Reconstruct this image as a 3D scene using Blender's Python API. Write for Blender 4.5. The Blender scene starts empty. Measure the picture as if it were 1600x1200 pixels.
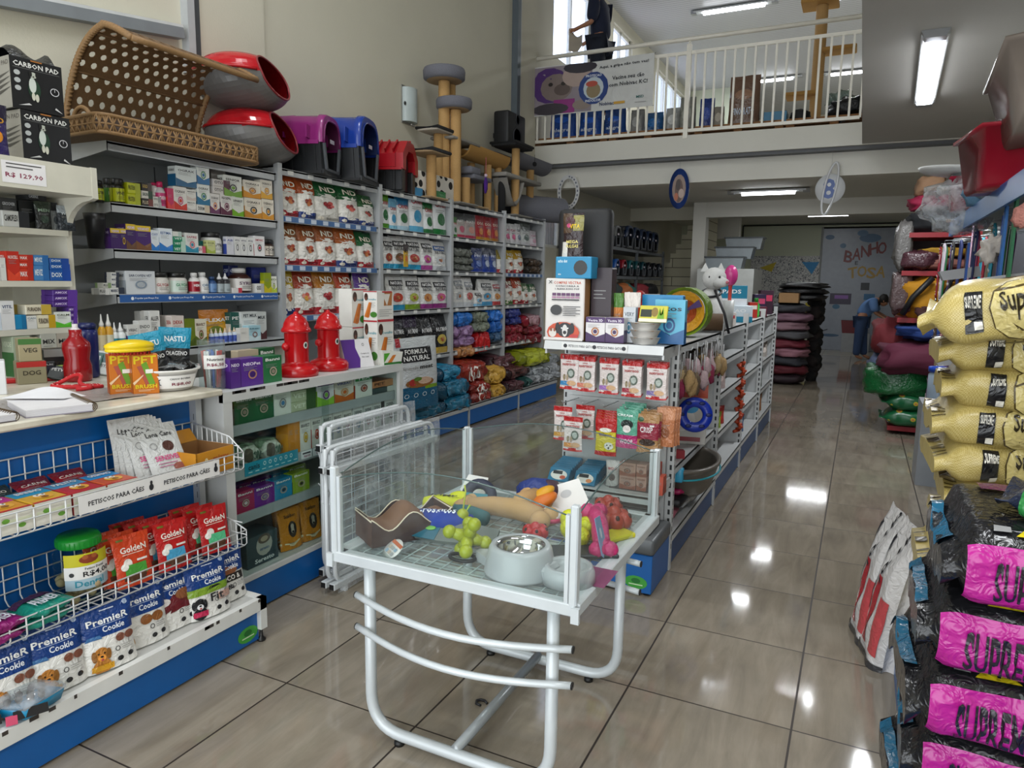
import bpy,bmesh,math,random
from mathutils import Vector,Matrix,noise
R_=math.radians
PI=math.pi
rnd=random.Random(7)
SC=bpy.context.scene
COL=SC.collection
# ------------------------------------------------------------------ camera
CAM_F,CAM_PITCH,CAM_YAW,CAM_ROLL,CAM_H=1109.68,0.144106,0.452145,0.015337,1.572
_cy,_sy=math.cos(CAM_YAW),math.sin(CAM_YAW)
CF=Vector((-_sy*math.cos(CAM_PITCH),_cy*math.cos(CAM_PITCH),-math.sin(CAM_PITCH)))
_R0=Vector((_cy,_sy,0));_U0=_R0.cross(CF)
CR=_R0*math.cos(CAM_ROLL)+_U0*math.sin(CAM_ROLL)
CU=-_R0*math.sin(CAM_ROLL)+_U0*math.cos(CAM_ROLL)
CO=Vector((0,0,CAM_H))
cd=bpy.data.cameras.new('camera');cam=bpy.data.objects.new('camera',cd);COL.objects.link(cam)
cd.sensor_width=36;cd.lens=36*CAM_F/1600;cd.clip_start=.05;cd.clip_end=200
cam.matrix_world=Matrix(((CR.x,CU.x,-CF.x,CO.x),(CR.y,CU.y,-CF.y,CO.y),(CR.z,CU.z,-CF.z,CO.z),(0,0,0,1)))
SC.camera=cam
def at(px,py,ax,v):
 """point of the plane axis=v that was measured at this place of the photograph"""
 d=CR*(px-800)/CAM_F+CU*(600-py)/CAM_F+CF
 i='xyz'.index(ax);t=(v-CO[i])/d[i]
 return CO+d*t
 # ------------------------------------------------------------------ world, daylight, exposure
w=bpy.data.worlds.new('sky');SC.world=w;w.use_nodes=True
bg=w.node_tree.nodes['Background'];bg.inputs[0].default_value=(.86,.93,1,1);bg.inputs[1].default_value=1.6
SC.view_settings.view_transform='Standard';SC.view_settings.look='None'
SC.view_settings.exposure=-0.12;SC.view_settings.gamma=1;SC.view_settings.use_curve_mapping=False
def area(name,loc,target,sx,sy,power,color=(1,1,1)):
 l=bpy.data.lights.new(name,'AREA');l.shape='RECTANGLE';l.size=sx;l.size_y=sy;l.energy=power;l.color=color
 o=bpy.data.objects.new(name,l);COL.objects.link(o);o.location=loc
 o.rotation_euler=(Vector(target)-Vector(loc)).to_track_quat('-Z','Y').to_euler()
 return o
 # daylight entering by the open shop front behind the camera, and by its upper windows
area('storefront_daylight',(-1.2,-2.3,1.5),(-1.6,4,1.3),5.4,2.7,150,(.93,.97,1))
area('upper_window_daylight',(-2.4,-2.3,4.6),(-2.6,6,3.2),3.6,2.2,90,(.93,.97,1))
# ------------------------------------------------------------------ materials
_mats={}
def srgb(h):
 h=h.lstrip('#')
 c=[int(h[i:i+2],16)/255 for i in(0,2,4)]
 return tuple(x/12.92 if x<=.04045 else((x+.055)/1.055)**2.4 for x in c)+(1,)
def M(hexc,rough=.5,metal=0.,kind='plain',**k):
 """procedural material: colour with a fine noise in tone and roughness; kinds film, cloth, glass, glow, carpet"""
 key=(hexc,rough,metal,kind,tuple(sorted(k.items())))
 if key in _mats:return _mats[key]
 m=bpy.data.materials.new('%s_%s'%(kind,hexc.strip('#')));m.use_nodes=True
 nt=m.node_tree;N=nt.nodes;L=nt.links;b=N['Principled BSDF']
 col=srgb(hexc)
 b.inputs['Base Color'].default_value=col;b.inputs['Roughness'].default_value=rough;b.inputs['Metallic'].default_value=metal
 if kind=='glow':
  b.inputs['Emission Color'].default_value=col;b.inputs['Emission Strength'].default_value=k.get('e',5)
  _mats[key]=m;return m
 if kind=='glass':
  b.inputs['Transmission Weight'].default_value=1;b.inputs['IOR'].default_value=1.45
  # thin sheet: mostly straight through, with a clear reflection
  N.remove(b);out=N['Material Output']
  tr=N.new('ShaderNodeBsdfTransparent');tr.inputs[0].default_value=col
  gl=N.new('ShaderNodeBsdfGlossy');gl.inputs['Roughness'].default_value=rough
  fr=N.new('ShaderNodeFresnel');fr.inputs[0].default_value=1.35
  ge=N.new('ShaderNodeNewGeometry');mu=N.new('ShaderNodeMath');mu.operation='MULTIPLY';iv=N.new('ShaderNodeMath');iv.operation='SUBTRACT';iv.inputs[0].default_value=1
  L.new(ge.outputs['Backfacing'],iv.inputs[1]);L.new(iv.outputs[0],mu.inputs[0]);L.new(fr.outputs[0],mu.inputs[1])
  mx=N.new('ShaderNodeMixShader');L.new(mu.outputs[0],mx.inputs[0]);L.new(tr.outputs[0],mx.inputs[1]);L.new(gl.outputs[0],mx.inputs[2])
  last=mx
  if k.get('haze'):
   df=N.new('ShaderNodeBsdfDiffuse');df.inputs[0].default_value=(.8,.82,.84,1)
   m2=N.new('ShaderNodeMixShader')
   nz=N.new('ShaderNodeTexNoise');nz.inputs['Scale'].default_value=14;nz.inputs['Detail'].default_value=5
   tc=N.new('ShaderNodeTexCoord');L.new(tc.outputs['Object'],nz.inputs['Vector'])
   mr=N.new('ShaderNodeMapRange');mr.inputs[1].default_value=.35;mr.inputs[2].default_value=.75
   mr.inputs[3].default_value=k['haze']*.3;mr.inputs[4].default_value=k['haze']*1.9
   L.new(nz.outputs['Fac'],mr.inputs[0]);L.new(mr.outputs[0],m2.inputs[0])
   L.new(mx.outputs[0],m2.inputs[1]);L.new(df.outputs[0],m2.inputs[2]);last=m2
  L.new(last.outputs[0],out.inputs[0]);_mats[key]=m;return m
 tc=N.new('ShaderNodeTexCoord');nz=N.new('ShaderNodeTexNoise');L.new(tc.outputs['Object'],nz.inputs['Vector'])
 sc={'plain':9,'film':16,'cloth':90,'carpet':160,'wall':3}.get(kind,9);nz.inputs['Scale'].default_value=k.get('scale',sc)
 nz.inputs['Detail'].default_value=4
 mix=N.new('ShaderNodeMix');mix.data_type='RGBA'
 amt=k.get('var',.12 if kind!='carpet' else.35)
 mix.inputs['A'].default_value=tuple(c*(1-amt)for c in col[:3])+(1,)
 mix.inputs['B'].default_value=tuple(min(1,c*(1+amt)+.002)for c in col[:3])+(1,)
 L.new(nz.outputs['Fac'],mix.inputs['Factor']);L.new(mix.outputs['Result'],b.inputs['Base Color'])
 if kind in('film','cloth','carpet','wall'):
  bp=N.new('ShaderNodeBump');bp.inputs['Strength'].default_value={'film':.85,'cloth':.5,'carpet':.9,'wall':.15}[kind]
  bp.inputs['Distance'].default_value={'film':.012,'cloth':.0015,'carpet':.006,'wall':.02}[kind]
  n2=nz
  if kind=='film':
   n2=N.new('ShaderNodeTexNoise');n2.inputs['Scale'].default_value=k.get('scale',26);n2.inputs['Detail'].default_value=2;n2.inputs['Distortion'].default_value=1.2
   L.new(tc.outputs['Object'],n2.inputs['Vector'])
  L.new(n2.outputs['Fac'],bp.inputs['Height']);L.new(bp.outputs[0],b.inputs['Normal'])
 _mats[key]=m;return m
def mat_nodes(name):
 m=bpy.data.materials.new(name);m.use_nodes=True
 return m,m.node_tree.nodes,m.node_tree.links,m.node_tree.nodes['Principled BSDF']
 # ------------------------------------------------------------------ mesh builder
_glyph={}
def glyphs(s,bold):
 key=(s,bold)
 if key in _glyph:return _glyph[key]
 c=bpy.data.curves.new('txt','FONT');c.body=s;c.size=1;c.resolution_u=2 if len(s)<9 else 1
 c.offset=.022 if bold else 0;c.space_character=1.02
 o=bpy.data.objects.new('txt',c);me=bpy.data.meshes.new_from_object(o)
 vs=[v.co.copy()for v in me.vertices];fs=[tuple(p.vertices)for p in me.polygons]
 bpy.data.objects.remove(o);bpy.data.curves.remove(c);bpy.data.meshes.remove(me)
 if vs:
  x0=min(v.x for v in vs);x1=max(v.x for v in vs);y0=min(v.y for v in vs);y1=max(v.y for v in vs)
  vs=[((v.x-x0)/(x1-x0)-.5,(v.y-y0)/max(.01,y1-y0)-.5)for v in vs]
 _glyph[key]=(vs,fs);return vs,fs
class B:
 def __init__(s):s.v=[];s.f=[];s.m=[];s.sm=[];s.mats=[]
 def mi(s,m):
  if isinstance(m,str):m=M(m)
  if m not in s.mats:s.mats.append(m)
  return s.mats.index(m)
 def add(s,vs,fs,m,smooth=False):
  o=len(s.v);s.v+=[tuple(v)for v in vs];i=s.mi(m)
  for f in fs:s.f.append(tuple(o+k for k in f));s.m.append(i);s.sm.append(smooth)
  return s
 def box(s,x0,x1,y0,y1,z0,z1,m):
  vs=[(x,y,z)for z in(z0,z1)for y in(y0,y1)for x in(x0,x1)]
  return s.add(vs,[(0,2,3,1),(4,5,7,6),(0,1,5,4),(2,6,7,3),(0,4,6,2),(1,3,7,5)],m)
 def bbox(s,x0,x1,y0,y1,z0,z1,m,b=.004):
  """box with chamfered edges"""
  bm=bmesh.new();bmesh.ops.create_cube(bm,size=1)
  for v in bm.verts:v.co=Vector(((x0+x1)/2+v.co.x*(x1-x0),(y0+y1)/2+v.co.y*(y1-y0),(z0+z1)/2+v.co.z*(z1-z0)))
  b=min(b,.45*min(x1-x0,y1-y0,z1-z0))
  bmesh.ops.bevel(bm,geom=bm.edges[:],offset=b,segments=2 if b>.01 else 1,affect='EDGES',profile=.5)
  s.bm(bm,m,b>.01);return s
 def bm(s,bm,m,smooth=False,mx=None):
  bm.verts.index_update()
  s.add([(mx@v.co)if mx else v.co for v in bm.verts],[tuple(v.index for v in f.verts)for f in bm.faces],m,smooth);bm.free();return s
 def obox(s,mx,sx,sy,sz,m):
  vs=[mx@Vector((x*sx/2,y*sy/2,z*sz/2))for z in(-1,1)for y in(-1,1)for x in(-1,1)]
  return s.add(vs,[(0,2,3,1),(4,5,7,6),(0,1,5,4),(2,6,7,3),(0,4,6,2),(1,3,7,5)],m)
 def bar(s,a,b,wd,ht,m,up=(0,0,1)):
  """rectangular bar from a to b"""
  a=Vector(a);b=Vector(b);d=b-a;L=d.length;d.normalize();up=Vector(up)
  if abs(d.dot(up))>.98:up=Vector((0,1,0))
  sx=d.cross(up).normalized();u=sx.cross(d)
  mx=Matrix(((d.x,sx.x,u.x,(a.x+b.x)/2),(d.y,sx.y,u.y,(a.y+b.y)/2),(d.z,sx.z,u.z,(a.z+b.z)/2),(0,0,0,1)))
  return s.obox(mx,L,wd,ht,m)
 def tube(s,pts,r,m,n=8,cap=True,closed=False,rs=None):
  pts=[Vector(p)for p in pts];k=len(pts);rings=[];prev=None
  for i,p in enumerate(pts):
   if closed:d=pts[(i+1)%k]-pts[i-1]
   else:d=pts[min(i+1,k-1)]-pts[max(i-1,0)]
   d.normalize()
   if prev is None:
    a=Vector((0,0,1))if abs(d.z)<.9 else Vector((1,0,0));u=d.cross(a).normalized()
   else:
    u=prev-d*prev.dot(d);u.normalize()
   prev=u;v=d.cross(u);rr=rs[i]if rs else r
   rings.append([p+(u*math.cos(2*PI*j/n)+v*math.sin(2*PI*j/n))*rr for j in range(n)])
  vs=[q for rg in rings for q in rg];fs=[]
  for i in range(k if closed else k-1):
   a=i*n;b=((i+1)%k)*n
   for j in range(n):fs.append((a+j,a+(j+1)%n,b+(j+1)%n,b+j))
  if cap and not closed:fs.append(tuple(range(n-1,-1,-1)));fs.append(tuple((k-1)*n+j for j in range(n)))
  return s.add(vs,fs,m,True)
 def lathe(s,prof,m,n=20,c=(0,0,0),sx=1,sy=1,cap=True):
  """prof [(r, z)] turned round Z; m may be a list, one per band"""
  vs=[];c=Vector(c)
  for r,z in prof:
   for j in range(n):vs.append((c.x+r*sx*math.cos(2*PI*j/n),c.y+r*sy*math.sin(2*PI*j/n),c.z+z))
  for i in range(len(prof)-1):
   o=len(s.v)if i==0 else o
   if i==0:s.v+=vs
   mm=m[min(i,len(m)-1)]if isinstance(m,(list,tuple))else m
   mi=s.mi(mm)
   for j in range(n):
    s.f.append((o+i*n+j,o+i*n+(j+1)%n,o+(i+1)*n+(j+1)%n,o+(i+1)*n+j));s.m.append(mi);s.sm.append(True)
  if cap:
   ml=m if isinstance(m,(list,tuple))else[m]
   if prof[0][0]>1e-4:s.f.append(tuple(o+j for j in range(n-1,-1,-1)));s.m.append(s.mi(ml[0]));s.sm.append(False)
   if prof[-1][0]>1e-4:
    q=o+(len(prof)-1)*n;s.f.append(tuple(q+j for j in range(n)));s.m.append(s.mi(ml[-1]));s.sm.append(False)
  return s
 def grid(s,fn,nu,nv,m,smooth=True,cu=False,flip=False):
  vs=[fn(i/nu,j/nv)for j in range(nv+1)for i in range(nu+(0 if cu else 1))];W=nu if cu else nu+1;fs=[]
  for j in range(nv):
   for i in range(nu):
    a,b=j*W+i,j*W+((i+1)%W if cu else i+1);q=(a,b,b+W,a+W);fs.append(q[::-1]if flip else q)
  return s.add(vs,fs,m,smooth)
 def ball(s,c,rx,ry,rz,m,nu=16,nv=10,bump=0,seed=0):
  c=Vector(c)
  def fn(u,v):
   th=2*PI*u;ph=PI*(v-.5);d=Vector((math.cos(ph)*math.cos(th),math.cos(ph)*math.sin(th),math.sin(ph)))
   k=1+(bump*noise.noise(d*2.2+Vector((seed,seed*.7,0)))if bump else 0)
   return c+Vector((d.x*rx,d.y*ry,d.z*rz))*k
  return s.grid(fn,nu,nv,m,True,cu=True)
 def prism(s,poly,z0,z1,m,axis='z',off=(0,0,0)):
  """polygon (a, b) extruded along the axis"""
  o=Vector(off)
  def P(a,b,c):return Vector({'z':(a,b,c),'y':(a,c,b),'x':(c,a,b)}[axis])+o
  n=len(poly);vs=[P(a,b,z0)for a,b in poly]+[P(a,b,z1)for a,b in poly]
  fs=[tuple(range(n-1,-1,-1)),tuple(range(n,2*n))]+[(i,(i+1)%n,n+(i+1)%n,n+i)for i in range(n)]
  return s.add(vs,fs,m)
  # ---- artwork laid on a surface S(u, v)
 def art(s,S,ops,rough=.4,kind='plain',base=.0006,step=.0004,du=1e-3,toff=0,dens=10):
  for q,op in enumerate(ops):
   off=base+step*q+(toff if op[0]=='t' else 0);k=op[0]
   def P(u,v,off=off):
    u=min(1,max(0,u));v=min(1,max(0,v))
    p=S(u,v);a=S(min(1,u+du),v)-S(max(0,u-du),v);b=S(u,min(1,v+du))-S(u,max(0,v-du))
    nrm=a.cross(b)
    return p+(nrm.normalized()if nrm.length>1e-12 else Vector((0,-1,0)))*off
   mm=M(op[-1],rough,0,kind)if isinstance(op[-1],str)else op[-1]
   if k=='r':
    _,u0,v0,u1,v1,_c=op;nu=max(2,int((u1-u0)*dens));nv=max(1,int((v1-v0)*dens*.8+.5))
    s.grid(lambda a,b:P(u0+(u1-u0)*a,v0+(v1-v0)*b),nu,nv,mm)
   elif k=='e':
    _,uc,vc,ru,rv,_c=op;n=14
    vs=[P(uc,vc)]+[P(uc+ru*t*math.cos(2*PI*j/n),vc+rv*t*math.sin(2*PI*j/n))for t in(.55,1)for j in range(n)]
    fs=[(0,1+j,1+(j+1)%n)for j in range(n)]+[(1+j,1+n+j,1+n+(j+1)%n,1+(j+1)%n)for j in range(n)]
    s.add(vs,fs,mm,True)
   elif k=='o':  # ring
    _,uc,vc,ru,rv,th,_c=op;n=18
    vs=[P(uc+ru*t*math.cos(2*PI*j/n),vc+rv*t*math.sin(2*PI*j/n))for t in(1-th,1)for j in range(n)]
    s.add(vs,[(j,n+j,n+(j+1)%n,(j+1)%n)for j in range(n)],mm,True)
   elif k=='p':
    pts=op[1];n=len(pts);cu=sum(p[0]for p in pts)/n;cv=sum(p[1]for p in pts)/n
    vs=[P(cu,cv)]+[P(cu+(a-cu)*t,cv+(b-cv)*t)for t in(.5,1)for a,b in pts]
    fs=[(0,1+j,1+(j+1)%n)for j in range(n)]+[(1+j,1+n+j,1+n+(j+1)%n,1+(j+1)%n)for j in range(n)]
    s.add(vs,fs,mm,True)
   elif k=='t':  # ('t', u, v, width_u, height_v, text[, angle], colour)
    _,uc,vc,wu,hv,txt=op[:6];an=R_(op[6])if len(op)>7 else 0;asp=op[7]if len(op)>8 else 1
    vs,fs=glyphs(txt,True);ca,sa=math.cos(an),math.sin(an)
    s.add([P(uc+(x*wu*ca-y*hv*sa*asp),vc+(x*wu*sa/asp+y*hv*ca))for x,y in vs],fs,mm)
  return s
 def build(s,name,parent=None,loc=(0,0,0),rot=(0,0,0)):
  o=bpy.data.objects.new(name,s.mesh(name));COL.objects.link(o)
  o.location=loc;o.rotation_euler=rot
  if parent:o.parent=parent
  return o
 def mesh(s,name):
  me=bpy.data.meshes.new(name);me.from_pydata([tuple(v)for v in s.v],[],s.f)
  for m in s.mats:me.materials.append(m)
  me.polygons.foreach_set('material_index',s.m);me.polygons.foreach_set('use_smooth',s.sm)
  me.update();return me
_labels={}
def tag(o,label,cat,group=None,kind=None):
 if label in _labels:print('DUPLABEL',label)
 _labels[label]=1
 n=len(label.split())
 if n<4 or n>16:print('LABELLEN',n,label)
 o['label']=label;o['category']=cat
 if group:o['group']=group
 if kind:o['kind']=kind
 return o
def empty(name,loc,rz=0,rx=0,ry=0):
 o=bpy.data.objects.new(name,None);COL.objects.link(o);o.location=loc;o.rotation_euler=(rx,ry,rz);o.empty_display_size=.05
 return o
def struct(o):o['kind']='structure';return o
def copy_tree(o,parent=None):
 c=o.copy();COL.objects.link(c);c.parent=parent
 for ch in list(o.children):copy_tree(ch,c)
 return c
ORD=['first','second','third','fourth','fifth','sixth','seventh','eighth','ninth','tenth','eleventh','twelfth','thirteenth','fourteenth']
def arc(c,r,a0,a1,n,ax='xz'):
 out=[]
 for i in range(n+1):
  a=R_(a0+(a1-a0)*i/n);p=[c[0],c[1],c[2]];p['xyz'.index(ax[0])]+=r*math.cos(a);p['xyz'.index(ax[1])]+=r*math.sin(a);out.append(tuple(p))
 return out
def fillet(pts,r,n=5):
 """rounded polyline"""
 pts=[Vector(p)for p in pts];out=[pts[0]]
 for i in range(1,len(pts)-1):
  a=(pts[i-1]-pts[i]);b=(pts[i+1]-pts[i]);q=min(r,a.length*.49,b.length*.49);A=pts[i]+a.normalized()*q;C=pts[i]+b.normalized()*q
  for k in range(n+1):
   t=k/n;out.append(A*(1-t)**2+pts[i]*2*t*(1-t)+C*t*t)
 out.append(pts[-1]);return out
 # ================================================================== THE SETTING
WX,EX=-4.45,1.75  # left and right walls
def wall_material(hexc,name='wall_paint'):
 m,N,L,b=mat_nodes(name)
 tc=N.new('ShaderNodeTexCoord')
 n1=N.new('ShaderNodeTexNoise');n1.inputs['Scale'].default_value=1.3;n1.inputs['Detail'].default_value=6;L.new(tc.outputs['Object'],n1.inputs['Vector'])
 n2=N.new('ShaderNodeTexNoise');n2.inputs['Scale'].default_value=60;n2.inputs['Detail'].default_value=3;L.new(tc.outputs['Object'],n2.inputs['Vector'])
 mx=N.new('ShaderNodeMix');mx.data_type='RGBA';c=srgb(hexc)
 mx.inputs['A'].default_value=tuple(x*.9 for x in c[:3])+(1,);mx.inputs['B'].default_value=tuple(min(1,x*1.07)for x in c[:3])+(1,)
 L.new(n1.outputs['Fac'],mx.inputs['Factor']);L.new(mx.outputs['Result'],b.inputs['Base Color']);b.inputs['Roughness'].default_value=.75
 bp=N.new('ShaderNodeBump');bp.inputs['Strength'].default_value=.25;bp.inputs['Distance'].default_value=.004
 L.new(n2.outputs['Fac'],bp.inputs['Height']);L.new(bp.outputs[0],b.inputs['Normal'])
 return m
WALL=wall_material('#c9c5b4');WALLG=wall_material('#c3c8b2','back_wall_paint');WHITEP=wall_material('#d3d1c8','white_paint')
SOFF=wall_material('#a8a59f','soffit_paint')
def floor_material():
 m,N,L,b=mat_nodes('polished_porcelain_tile')
 tc=N.new('ShaderNodeTexCoord');sp=N.new('ShaderNodeSeparateXYZ');L.new(tc.outputs['Object'],sp.inputs[0])
 def mth(op,a,b_=None,c=None):
  n=N.new('ShaderNodeMath');n.operation=op
  for i,q in enumerate((a,b_,c)):
   if q is None:continue
   if isinstance(q,(int,float)):n.inputs[i].default_value=q
   else:L.new(q,n.inputs[i])
  return n.outputs[0]
 tx=mth('DIVIDE',mth('ADD',sp.outputs[0],1.9065+6),.6);ty=mth('DIVIDE',mth('ADD',sp.outputs[1],-2.5453+12),.6)
 fx=mth('FRACT',tx);fy=mth('FRACT',ty)
 g=.0065
 ex=mth('LESS_THAN',mth('MINIMUM',fx,mth('SUBTRACT',1,fx)),g);ey=mth('LESS_THAN',mth('MINIMUM',fy,mth('SUBTRACT',1,fy)),g*.8)
 gr=mth('MAXIMUM',ex,ey)
 cmb=N.new('ShaderNodeCombineXYZ');L.new(mth('FLOOR',tx),cmb.inputs[0]);L.new(mth('FLOOR',ty),cmb.inputs[1])
 wn=N.new('ShaderNodeTexWhiteNoise');wn.noise_dimensions='3D';L.new(cmb.outputs[0],wn.inputs['Vector'])
 vadd=N.new('ShaderNodeVectorMath');vadd.operation='MULTIPLY_ADD';L.new(wn.outputs['Color'],vadd.inputs[0]);vadd.inputs[1].default_value=(9,9,9);L.new(tc.outputs['Object'],vadd.inputs[2])
 mp=N.new('ShaderNodeMapping');mp.inputs['Scale'].default_value=(7,1.1,1);mp.inputs['Rotation'].default_value=(0,0,R_(7));L.new(vadd.outputs[0],mp.inputs[0])
 nz=N.new('ShaderNodeTexNoise');nz.inputs['Scale'].default_value=1.6;nz.inputs['Detail'].default_value=9;nz.inputs['Roughness'].default_value=.62;nz.inputs['Distortion'].default_value=.6;L.new(mp.outputs[0],nz.inputs['Vector'])
 cr=N.new('ShaderNodeValToRGB');L.new(nz.outputs['Fac'],cr.inputs[0]);e=cr.color_ramp.elements
 e[0].position=.3;e[0].color=srgb('#80776a');e[1].position=.7;e[1].color=srgb('#9b9182');q=cr.color_ramp.elements.new(.5);q.color=srgb('#8f8576')
 n3=N.new('ShaderNodeTexNoise');n3.inputs['Scale'].default_value=2.2;n3.inputs['Detail'].default_value=8;L.new(vadd.outputs[0],n3.inputs['Vector'])
 mx0=N.new('ShaderNodeMix');mx0.data_type='RGBA';mx0.blend_type='MULTIPLY';mx0.inputs['Factor'].default_value=.35;L.new(cr.outputs[0],mx0.inputs['A'])
 c3=N.new('ShaderNodeValToRGB');L.new(n3.outputs['Fac'],c3.inputs[0]);c3.color_ramp.elements[0].color=(.45,.44,.42,1);c3.color_ramp.elements[0].position=.35;c3.color_ramp.elements[1].position=.62;L.new(c3.outputs[0],mx0.inputs['B'])
 mx=N.new('ShaderNodeMix');mx.data_type='RGBA';L.new(gr,mx.inputs['Factor']);L.new(mx0.outputs['Result'],mx.inputs['A']);mx.inputs['B'].default_value=srgb('#2a2018')
 L.new(mx.outputs['Result'],b.inputs['Base Color'])
 ro=N.new('ShaderNodeMapRange');L.new(n3.outputs['Fac'],ro.inputs[0]);ro.inputs[3].default_value=.035;ro.inputs[4].default_value=.10
 rr=mth('ADD',ro.outputs[0],mth('MULTIPLY',gr,.5));L.new(rr,b.inputs['Roughness'])
 b.inputs['Specular IOR Level'].default_value=.5
 n4=N.new('ShaderNodeTexNoise');n4.inputs['Scale'].default_value=9;n4.inputs['Detail'].default_value=2;L.new(tc.outputs['Object'],n4.inputs['Vector'])
 bp=N.new('ShaderNodeBump');bp.inputs['Strength'].default_value=.03;bp.inputs['Distance'].default_value=.003;L.new(n4.outputs['Fac'],bp.inputs['Height']);L.new(bp.outputs[0],b.inputs['Normal'])
 return m
b=B();b.box(-4.6,1.9,-3,24,-.1,0,floor_material());struct(b.build('floor'))
def wall_x(name,x,y0,y1,z0,z1,holes,m,th=.15,sgn=-1):
 """wall in the plane x, thickness going outward, with rectangular openings (y0, y1, z0, z1)"""
 b=B();ys=sorted({y0,y1,*[h[0]for h in holes],*[h[1]for h in holes]})
 xa,xb=sorted((x,x+sgn*th))
 for a,c in zip(ys,ys[1:]):
  hs=sorted([h for h in holes if h[0]<=a and h[1]>=c],key=lambda h:h[2]);z=z0
  for h in hs:b.box(xa,xb,a,c,z,h[2],m);z=h[3]
  b.box(xa,xb,a,c,z,z1,m)
 return struct(b.build(name))
UPW=[(10.4,12.1,4.95,6.3),(13.2,14.4,4.95,6.3),(16.2,19.0,5.35,6.3)]
LOW=[(10.25,11.6,2.1,2.86),(12.0,13.6,2.3,2.84)]
wall_x('wall_left',WX,-3,24,0,6.6,UPW+LOW,WALL)
wall_x('wall_right',EX,-3,24,0,6.6,[],WALL,sgn=1)
wall_x('wall_upper_right',-.125,-3,9.7,3.325,6.6,[],WALL,th=.1,sgn=1)
b=B();b.box(-4.6,-2.9,19.4,19.55,0,6.6,WALLG);b.box(-2.9,-.98,19.4,19.55,0,3.3,WALLG);b.box(.75,1.9,19.4,19.55,0,3.3,WALLG);b.box(-.98,.75,19.4,19.55,3.0,3.3,WALLG)
struct(b.build('wall_back'))
b=B();b.box(-4.6,1.9,23.4,23.55,0,6.6,WALL);struct(b.build('wall_far'))
b=B();b.box(-4.6,-4.1,-3.15,-3,0,6.6,WALL);b.box(1.5,1.9,-3.15,-3,0,6.6,WALL);b.box(-4.6,1.9,-3.15,-3,3.1,3.5,WALL);b.box(-4.6,1.9,-3.15,-3,5.9,6.6,WALL)
struct(b.build('wall_front'))
# pilaster strips on the left wall
b=B();b.box(WX,WX+.03,3.87,4.5,0,6.6,WALL);struct(b.build('trim_1'))
b=B();b.box(WX,WX+.05,9.15,9.7,0,6.6,WALL);struct(b.build('trim_2'))
# high ceiling, metal sheet with fine ribs
m,N,L,bs=mat_nodes('ribbed_ceiling_sheet');tc=N.new('ShaderNodeTexCoord');wv=N.new('ShaderNodeTexWave');wv.bands_direction='Y';wv.inputs['Scale'].default_value=3.4;L.new(tc.outputs['Object'],wv.inputs['Vector'])
rp=N.new('ShaderNodeValToRGB');L.new(wv.outputs['Fac'],rp.inputs[0]);rp.color_ramp.elements[0].color=srgb('#8d8d90');rp.color_ramp.elements[0].position=.05;rp.color_ramp.elements[1].color=srgb('#b2b2b4');rp.color_ramp.elements[1].position=.2
L.new(rp.outputs[0],bs.inputs['Base Color']);bs.inputs['Roughness'].default_value=.45
b=B();b.box(-4.6,1.9,-3,23.5,6.52,6.6,m);struct(b.build('ceiling'))
b=B();b.box(-.13,EX,-3,9.7,3.25,3.32,SOFF);struct(b.build('ceiling_low'))
# mezzanine slab with its front beam, the beam below and the beams behind
b=B();b.box(WX,EX,9.7,23.4,3.24,3.5,WHITEP);struct(b.build('floor_mezzanine'))
b=B();b.box(WX,EX,9.9,10.1,2.92,3.24,WHITEP);struct(b.build('trim_3'))
b=B();b.box(WX,EX,10.1,19.4,3.1,3.2,WHITEP);struct(b.build('ceiling_under_mezzanine'))
b=B();b.box(-2.76,EX,14.02,14.25,2.82,3.1,WHITEP);struct(b.build('trim_4'))
b=B();b.box(WX,-3.0,14.7,14.9,2.84,3.099,WALL);struct(b.build('trim_5'))
b=B();b.box(-3.0,-2.76,14,14.3,0,3.099,WHITEP);struct(b.build('pillar'))
b=B();b.box(-3.5,-2.6,17,17.3,2.6,3.1,WHITEP);struct(b.build('trim_6'))
# dark grey strip in the recess under the mezzanine edge, and steel channels on the left wall
GREYS=M('#7f8488',.4,.3)
b=B();b.box(WX,EX,9.75,9.9,3.2,3.24,M('#5b5d60',.6));struct(b.build('trim_7'))
def thing_tag(b,name,label,cat,group=None,loc=(0,0,0),rot=(0,0,0),kind=None):
 return tag(b.build(name,None,loc,rot),label,cat,group,kind)
b=B();b.box(WX,WX+.07,3.74,3.80,3.0,6.5,M('#b9bdc0',.4,.2));b.box(WX,WX+.05,3.80,3.86,3.0,6.5,M('#4c5054',.5,.3));thing_tag(b,'cable_duct','vertical grey cable duct on the wall behind the wicker basket','cable duct')
b=B();b.bar((WX+.04,.2,2.72),(WX+.04,3.70,3.245),.07,.07,M('#8c9298',.4,.3));b.bar((WX+.045,.2,2.76),(WX+.045,3.70,3.285),.05,.03,M('#d7dadb',.4,.2));thing_tag(b,'cable_duct','sloping grey cable duct high on wall above the carbon pads','cable duct')
b=B();b.box(WX,WX+.09,9.0,9.09,3.6,6.5,M('#5d666d',.5,.3));b.box(WX,WX+.07,9.09,9.15,3.6,6.5,M('#c3c5c2',.5));thing_tag(b,'cable_duct','tall dark grey duct above the black loudspeaker near the mezzanine','cable duct')
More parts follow.
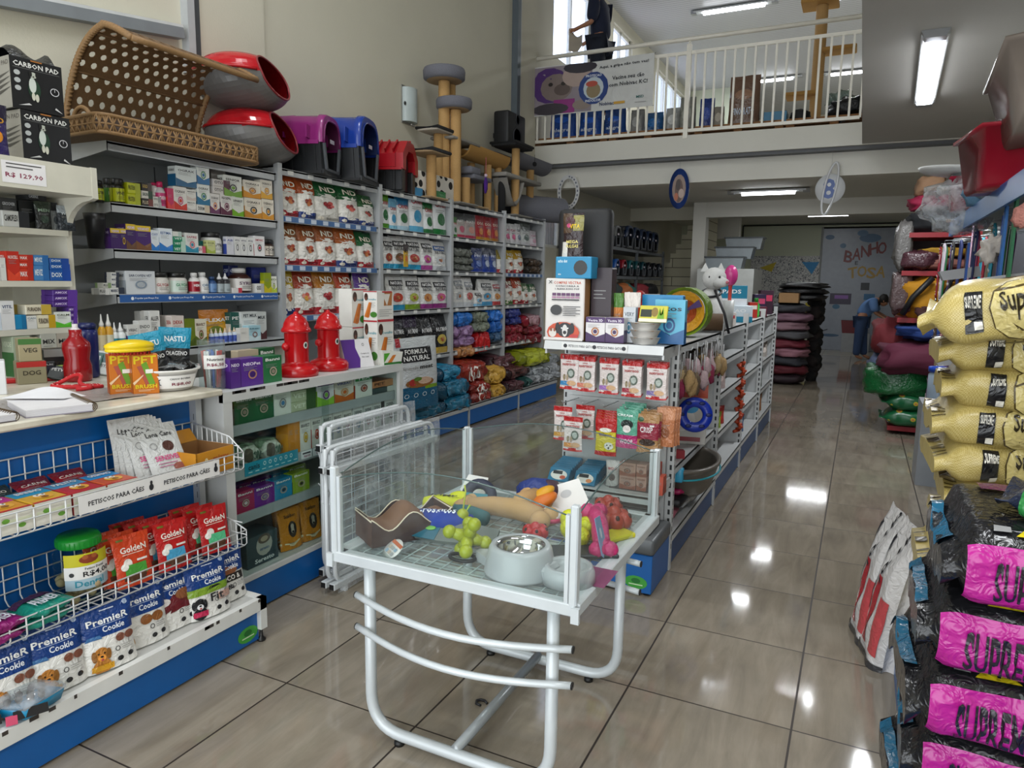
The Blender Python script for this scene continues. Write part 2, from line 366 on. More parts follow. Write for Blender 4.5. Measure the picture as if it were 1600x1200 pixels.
# windows: bright panes in thin white frames
GL=M('#f4f8ff',.03,0,'glass')
SKY=M('#e9f1ff',.5,0,'glow',e=2.2)
WF=M('#dcdcd6',.4)
def window_x(name,x,y0,y1,z0,z1,mull):
 e=struct(empty(name,(x,(y0+y1)/2,z0)))
 f=B();hw=(y1-y0)/2;H=z1-z0
 f.box(-.03,.03,-hw,hw,0,.05,WF);f.box(-.03,.03,-hw,hw,H-.05,H,WF)
 for i in range(mull+1):
  yy=-hw+.025+(2*hw-.05)*i/mull;f.box(-.03,.03,yy-.025,yy+.025,0,H,WF)
 f.build('frame',e);g=B();g.box(-.004,.004,-hw,hw,0,H,GL);g.build('pane',e)
for i,(a,c,d,e_)in enumerate(UPW):window_x('window_%d'%(i+1),WX-.09,a,c,d,e_,[2,2,3][i])
for i,(a,c,d,e_)in enumerate(LOW):window_x('window_%d'%(i+4),WX-.09,a,c,d,e_,[2,2][i])
# what stands outside: overcast brightness, and a fence of white bars over a red hoarding by the low windows
b=B();b.box(-6.6,-6.5,8,22,1.5,9.5,SKY);struct(b.build('outside_sky'))
b=B();b.box(-5.35,-5.3,9.6,17,2.45,4.2,M('#c05a52',.6));b.box(-5.35,-5.3,9.6,17,0,2.45,M('#d9d6d0',.6));thing_tag(b,'hoarding','red and white hoarding outside the low side windows','hoarding')
b=B();b.box(-9,-4.6,-3,24,-.12,-.0,M('#8a8880',.8));struct(b.build('outside_ground'))
b=B()
for i in range(38):b.box(-4.98,-4.95,9.7+.12*i,9.7+.12*i+.05,1.6,3.1,'#e8e8e4')
[b.box(-4.98,-4.95,9.6,14.3,z,z+.06,'#e8e8e4')for z in(1.6,3.05)];[b.box(-4.98,-4.6,y,y+.04,3.05,3.09,'#e8e8e4')for y in(9.7,14.2)];thing_tag(b,'window_grille','white upright bars outside the low side windows','grille')
# ------------------------------------------------------------------ lamps
def tube_lamp(label,x0,x1,y,z,power,wd=.16,rz=0,L=None,e=14,group=None):
 L=L or(x1-x0);t=tag(empty('ceiling_lamp',((x0+x1)/2,y,z),rz),label,'ceiling lamp',group)
 b=B();b.bbox(-L/2,L/2,-wd/2,wd/2,-.03,0,M('#bdbfc0',.35,.4),.006)
 for s in(-1,1):
  b.prism([(-wd/2,-.0),(wd/2,-.0),(wd*.36,-.05),(-wd*.36,-.05)],s*L/2-.05,s*L/2+.05,M('#9c9ea0',.3,.6),'x')
 b.build('housing',t)
 g=B();g.grid(lambda u,v:Vector(((v-.5)*(L-.34),-wd*.40*math.cos(PI*u),-.03-.045*math.sin(PI*u))),8,2,M('#f6faff',.4,0,'glow',e=e),True);g.build('diffuser',t)
 if power:
  l=bpy.data.lights.new('tube_light','AREA');l.shape='RECTANGLE';l.size=L-.3;l.size_y=wd*.7;l.energy=power;l.color=(.95,.98,1)
  o=bpy.data.objects.new('tube_light',l);COL.objects.link(o);o.parent=t;o.location=(0,0,-.09)
 return t
LG='fluorescent lamps under the mezzanine'
tube_lamp('long tube lamp under the front of the mezzanine, hidden by the beam',-1.95,-1.0,10.35,3.08,16,group=None)
tube_lamp('lit tube lamp between the two beams under the mezzanine',-2.05,-.9,12.36,3.08,22)
tube_lamp('lit tube lamp before the back wall over the glass door',-1.3,-.2,16.5,3.08,15)
tube_lamp('near lit tube lamp with wide housing on the mezzanine ceiling',-3.15,-1.75,13.9,6.5,60,e=16)
tube_lamp('lit tube lamp on mezzanine ceiling beside the tall cat tower',-1.2,-.1,14.1,6.5,50,e=16)
tube_lamp('far lit tube lamp on mezzanine ceiling behind the paper feed sack',-2.85,-1.7,18.9,6.5,40,e=16)
tube_lamp('far lit tube lamp on mezzanine ceiling behind the cat tower',-1.2,-.1,18.95,6.5,40,e=16)
tube_lamp('single lit tube lamp on the low grey ceiling at right',0,0,6.7,3.25,55,wd=.17,rz=R_(88),L=2.0,e=16).location.x=.345
# lamps of the front hall, out of the frame
tube_lamp('tube lamp of the front hall over the counter',-3.2,-2.0,3.2,6.5,60)
tube_lamp('tube lamp of the front hall over the display table',-1.9,-.7,1.2,6.5,60)
tube_lamp('tube lamp on the low ceiling over the shop entrance',0,0,1.2,3.25,30,wd=.17,rz=R_(88),L=2.0).location.x=.6
# ------------------------------------------------------------------ mezzanine railing
IV=M('#eae6da',.35)
t=tag(empty('railing',(-2.3,9.72,3.5)),'ivory steel railing with upright bars along the mezzanine edge','railing')
b=B();b.tube([(-2.22,0,1.2),(2.12,0,1.2)],.028,IV,10);b.build('handrail',t)
b=B();b.bar((-2.2,0,1.03),(2.12,0,1.03),.03,.04,IV);b.bar((-2.2,0,.06),(2.12,0,.06),.03,.04,IV);b.build('rail',t)
for x in(-2.2,.06):
 b=B();b.box(x-.03,x+.03,-.03,.03,-.04,1.13 if x>0 else 1.16,IV);b.lathe([(.02,1.1),(.02,1.16),(.0,1.2)],IV,8,(x,0,0));b.build('post',t)
pro=None
for i in range(35):
 x=-2.2+.1235*(i+1)
 if abs(x-.06)<.05:continue
 if pro is None:
  b=B();b.box(-.0125,.0125,-.0125,.0125,.06,1.03,IV);pro=b.mesh('baluster')
 o=bpy.data.objects.new('baluster',pro);COL.objects.link(o);o.parent=t;o.location=(x,0,0)
 # staircase behind, its stepped block wall
m,N,L,bs=mat_nodes('cream_block_wall');tc=N.new('ShaderNodeTexCoord');br=N.new('ShaderNodeTexBrick');mp=N.new('ShaderNodeMapping');mp.inputs['Rotation'].default_value=(R_(90),0,0);L.new(tc.outputs['Object'],mp.inputs[0]);L.new(mp.outputs[0],br.inputs[0])
br.inputs['Color1'].default_value=srgb('#b9b49c');br.inputs['Color2'].default_value=srgb('#aaa58e');br.inputs['Mortar'].default_value=srgb('#5c584c');br.inputs['Scale'].default_value=1;br.inputs['Brick Width'].default_value=.9;br.inputs['Row Height'].default_value=.19;br.inputs['Mortar Size'].default_value=.008
L.new(br.outputs[0],bs.inputs['Base Color']);bs.inputs['Roughness'].default_value=.8
b=B();poly=[(-2.9,0),(-2.9,3.1),(-3.1,3.1)]
x=-3.1;z=2.95
for i in range(9):poly+=[(x,z),(x-.11,z)];x-=.11;z-=.19
poly+=[(x,0)]
b.prism(poly[::-1],15.0,16.0,m,'y');struct(b.build('wall_stairs'))
# ================================================================== GOODS: builders
def dk(h,k=.6):
 h=h.lstrip('#');return '#%02x%02x%02x'%tuple(int(max(0,min(255,int(h[i:i+2],16)*k)))for i in(0,2,4))
def lines(u,v,wd,n,col='#555555',dv=.035,h=.008):return[('r',u,v-i*dv,u+wd*(1-.25*(i%2)),v-i*dv+h,col)for i in range(n)]
def dog(u,v,s,a,col='#c8843a',ear=None,muz=None):
 """a dog's head and chest, a = width/height of the face it is on"""
 ear=ear or dk(col,.75);muz=muz or dk(col,1.25)
 return[('e',u,v-s*1.1*a,s*.75,s*.75*a,col),('e',u,v,s*.62,s*.66*a,col),('e',u-s*.58,v-.05*s*a,s*.22,s*.5*a,ear),('e',u+s*.58,v-.05*s*a,s*.22,s*.5*a,ear),
('e',u,v-s*.28*a,s*.34,s*.3*a,muz),('e',u-s*.24,v+s*.12*a,s*.08,s*.08*a,'#1a1008'),('e',u+s*.24,v+s*.12*a,s*.08,s*.08*a,'#1a1008'),
('e',u,v-s*.17*a,s*.13,s*.1*a,'#120c0a'),('e',u,v-s*.45*a,s*.12,s*.09*a,'#b3484a')]
def meat(u,v,s,a,cols):
 return[('e',u+dx*s,v+dy*s*a,s*r,s*r*.8*a,cols[i%len(cols)])for i,(dx,dy,r)in enumerate([(-.5,.1,.55),(.35,.3,.5),(.1,-.35,.6),(.7,-.25,.35)])]
def box_mesh(w_,d,h,base,front,side=None,left=None,top=None,ch=.003):
 b=B();b.bbox(-w_/2,w_/2,0,d,0,h,M(base,.38),ch)
 b.art(lambda u,v:Vector((-w_/2+w_*u,0,h*v)),front,.35)
 if side:b.art(lambda u,v:Vector((w_/2,d*u,h*v)),side,.35)
 if left:b.art(lambda u,v:Vector((-w_/2,d*(1-u),h*v)),left,.35)
 if top:b.art(lambda u,v:Vector((-w_/2+w_*u,d*v,h)),top,.35)
 return b
def pouch_mesh(w_,t,h,base,ops,rough=.28,topw=1.,crimp=.07,back=None,seed=0,foot=.75):
 """stand-up pouch: full at the bottom, flat sealed top"""
 def T(u,v):
  q=max(0,1-abs(2*u-1)**2.6)**.6;k=(1-v/(1-crimp))**.55 if v<1-crimp else 0
  return t/2*(q*(.12+.88*k*(foot+(1-foot)*min(1,v*5)))if v<1-crimp else.04)
 def X(u,v):
  ww=w_*(1-.07*math.sin(PI*min(1,v*1.1)))*(1+(topw-1)*v)
  return(u-.5)*ww
 def wob(u,v,s):return.05*t*noise.noise(Vector((u*4+seed,v*6,s)))*min(1,6*u,6*(1-u))
 S=lambda u,v:Vector((X(u,v),-T(u,v)-wob(u,v,0),h*v+.012*h*(abs(2*u-1)**2)*(v<.1)))
 Bk=lambda u,v:Vector((X(u,v),T(u,v)+wob(u,v,5),h*v))
 b=B();m=M(base,rough,0,'film')
 b.grid(S,14,16,m);b.grid(Bk,14,16,M(back,rough,0,'film')if back else m,flip=True)
 b.grid(lambda u,v:S(u,0).lerp(Bk(u,0),v),14,2,m,flip=True);b.grid(lambda u,v:S(u,1).lerp(Bk(u,1),v),14,1,m)
 b.art(S,ops,rough,'film',base=.0014,toff=.0014,dens=18);return b
def bag_mesh(w_,t,h,base,ops,rough=.25,seed=0,lean=.0):
 """gusseted food bag: full nearly to the top, then folded flat"""
 def T(u,v):
  q=max(0,1-abs(2*u-1)**4)**.45;k=1 if v<.62 else max(.05,(1-(v-.62)/.38)**.8)
  return t/2*(.35+.65*q)*k*(.9+.1*math.sin(PI*min(1,v*2)))
 def wob(u,v,s):return.10*t*noise.noise(Vector((u*3+seed,v*5,s+seed)))
 def X(u,v):return(u-.5)*w_*(1-.05*v-.03*math.sin(PI*v))+.012*w_*noise.noise(Vector((seed,v*4,u*2)))
 S=lambda u,v:Vector((X(u,v),-T(u,v)-wob(u,v,0)+lean*v*t,h*v+.02*h*noise.noise(Vector((u*2,seed,3)))*(v>.9)))
 Bk=lambda u,v:Vector((X(u,v),T(u,v)+wob(u,v,5)+lean*v*t,h*v+.02*h*noise.noise(Vector((u*2,seed,3)))*(v>.9)))
 b=B();m=M(base,rough,0,'film')
 b.grid(S,12,16,m);b.grid(Bk,12,16,m,flip=True)
 b.grid(lambda u,v:Bk(0,v).lerp(S(0,v),u)+Vector((.12*t*math.sin(PI*u),0,0)),4,12,m)
 b.grid(lambda u,v:S(1,v).lerp(Bk(1,v),u)-Vector((.12*t*math.sin(PI*u),0,0)),4,12,m)
 b.grid(lambda u,v:S(u,0).lerp(Bk(u,0),v),6,1,m,flip=True);b.grid(lambda u,v:S(u,1).lerp(Bk(u,1),v),12,1,m)
 b.art(S,ops,rough,'film',base=.002,toff=.004,dens=20);return b
def pillow_mesh(L,D,T,base,ops=(),topops=(),rough=.28,seed=0,flange=.09,sag=.1,kind='film',nu=28,n=3.2,wr=.16,droop=0,ramp=1.7,pw=.5,fl=.1):
 """sack lying flat, sealed ends along X; ops go on the -Y side, topops on the upper face"""
 def prof(u):
  e=min(u,1-u)/flange
  return fl if e<1 else fl+(1-fl)*min(1,((e-1)/ramp))**pw
 m=M(base,rough,0,kind)if isinstance(base,str)else base
 def P(u,th):
  k=prof(u);c,s_=math.cos(th),math.sin(th);e=2/n
  y=math.copysign(abs(c)**e,c)*D/2;z=math.copysign(abs(s_)**e,s_)*T/2*k
  y*=(1-.16*(1-k))
  nz=noise.noise(Vector((u*7+seed,math.cos(th)*1.6,math.sin(th)*1.6+seed*.37)))
  n2=noise.noise(Vector((u*16+seed,math.cos(th)*4,math.sin(th)*4)))
  f=1+wr*nz*k+wr*.45*n2*k
  x=(u-.5)*L;end=max(0,1-min(u,1-u)/flange)
  return Vector((x,y*f,T/2+z*f-sag*T*(1-k)*.3-droop*end*T+end*T*.35*noise.noise(Vector((seed+u*3,y*9,1)))))
 b=B();b.grid(lambda u,v:P(u,2*PI*v),nu,24,m,flip=True)
 for ue in(0,1):
  vs=[P(ue,2*PI*j/24)for j in range(24)];b.add(vs,[tuple(range(24))if ue==0 else tuple(range(23,-1,-1))],m)
 S=lambda u,v:P(u,PI+R_(62)*(1-2*v))  # side towards -Y
 Tp=lambda u,v:P(u,PI-R_(35)-R_(110)*v)  # upper face, v from front to back
 if ops:b.art(S,ops,rough,kind,base=.004,step=.0008,toff=.004,dens=nu+8)
 if topops:b.art(Tp,topops,rough,kind,base=.004,step=.0008,toff=.004,dens=nu)
 return b
def lathe_mesh(prof,cols,n=20,label=None,rough=.3):
 """prof [(r, z)], cols per band; label (z0, z1, r, colour, text, textcolour)"""
 b=B();b.lathe(prof,[M(c,rough)if isinstance(c,str)else c for c in cols],n)
 if label:
  z0,z1,r,col,txt,tc=label
  S=lambda u,v:Vector((r*math.sin((u-.5)*2*PI*.8),-r*math.cos((u-.5)*2*PI*.8),z0+(z1-z0)*v))
  ops=[('r',0,0,1,1,col)]+([('t',.5,.62,.28,.26,txt,tc)]if txt else[])+lines(.4,.35,.2,3,dk(col,.5),.09,.03)
  b.art(S,ops,rough,base=.0008)
 return b
_protos={}
def put(key,fn,loc,rot,label,cat,name,group=None,scale=(1,1,1),parts=None):
 """place a copy of the prototype `key`: fn() returns a mesh builder, or a list of (part name, builder)"""
 if key not in _protos:
  r=fn();_protos[key]=r.mesh(name)if isinstance(r,B)else[(n_,q.mesh(n_),sub)for n_,q,sub in[(x+(None,))[:3]for x in r]]
 p=_protos[key]
 if isinstance(p,bpy.types.Mesh):
  o=bpy.data.objects.new(name,p);COL.objects.link(o)
 else:
  o=bpy.data.objects.new(name,None);COL.objects.link(o);o.empty_display_size=.05;made={}
  for n_,me,sub in p:
   c=bpy.data.objects.new(n_,me);COL.objects.link(c);c.parent=made.get(sub,o);made[n_]=c
 o.location=loc;o.rotation_euler=rot if hasattr(rot,'__len__')else(0,0,rot);o.scale=scale
 return tag(o,label,cat,group)
 # ---- generic goods, given by a short tuple; canonical size w, d, h, later scaled to the measured one
def g_box(base,acc,txt,tc=None,pic=None,bot=True,band=None):
 tc=tc or '#303030'
 f=[('r',0,.0,1,1,base)]
 if bot:f+=[('p',[(0,0),(1,0),(1,.34),(.55,.2),(0,.4)],acc)]
 if band:f+=[('r',0,.78,1,1,band)]
 f+=[('t',.5,.80 if not band else.87,.78,.11,txt,tc)]+lines(.12,.68,.6,3,'#8a8a8a',.05,.012)
 if pic:f+=[('o',.5,.42,.2,.17,.3,pic),('e',.5,.42,.1,.08,acc)]
 return lambda:box_mesh(.1,.06,.16,base,f,side=[('r',0,0,1,.5,acc)],left=[('r',0,0,1,.6,acc),('t',.5,.8,.7,.12,txt,tc)])
def g_flat(base,acc,txt,tc='#ffffff'):
 """low wide carton"""
 return lambda:box_mesh(.16,.07,.05,base,[('r',.6,0,1,1,acc),('t',.32,.55,.5,.4,txt,tc)],left=[('r',0,0,.3,1,acc)],side=[('r',0,0,.3,1,acc)])
def g_bag(base,top,bot,txt,tc='#ffffff',pics=('#8a3b2a','#b9563d'),white='#e9e6df',seed=1,disc=True):
 f=[('r',0,.60,1,1,top),('e',.5,.58,.56,.11,white)]if disc else[('r',0,.60,1,1,top)]
 f+=[('r',0,0,1,.17,bot),('e',.5,.2,.52,.09,white),('t',.53,.79,.62,.13,txt,tc)]+meat(.5,.42,.2,.62,pics)+[('e',.2,.08,.1,.04,'#e0d8c8'),('r',.4,.05,.85,.10,dk(bot,.7))]
 return lambda:bag_mesh(.2,.11,.34,white,f,seed=seed)
def g_pack(base,top,txt,tc,acc,blab=None,seed=1,low=None):
 f=[('r',0,.72,1,1,top),('t',.5,.62,.7,.10,txt,tc),('e',.5,.36,.3,.13,acc)]+meat(.5,.36,.13,.6,('#a05a3a','#c98a5a'))+(([('r',0,0,1,.16,low)])if low else[])
 if blab:f+=[('r',.1,.68,.9,.84,blab),('t',.5,.76,.7,.09,txt,'#ffffff')]
 return lambda:bag_mesh(.2,.1,.34,base,f,seed=seed)
def g_pouch(base,top,txt,tc='#ffffff',acc='#e8c070',seed=1,low=None):
 f=([('r',0,.70,1,1,top)]if top else[])+[('t',.5,.68,.72,.11,txt,tc),('e',.5,.36,.26,.14,acc)]+lines(.15,.55,.6,2,'#888888',.04,.012)+([('r',0,0,1,.14,low)]if low else[])
 return lambda:pouch_mesh(.15,.07,.21,base,f,seed=seed)
def g_jar(body,lid,lab,txt='',tc='#333333'):
 return lambda:[('container',lathe_mesh([(.0,0),(.046,0),(.05,.01),(.05,.075),(.044,.088),(.038,.09)],[body],20,(.012,.072,.0505,lab,txt,tc))),('lid',lathe_mesh([(.044,.088),(.046,.09),(.046,.112),(.043,.116),(0,.117)],[lid],20))]
def g_bottle(body,cap,lab,txt='',tc='#333333',tall=1.):
 return lambda:[('bottle_body',lathe_mesh([(0,0),(.024,0),(.027,.006),(.027,.09),(.02,.108),(.012,.114),(.012,.12)],[body],16,(.015,.085,.0275,lab,txt,tc))),('cap',lathe_mesh([(.012,.116),(.016,.117),(.016,.142),(.013,.146),(0,.146)],[cap],14))]
def g_drop(body,cap,lab):
 return lambda:[('bottle_body',lathe_mesh([(0,0),(.019,0),(.021,.006),(.021,.10),(.012,.115)],[body],14,(.01,.08,.0215,lab,'','#333333'))),('nozzle',lathe_mesh([(.012,.113),(.013,.125),(.006,.14),(.003,.165),(0,.167)],[cap],12))]
KINDS={'box':(g_box,.1,.06,.16),'flat':(g_flat,.16,.07,.05),'bag':(g_bag,.2,.11,.34),'pack':(g_pack,.2,.1,.34),'pouch':(g_pouch,.15,.07,.21),
'jar':(g_jar,.1,.1,.117),'bottle':(g_bottle,.054,.054,.146),'drop':(g_drop,.042,.042,.167)}
def row(X,z,tr,items,place,rz=R_(90),axis='x',back=0,group=None,gl=None):
 """goods on one shelf. tr = (ox, oy, scale) of the crop the marks were read in.
    item: (x0, x1, y_top, y_bottom or None, (kind, args...), name, category, description[, depth][, set back])"""
 ox,oy,sc=tr;seen={};tot={}
 for it in items:tot[it[7]]=tot.get(it[7],0)+1
 for it in items:
  x0,x1,yt,yb,spec,name,cat,desc=it[:8];dep=it[8]if len(it)>8 else None;sb=it[9]if len(it)>9 else 0
  XX=X-(sb if axis=='x' and rz>0 else-sb)
  ym=oy+sc*((yt+(yb or yt+40))/2)
  A=at(ox+sc*x0,ym,axis,XX);C=at(ox+sc*x1,ym,axis,XX);top=at(ox+sc*(x0+x1)/2,oy+sc*yt,axis,XX).z
  zb=z if yb is None else at(ox+sc*(x0+x1)/2,oy+sc*yb,axis,XX).z
  if yb is not None and abs(zb-z)<.035:zb=z
  fn,cw,cdp,chh=KINDS[spec[0]];W=(C-A).length*.985;H=max(.02,top-zb);dsc=(dep/cdp)if dep else(W/cw if spec[0]in('jar','bottle','drop')else min(1.3,W/cw))
  mid=(A+C)/2
  hd={'jar':.05,'bottle':.027,'drop':.021}.get(spec[0])
  loc=Vector((mid.x,mid.y,zb+.0005));n=Vector((math.sin(rz),-math.cos(rz),0))  # outward
  if hd:loc-=n*hd*dsc
  elif spec[0]in('bag','pack','pouch'):loc-=n*cdp/2*dsc
  if rnd.random()<.7:rj=rnd.uniform(-.05,.05)if spec[0]not in('box','flat')else rnd.uniform(-.03,.03)
  else:rj=0
  seen[desc]=seen.get(desc,0)+1;k=seen[desc];n_=tot[desc]
  if n_==1:lab='%s %s'%(desc,place)
  elif n_==2:lab='%s %s, %s one'%(desc,place,['left','right'][k-1])
  else:lab='%s %s, %s'%(desc,place,'leftmost' if k==1 else 'rightmost' if k==n_ else ORD[k-1]+' from left')
  put(repr(spec),lambda:fn(*spec[1:])(),loc,rz+rj,lab,cat,name,group=('%ss %s'%(desc,place))if n_>1 else None,scale=(W/cw,dsc,H/chh))
  # ================================================================== STEEL SHELVING
ST=M('#b3b6b8',.35,.15);STD=M('#8d9092',.4,.15);BLUE=M('#0b5aa0',.32);CREAM=M('#cfccbd',.4);TAGB=M('#4a6c9c',.35)
def slots(b,x,y,z0,z1,m,nx=1,wy=.006):
 z=z0
 while z<z1:b.box(x-.0012,x+.0012,y-wy,y+wy,z,z+.028,m);z+=.05
def shelf_part(b,x0,x1,y0,y1,z,m,lip=.04,front='x+'):
 b.box(x0,x1,y0,y1,z-.012,z,m)
 if front=='x+':b.box(x1-.012,x1,y0,y1,z-lip,z+.004,m)
 if front=='x-':b.box(x0,x0+.012,y0,y1,z-lip,z+.004,m)
 if front=='y-':b.box(x0,x1,y0,y0+.012,z-lip,z+.004,m)
SHX=-3.95;SHZ=[2.375,2.03,1.665,1.275,.80];PY=[4.098,5.338,6.588,7.838,9.082]
BN=['first','second','third','fourth']
for i in range(4):
 y0,y1=PY[i],PY[i+1]
 t=tag(empty('shelving_unit',(-4.2,(y0+y1)/2,0)),'%s tall grey steel shelving bay of food bags from the medicine shelves'%BN[i],'shelving','wall shelving bays of food bags')
 def lb(b,name,o=t):ob=b.build(name,o);ob.location=(-o.location.x,-o.location.y,0);return ob
 b=B();b.box(-4.44,-4.42,y0,y1,0,2.38,STD);lb(b,'back_panel')
 for yy in([y0+.022]if i<3 else[y0+.022,y1-.022]):
  b=B();b.box(SHX-.03,SHX+.012,yy-.022,yy+.022,.1,2.41,ST);b.box(-4.42,SHX-.03,yy-.008,yy+.008,.1,2.38,ST);lb(b,'upright')
 for k,z in enumerate(SHZ):
  b=B();shelf_part(b,-4.42,SHX-.005,y0+.046,y1-.004,z,ST,.045)
  if i==0 and k in(1,2,3)or(i==3 and k==2):
   b.box(SHX-.005,SHX-.002,y0+.03,y1-.03,z-.04,z,TAGB)
   for q in range(8):b.box(SHX-.002,SHX-.0005,y0+.08+q*.14,y0+.14+q*.14,z-.036,z-.004,'#c9d3e2')
  else:
   for q in range(5):b.box(SHX-.005,SHX-.0035,y0+.12+q*.22,y0+.18+q*.22,z-.036,z-.006,'#e6e6e2')
  lb(b,'shelf')
 b=B();shelf_part(b,-4.42,-3.71,y0+.01,y1-.01,.235,ST,.05);lb(b,'base_shelf')
 b=B();b.box(-3.74,-3.72,y0+.012,y1-.012,.02,.19,BLUE);b.box(-3.735,-3.712,y0,y0+.024,.0,.2,ST);lb(b,'kick_plate')
 # medicine bay behind the counter
t=tag(empty('shelving_unit',(-4.2,3.44,0)),'grey steel shelving bay full of medicine boxes behind the counter','shelving')
def lb(b,name,o=t):ob=b.build(name,o);ob.location=(-o.location.x,-o.location.y,0);return ob
MZ=[2.33,1.985,1.72,1.455,1.12]
b=B();b.box(-4.41,-4.39,2.75,4.09,.2,2.36,M('#a4a8aa',.4,.1));b.box(-4.39,-4.385,3.41,3.415,.2,2.3,'#3f4244');lb(b,'back_panel')
for k,z in enumerate(MZ):
 b=B();x1=-3.95 if k<4 else-3.85
 shelf_part(b,-4.39,x1,2.77,4.09,z,ST,.05)
 for yy in(2.772,4.08):b.prism([(-4.39,z-.11),(x1,z-.05),(x1,z+.004),(-4.39,z+.004)],yy-.004,yy+.004,ST,'y')
 if k==3:
  b.box(x1,x1+.002,2.79,4.07,z-.045,z,M('#2f5ea0',.35))
  for q in range(5):b.art(lambda u,v,q=q:Vector((x1+.002,2.86+.26*q+.2*u,z-.04+.035*v)),[('t',.55,.5,.8,.4,'Popular pet Preço Pet','#e8eef8'),('e',.06,.5,.05,.3,'#e8eef8')])
 lb(b,'shelf')
b=B();b.box(-4.41,-3.7,4.06,4.09,0,1.1,CREAM);lb(b,'side_panel')
# cream wooden cabinet at the far left
t=tag(empty('shelf_cabinet',(-4.0,1.6,0)),'cream open wooden cabinet with black carbon pad packs on top','cabinet')
def lb(b,name,o=t):ob=b.build(name,o);ob.location=(-o.location.x,-o.location.y,0);return ob
CX=-3.62
b=B();b.box(-4.4,-4.37,.6,2.46,0,2.05,CREAM);lb(b,'back_panel')
for yy in(.6,2.43):
 b=B();pr=[(-4.4,0),(CX-.22,0),(CX-.22,1.78)]+[(CX-.22+.21*(1-math.cos(R_(a))),1.78+.17*math.sin(R_(a)))for a in(15,30,45,60,75,90)]+[(CX+.02,1.96),(CX+.02,2.115),(-4.4,2.115)]
 b.prism(pr,yy,yy+.03,CREAM,'y');lb(b,'side_panel')
b=B();b.box(-4.4,CX+.015,.63,2.43,2.085,2.11,CREAM);b.box(CX,CX+.018,.6,2.46,1.97,2.112,CREAM);b.box(-4.4,CX,.63,2.43,1.97,1.985,CREAM);lb(b,'top_shelf')
for z in(1.80,1.535,1.29,1.05,.8):
 b=B();b.box(-4.38,CX-.2,.63,2.43,z-.03,z,CREAM);lb(b,'shelf')
b=B();b.art(lambda u,v:Vector((CX+.019,2.0+.2*u,1.99+.1*v)),[('r',0,0,1,1,'#e9e7e8'),('t',.5,.35,.85,.26,'R$ 129,90','#8a3550')]+lines(.1,.85,.8,2,'#444444',.16,.05));lb(b,'price_label')
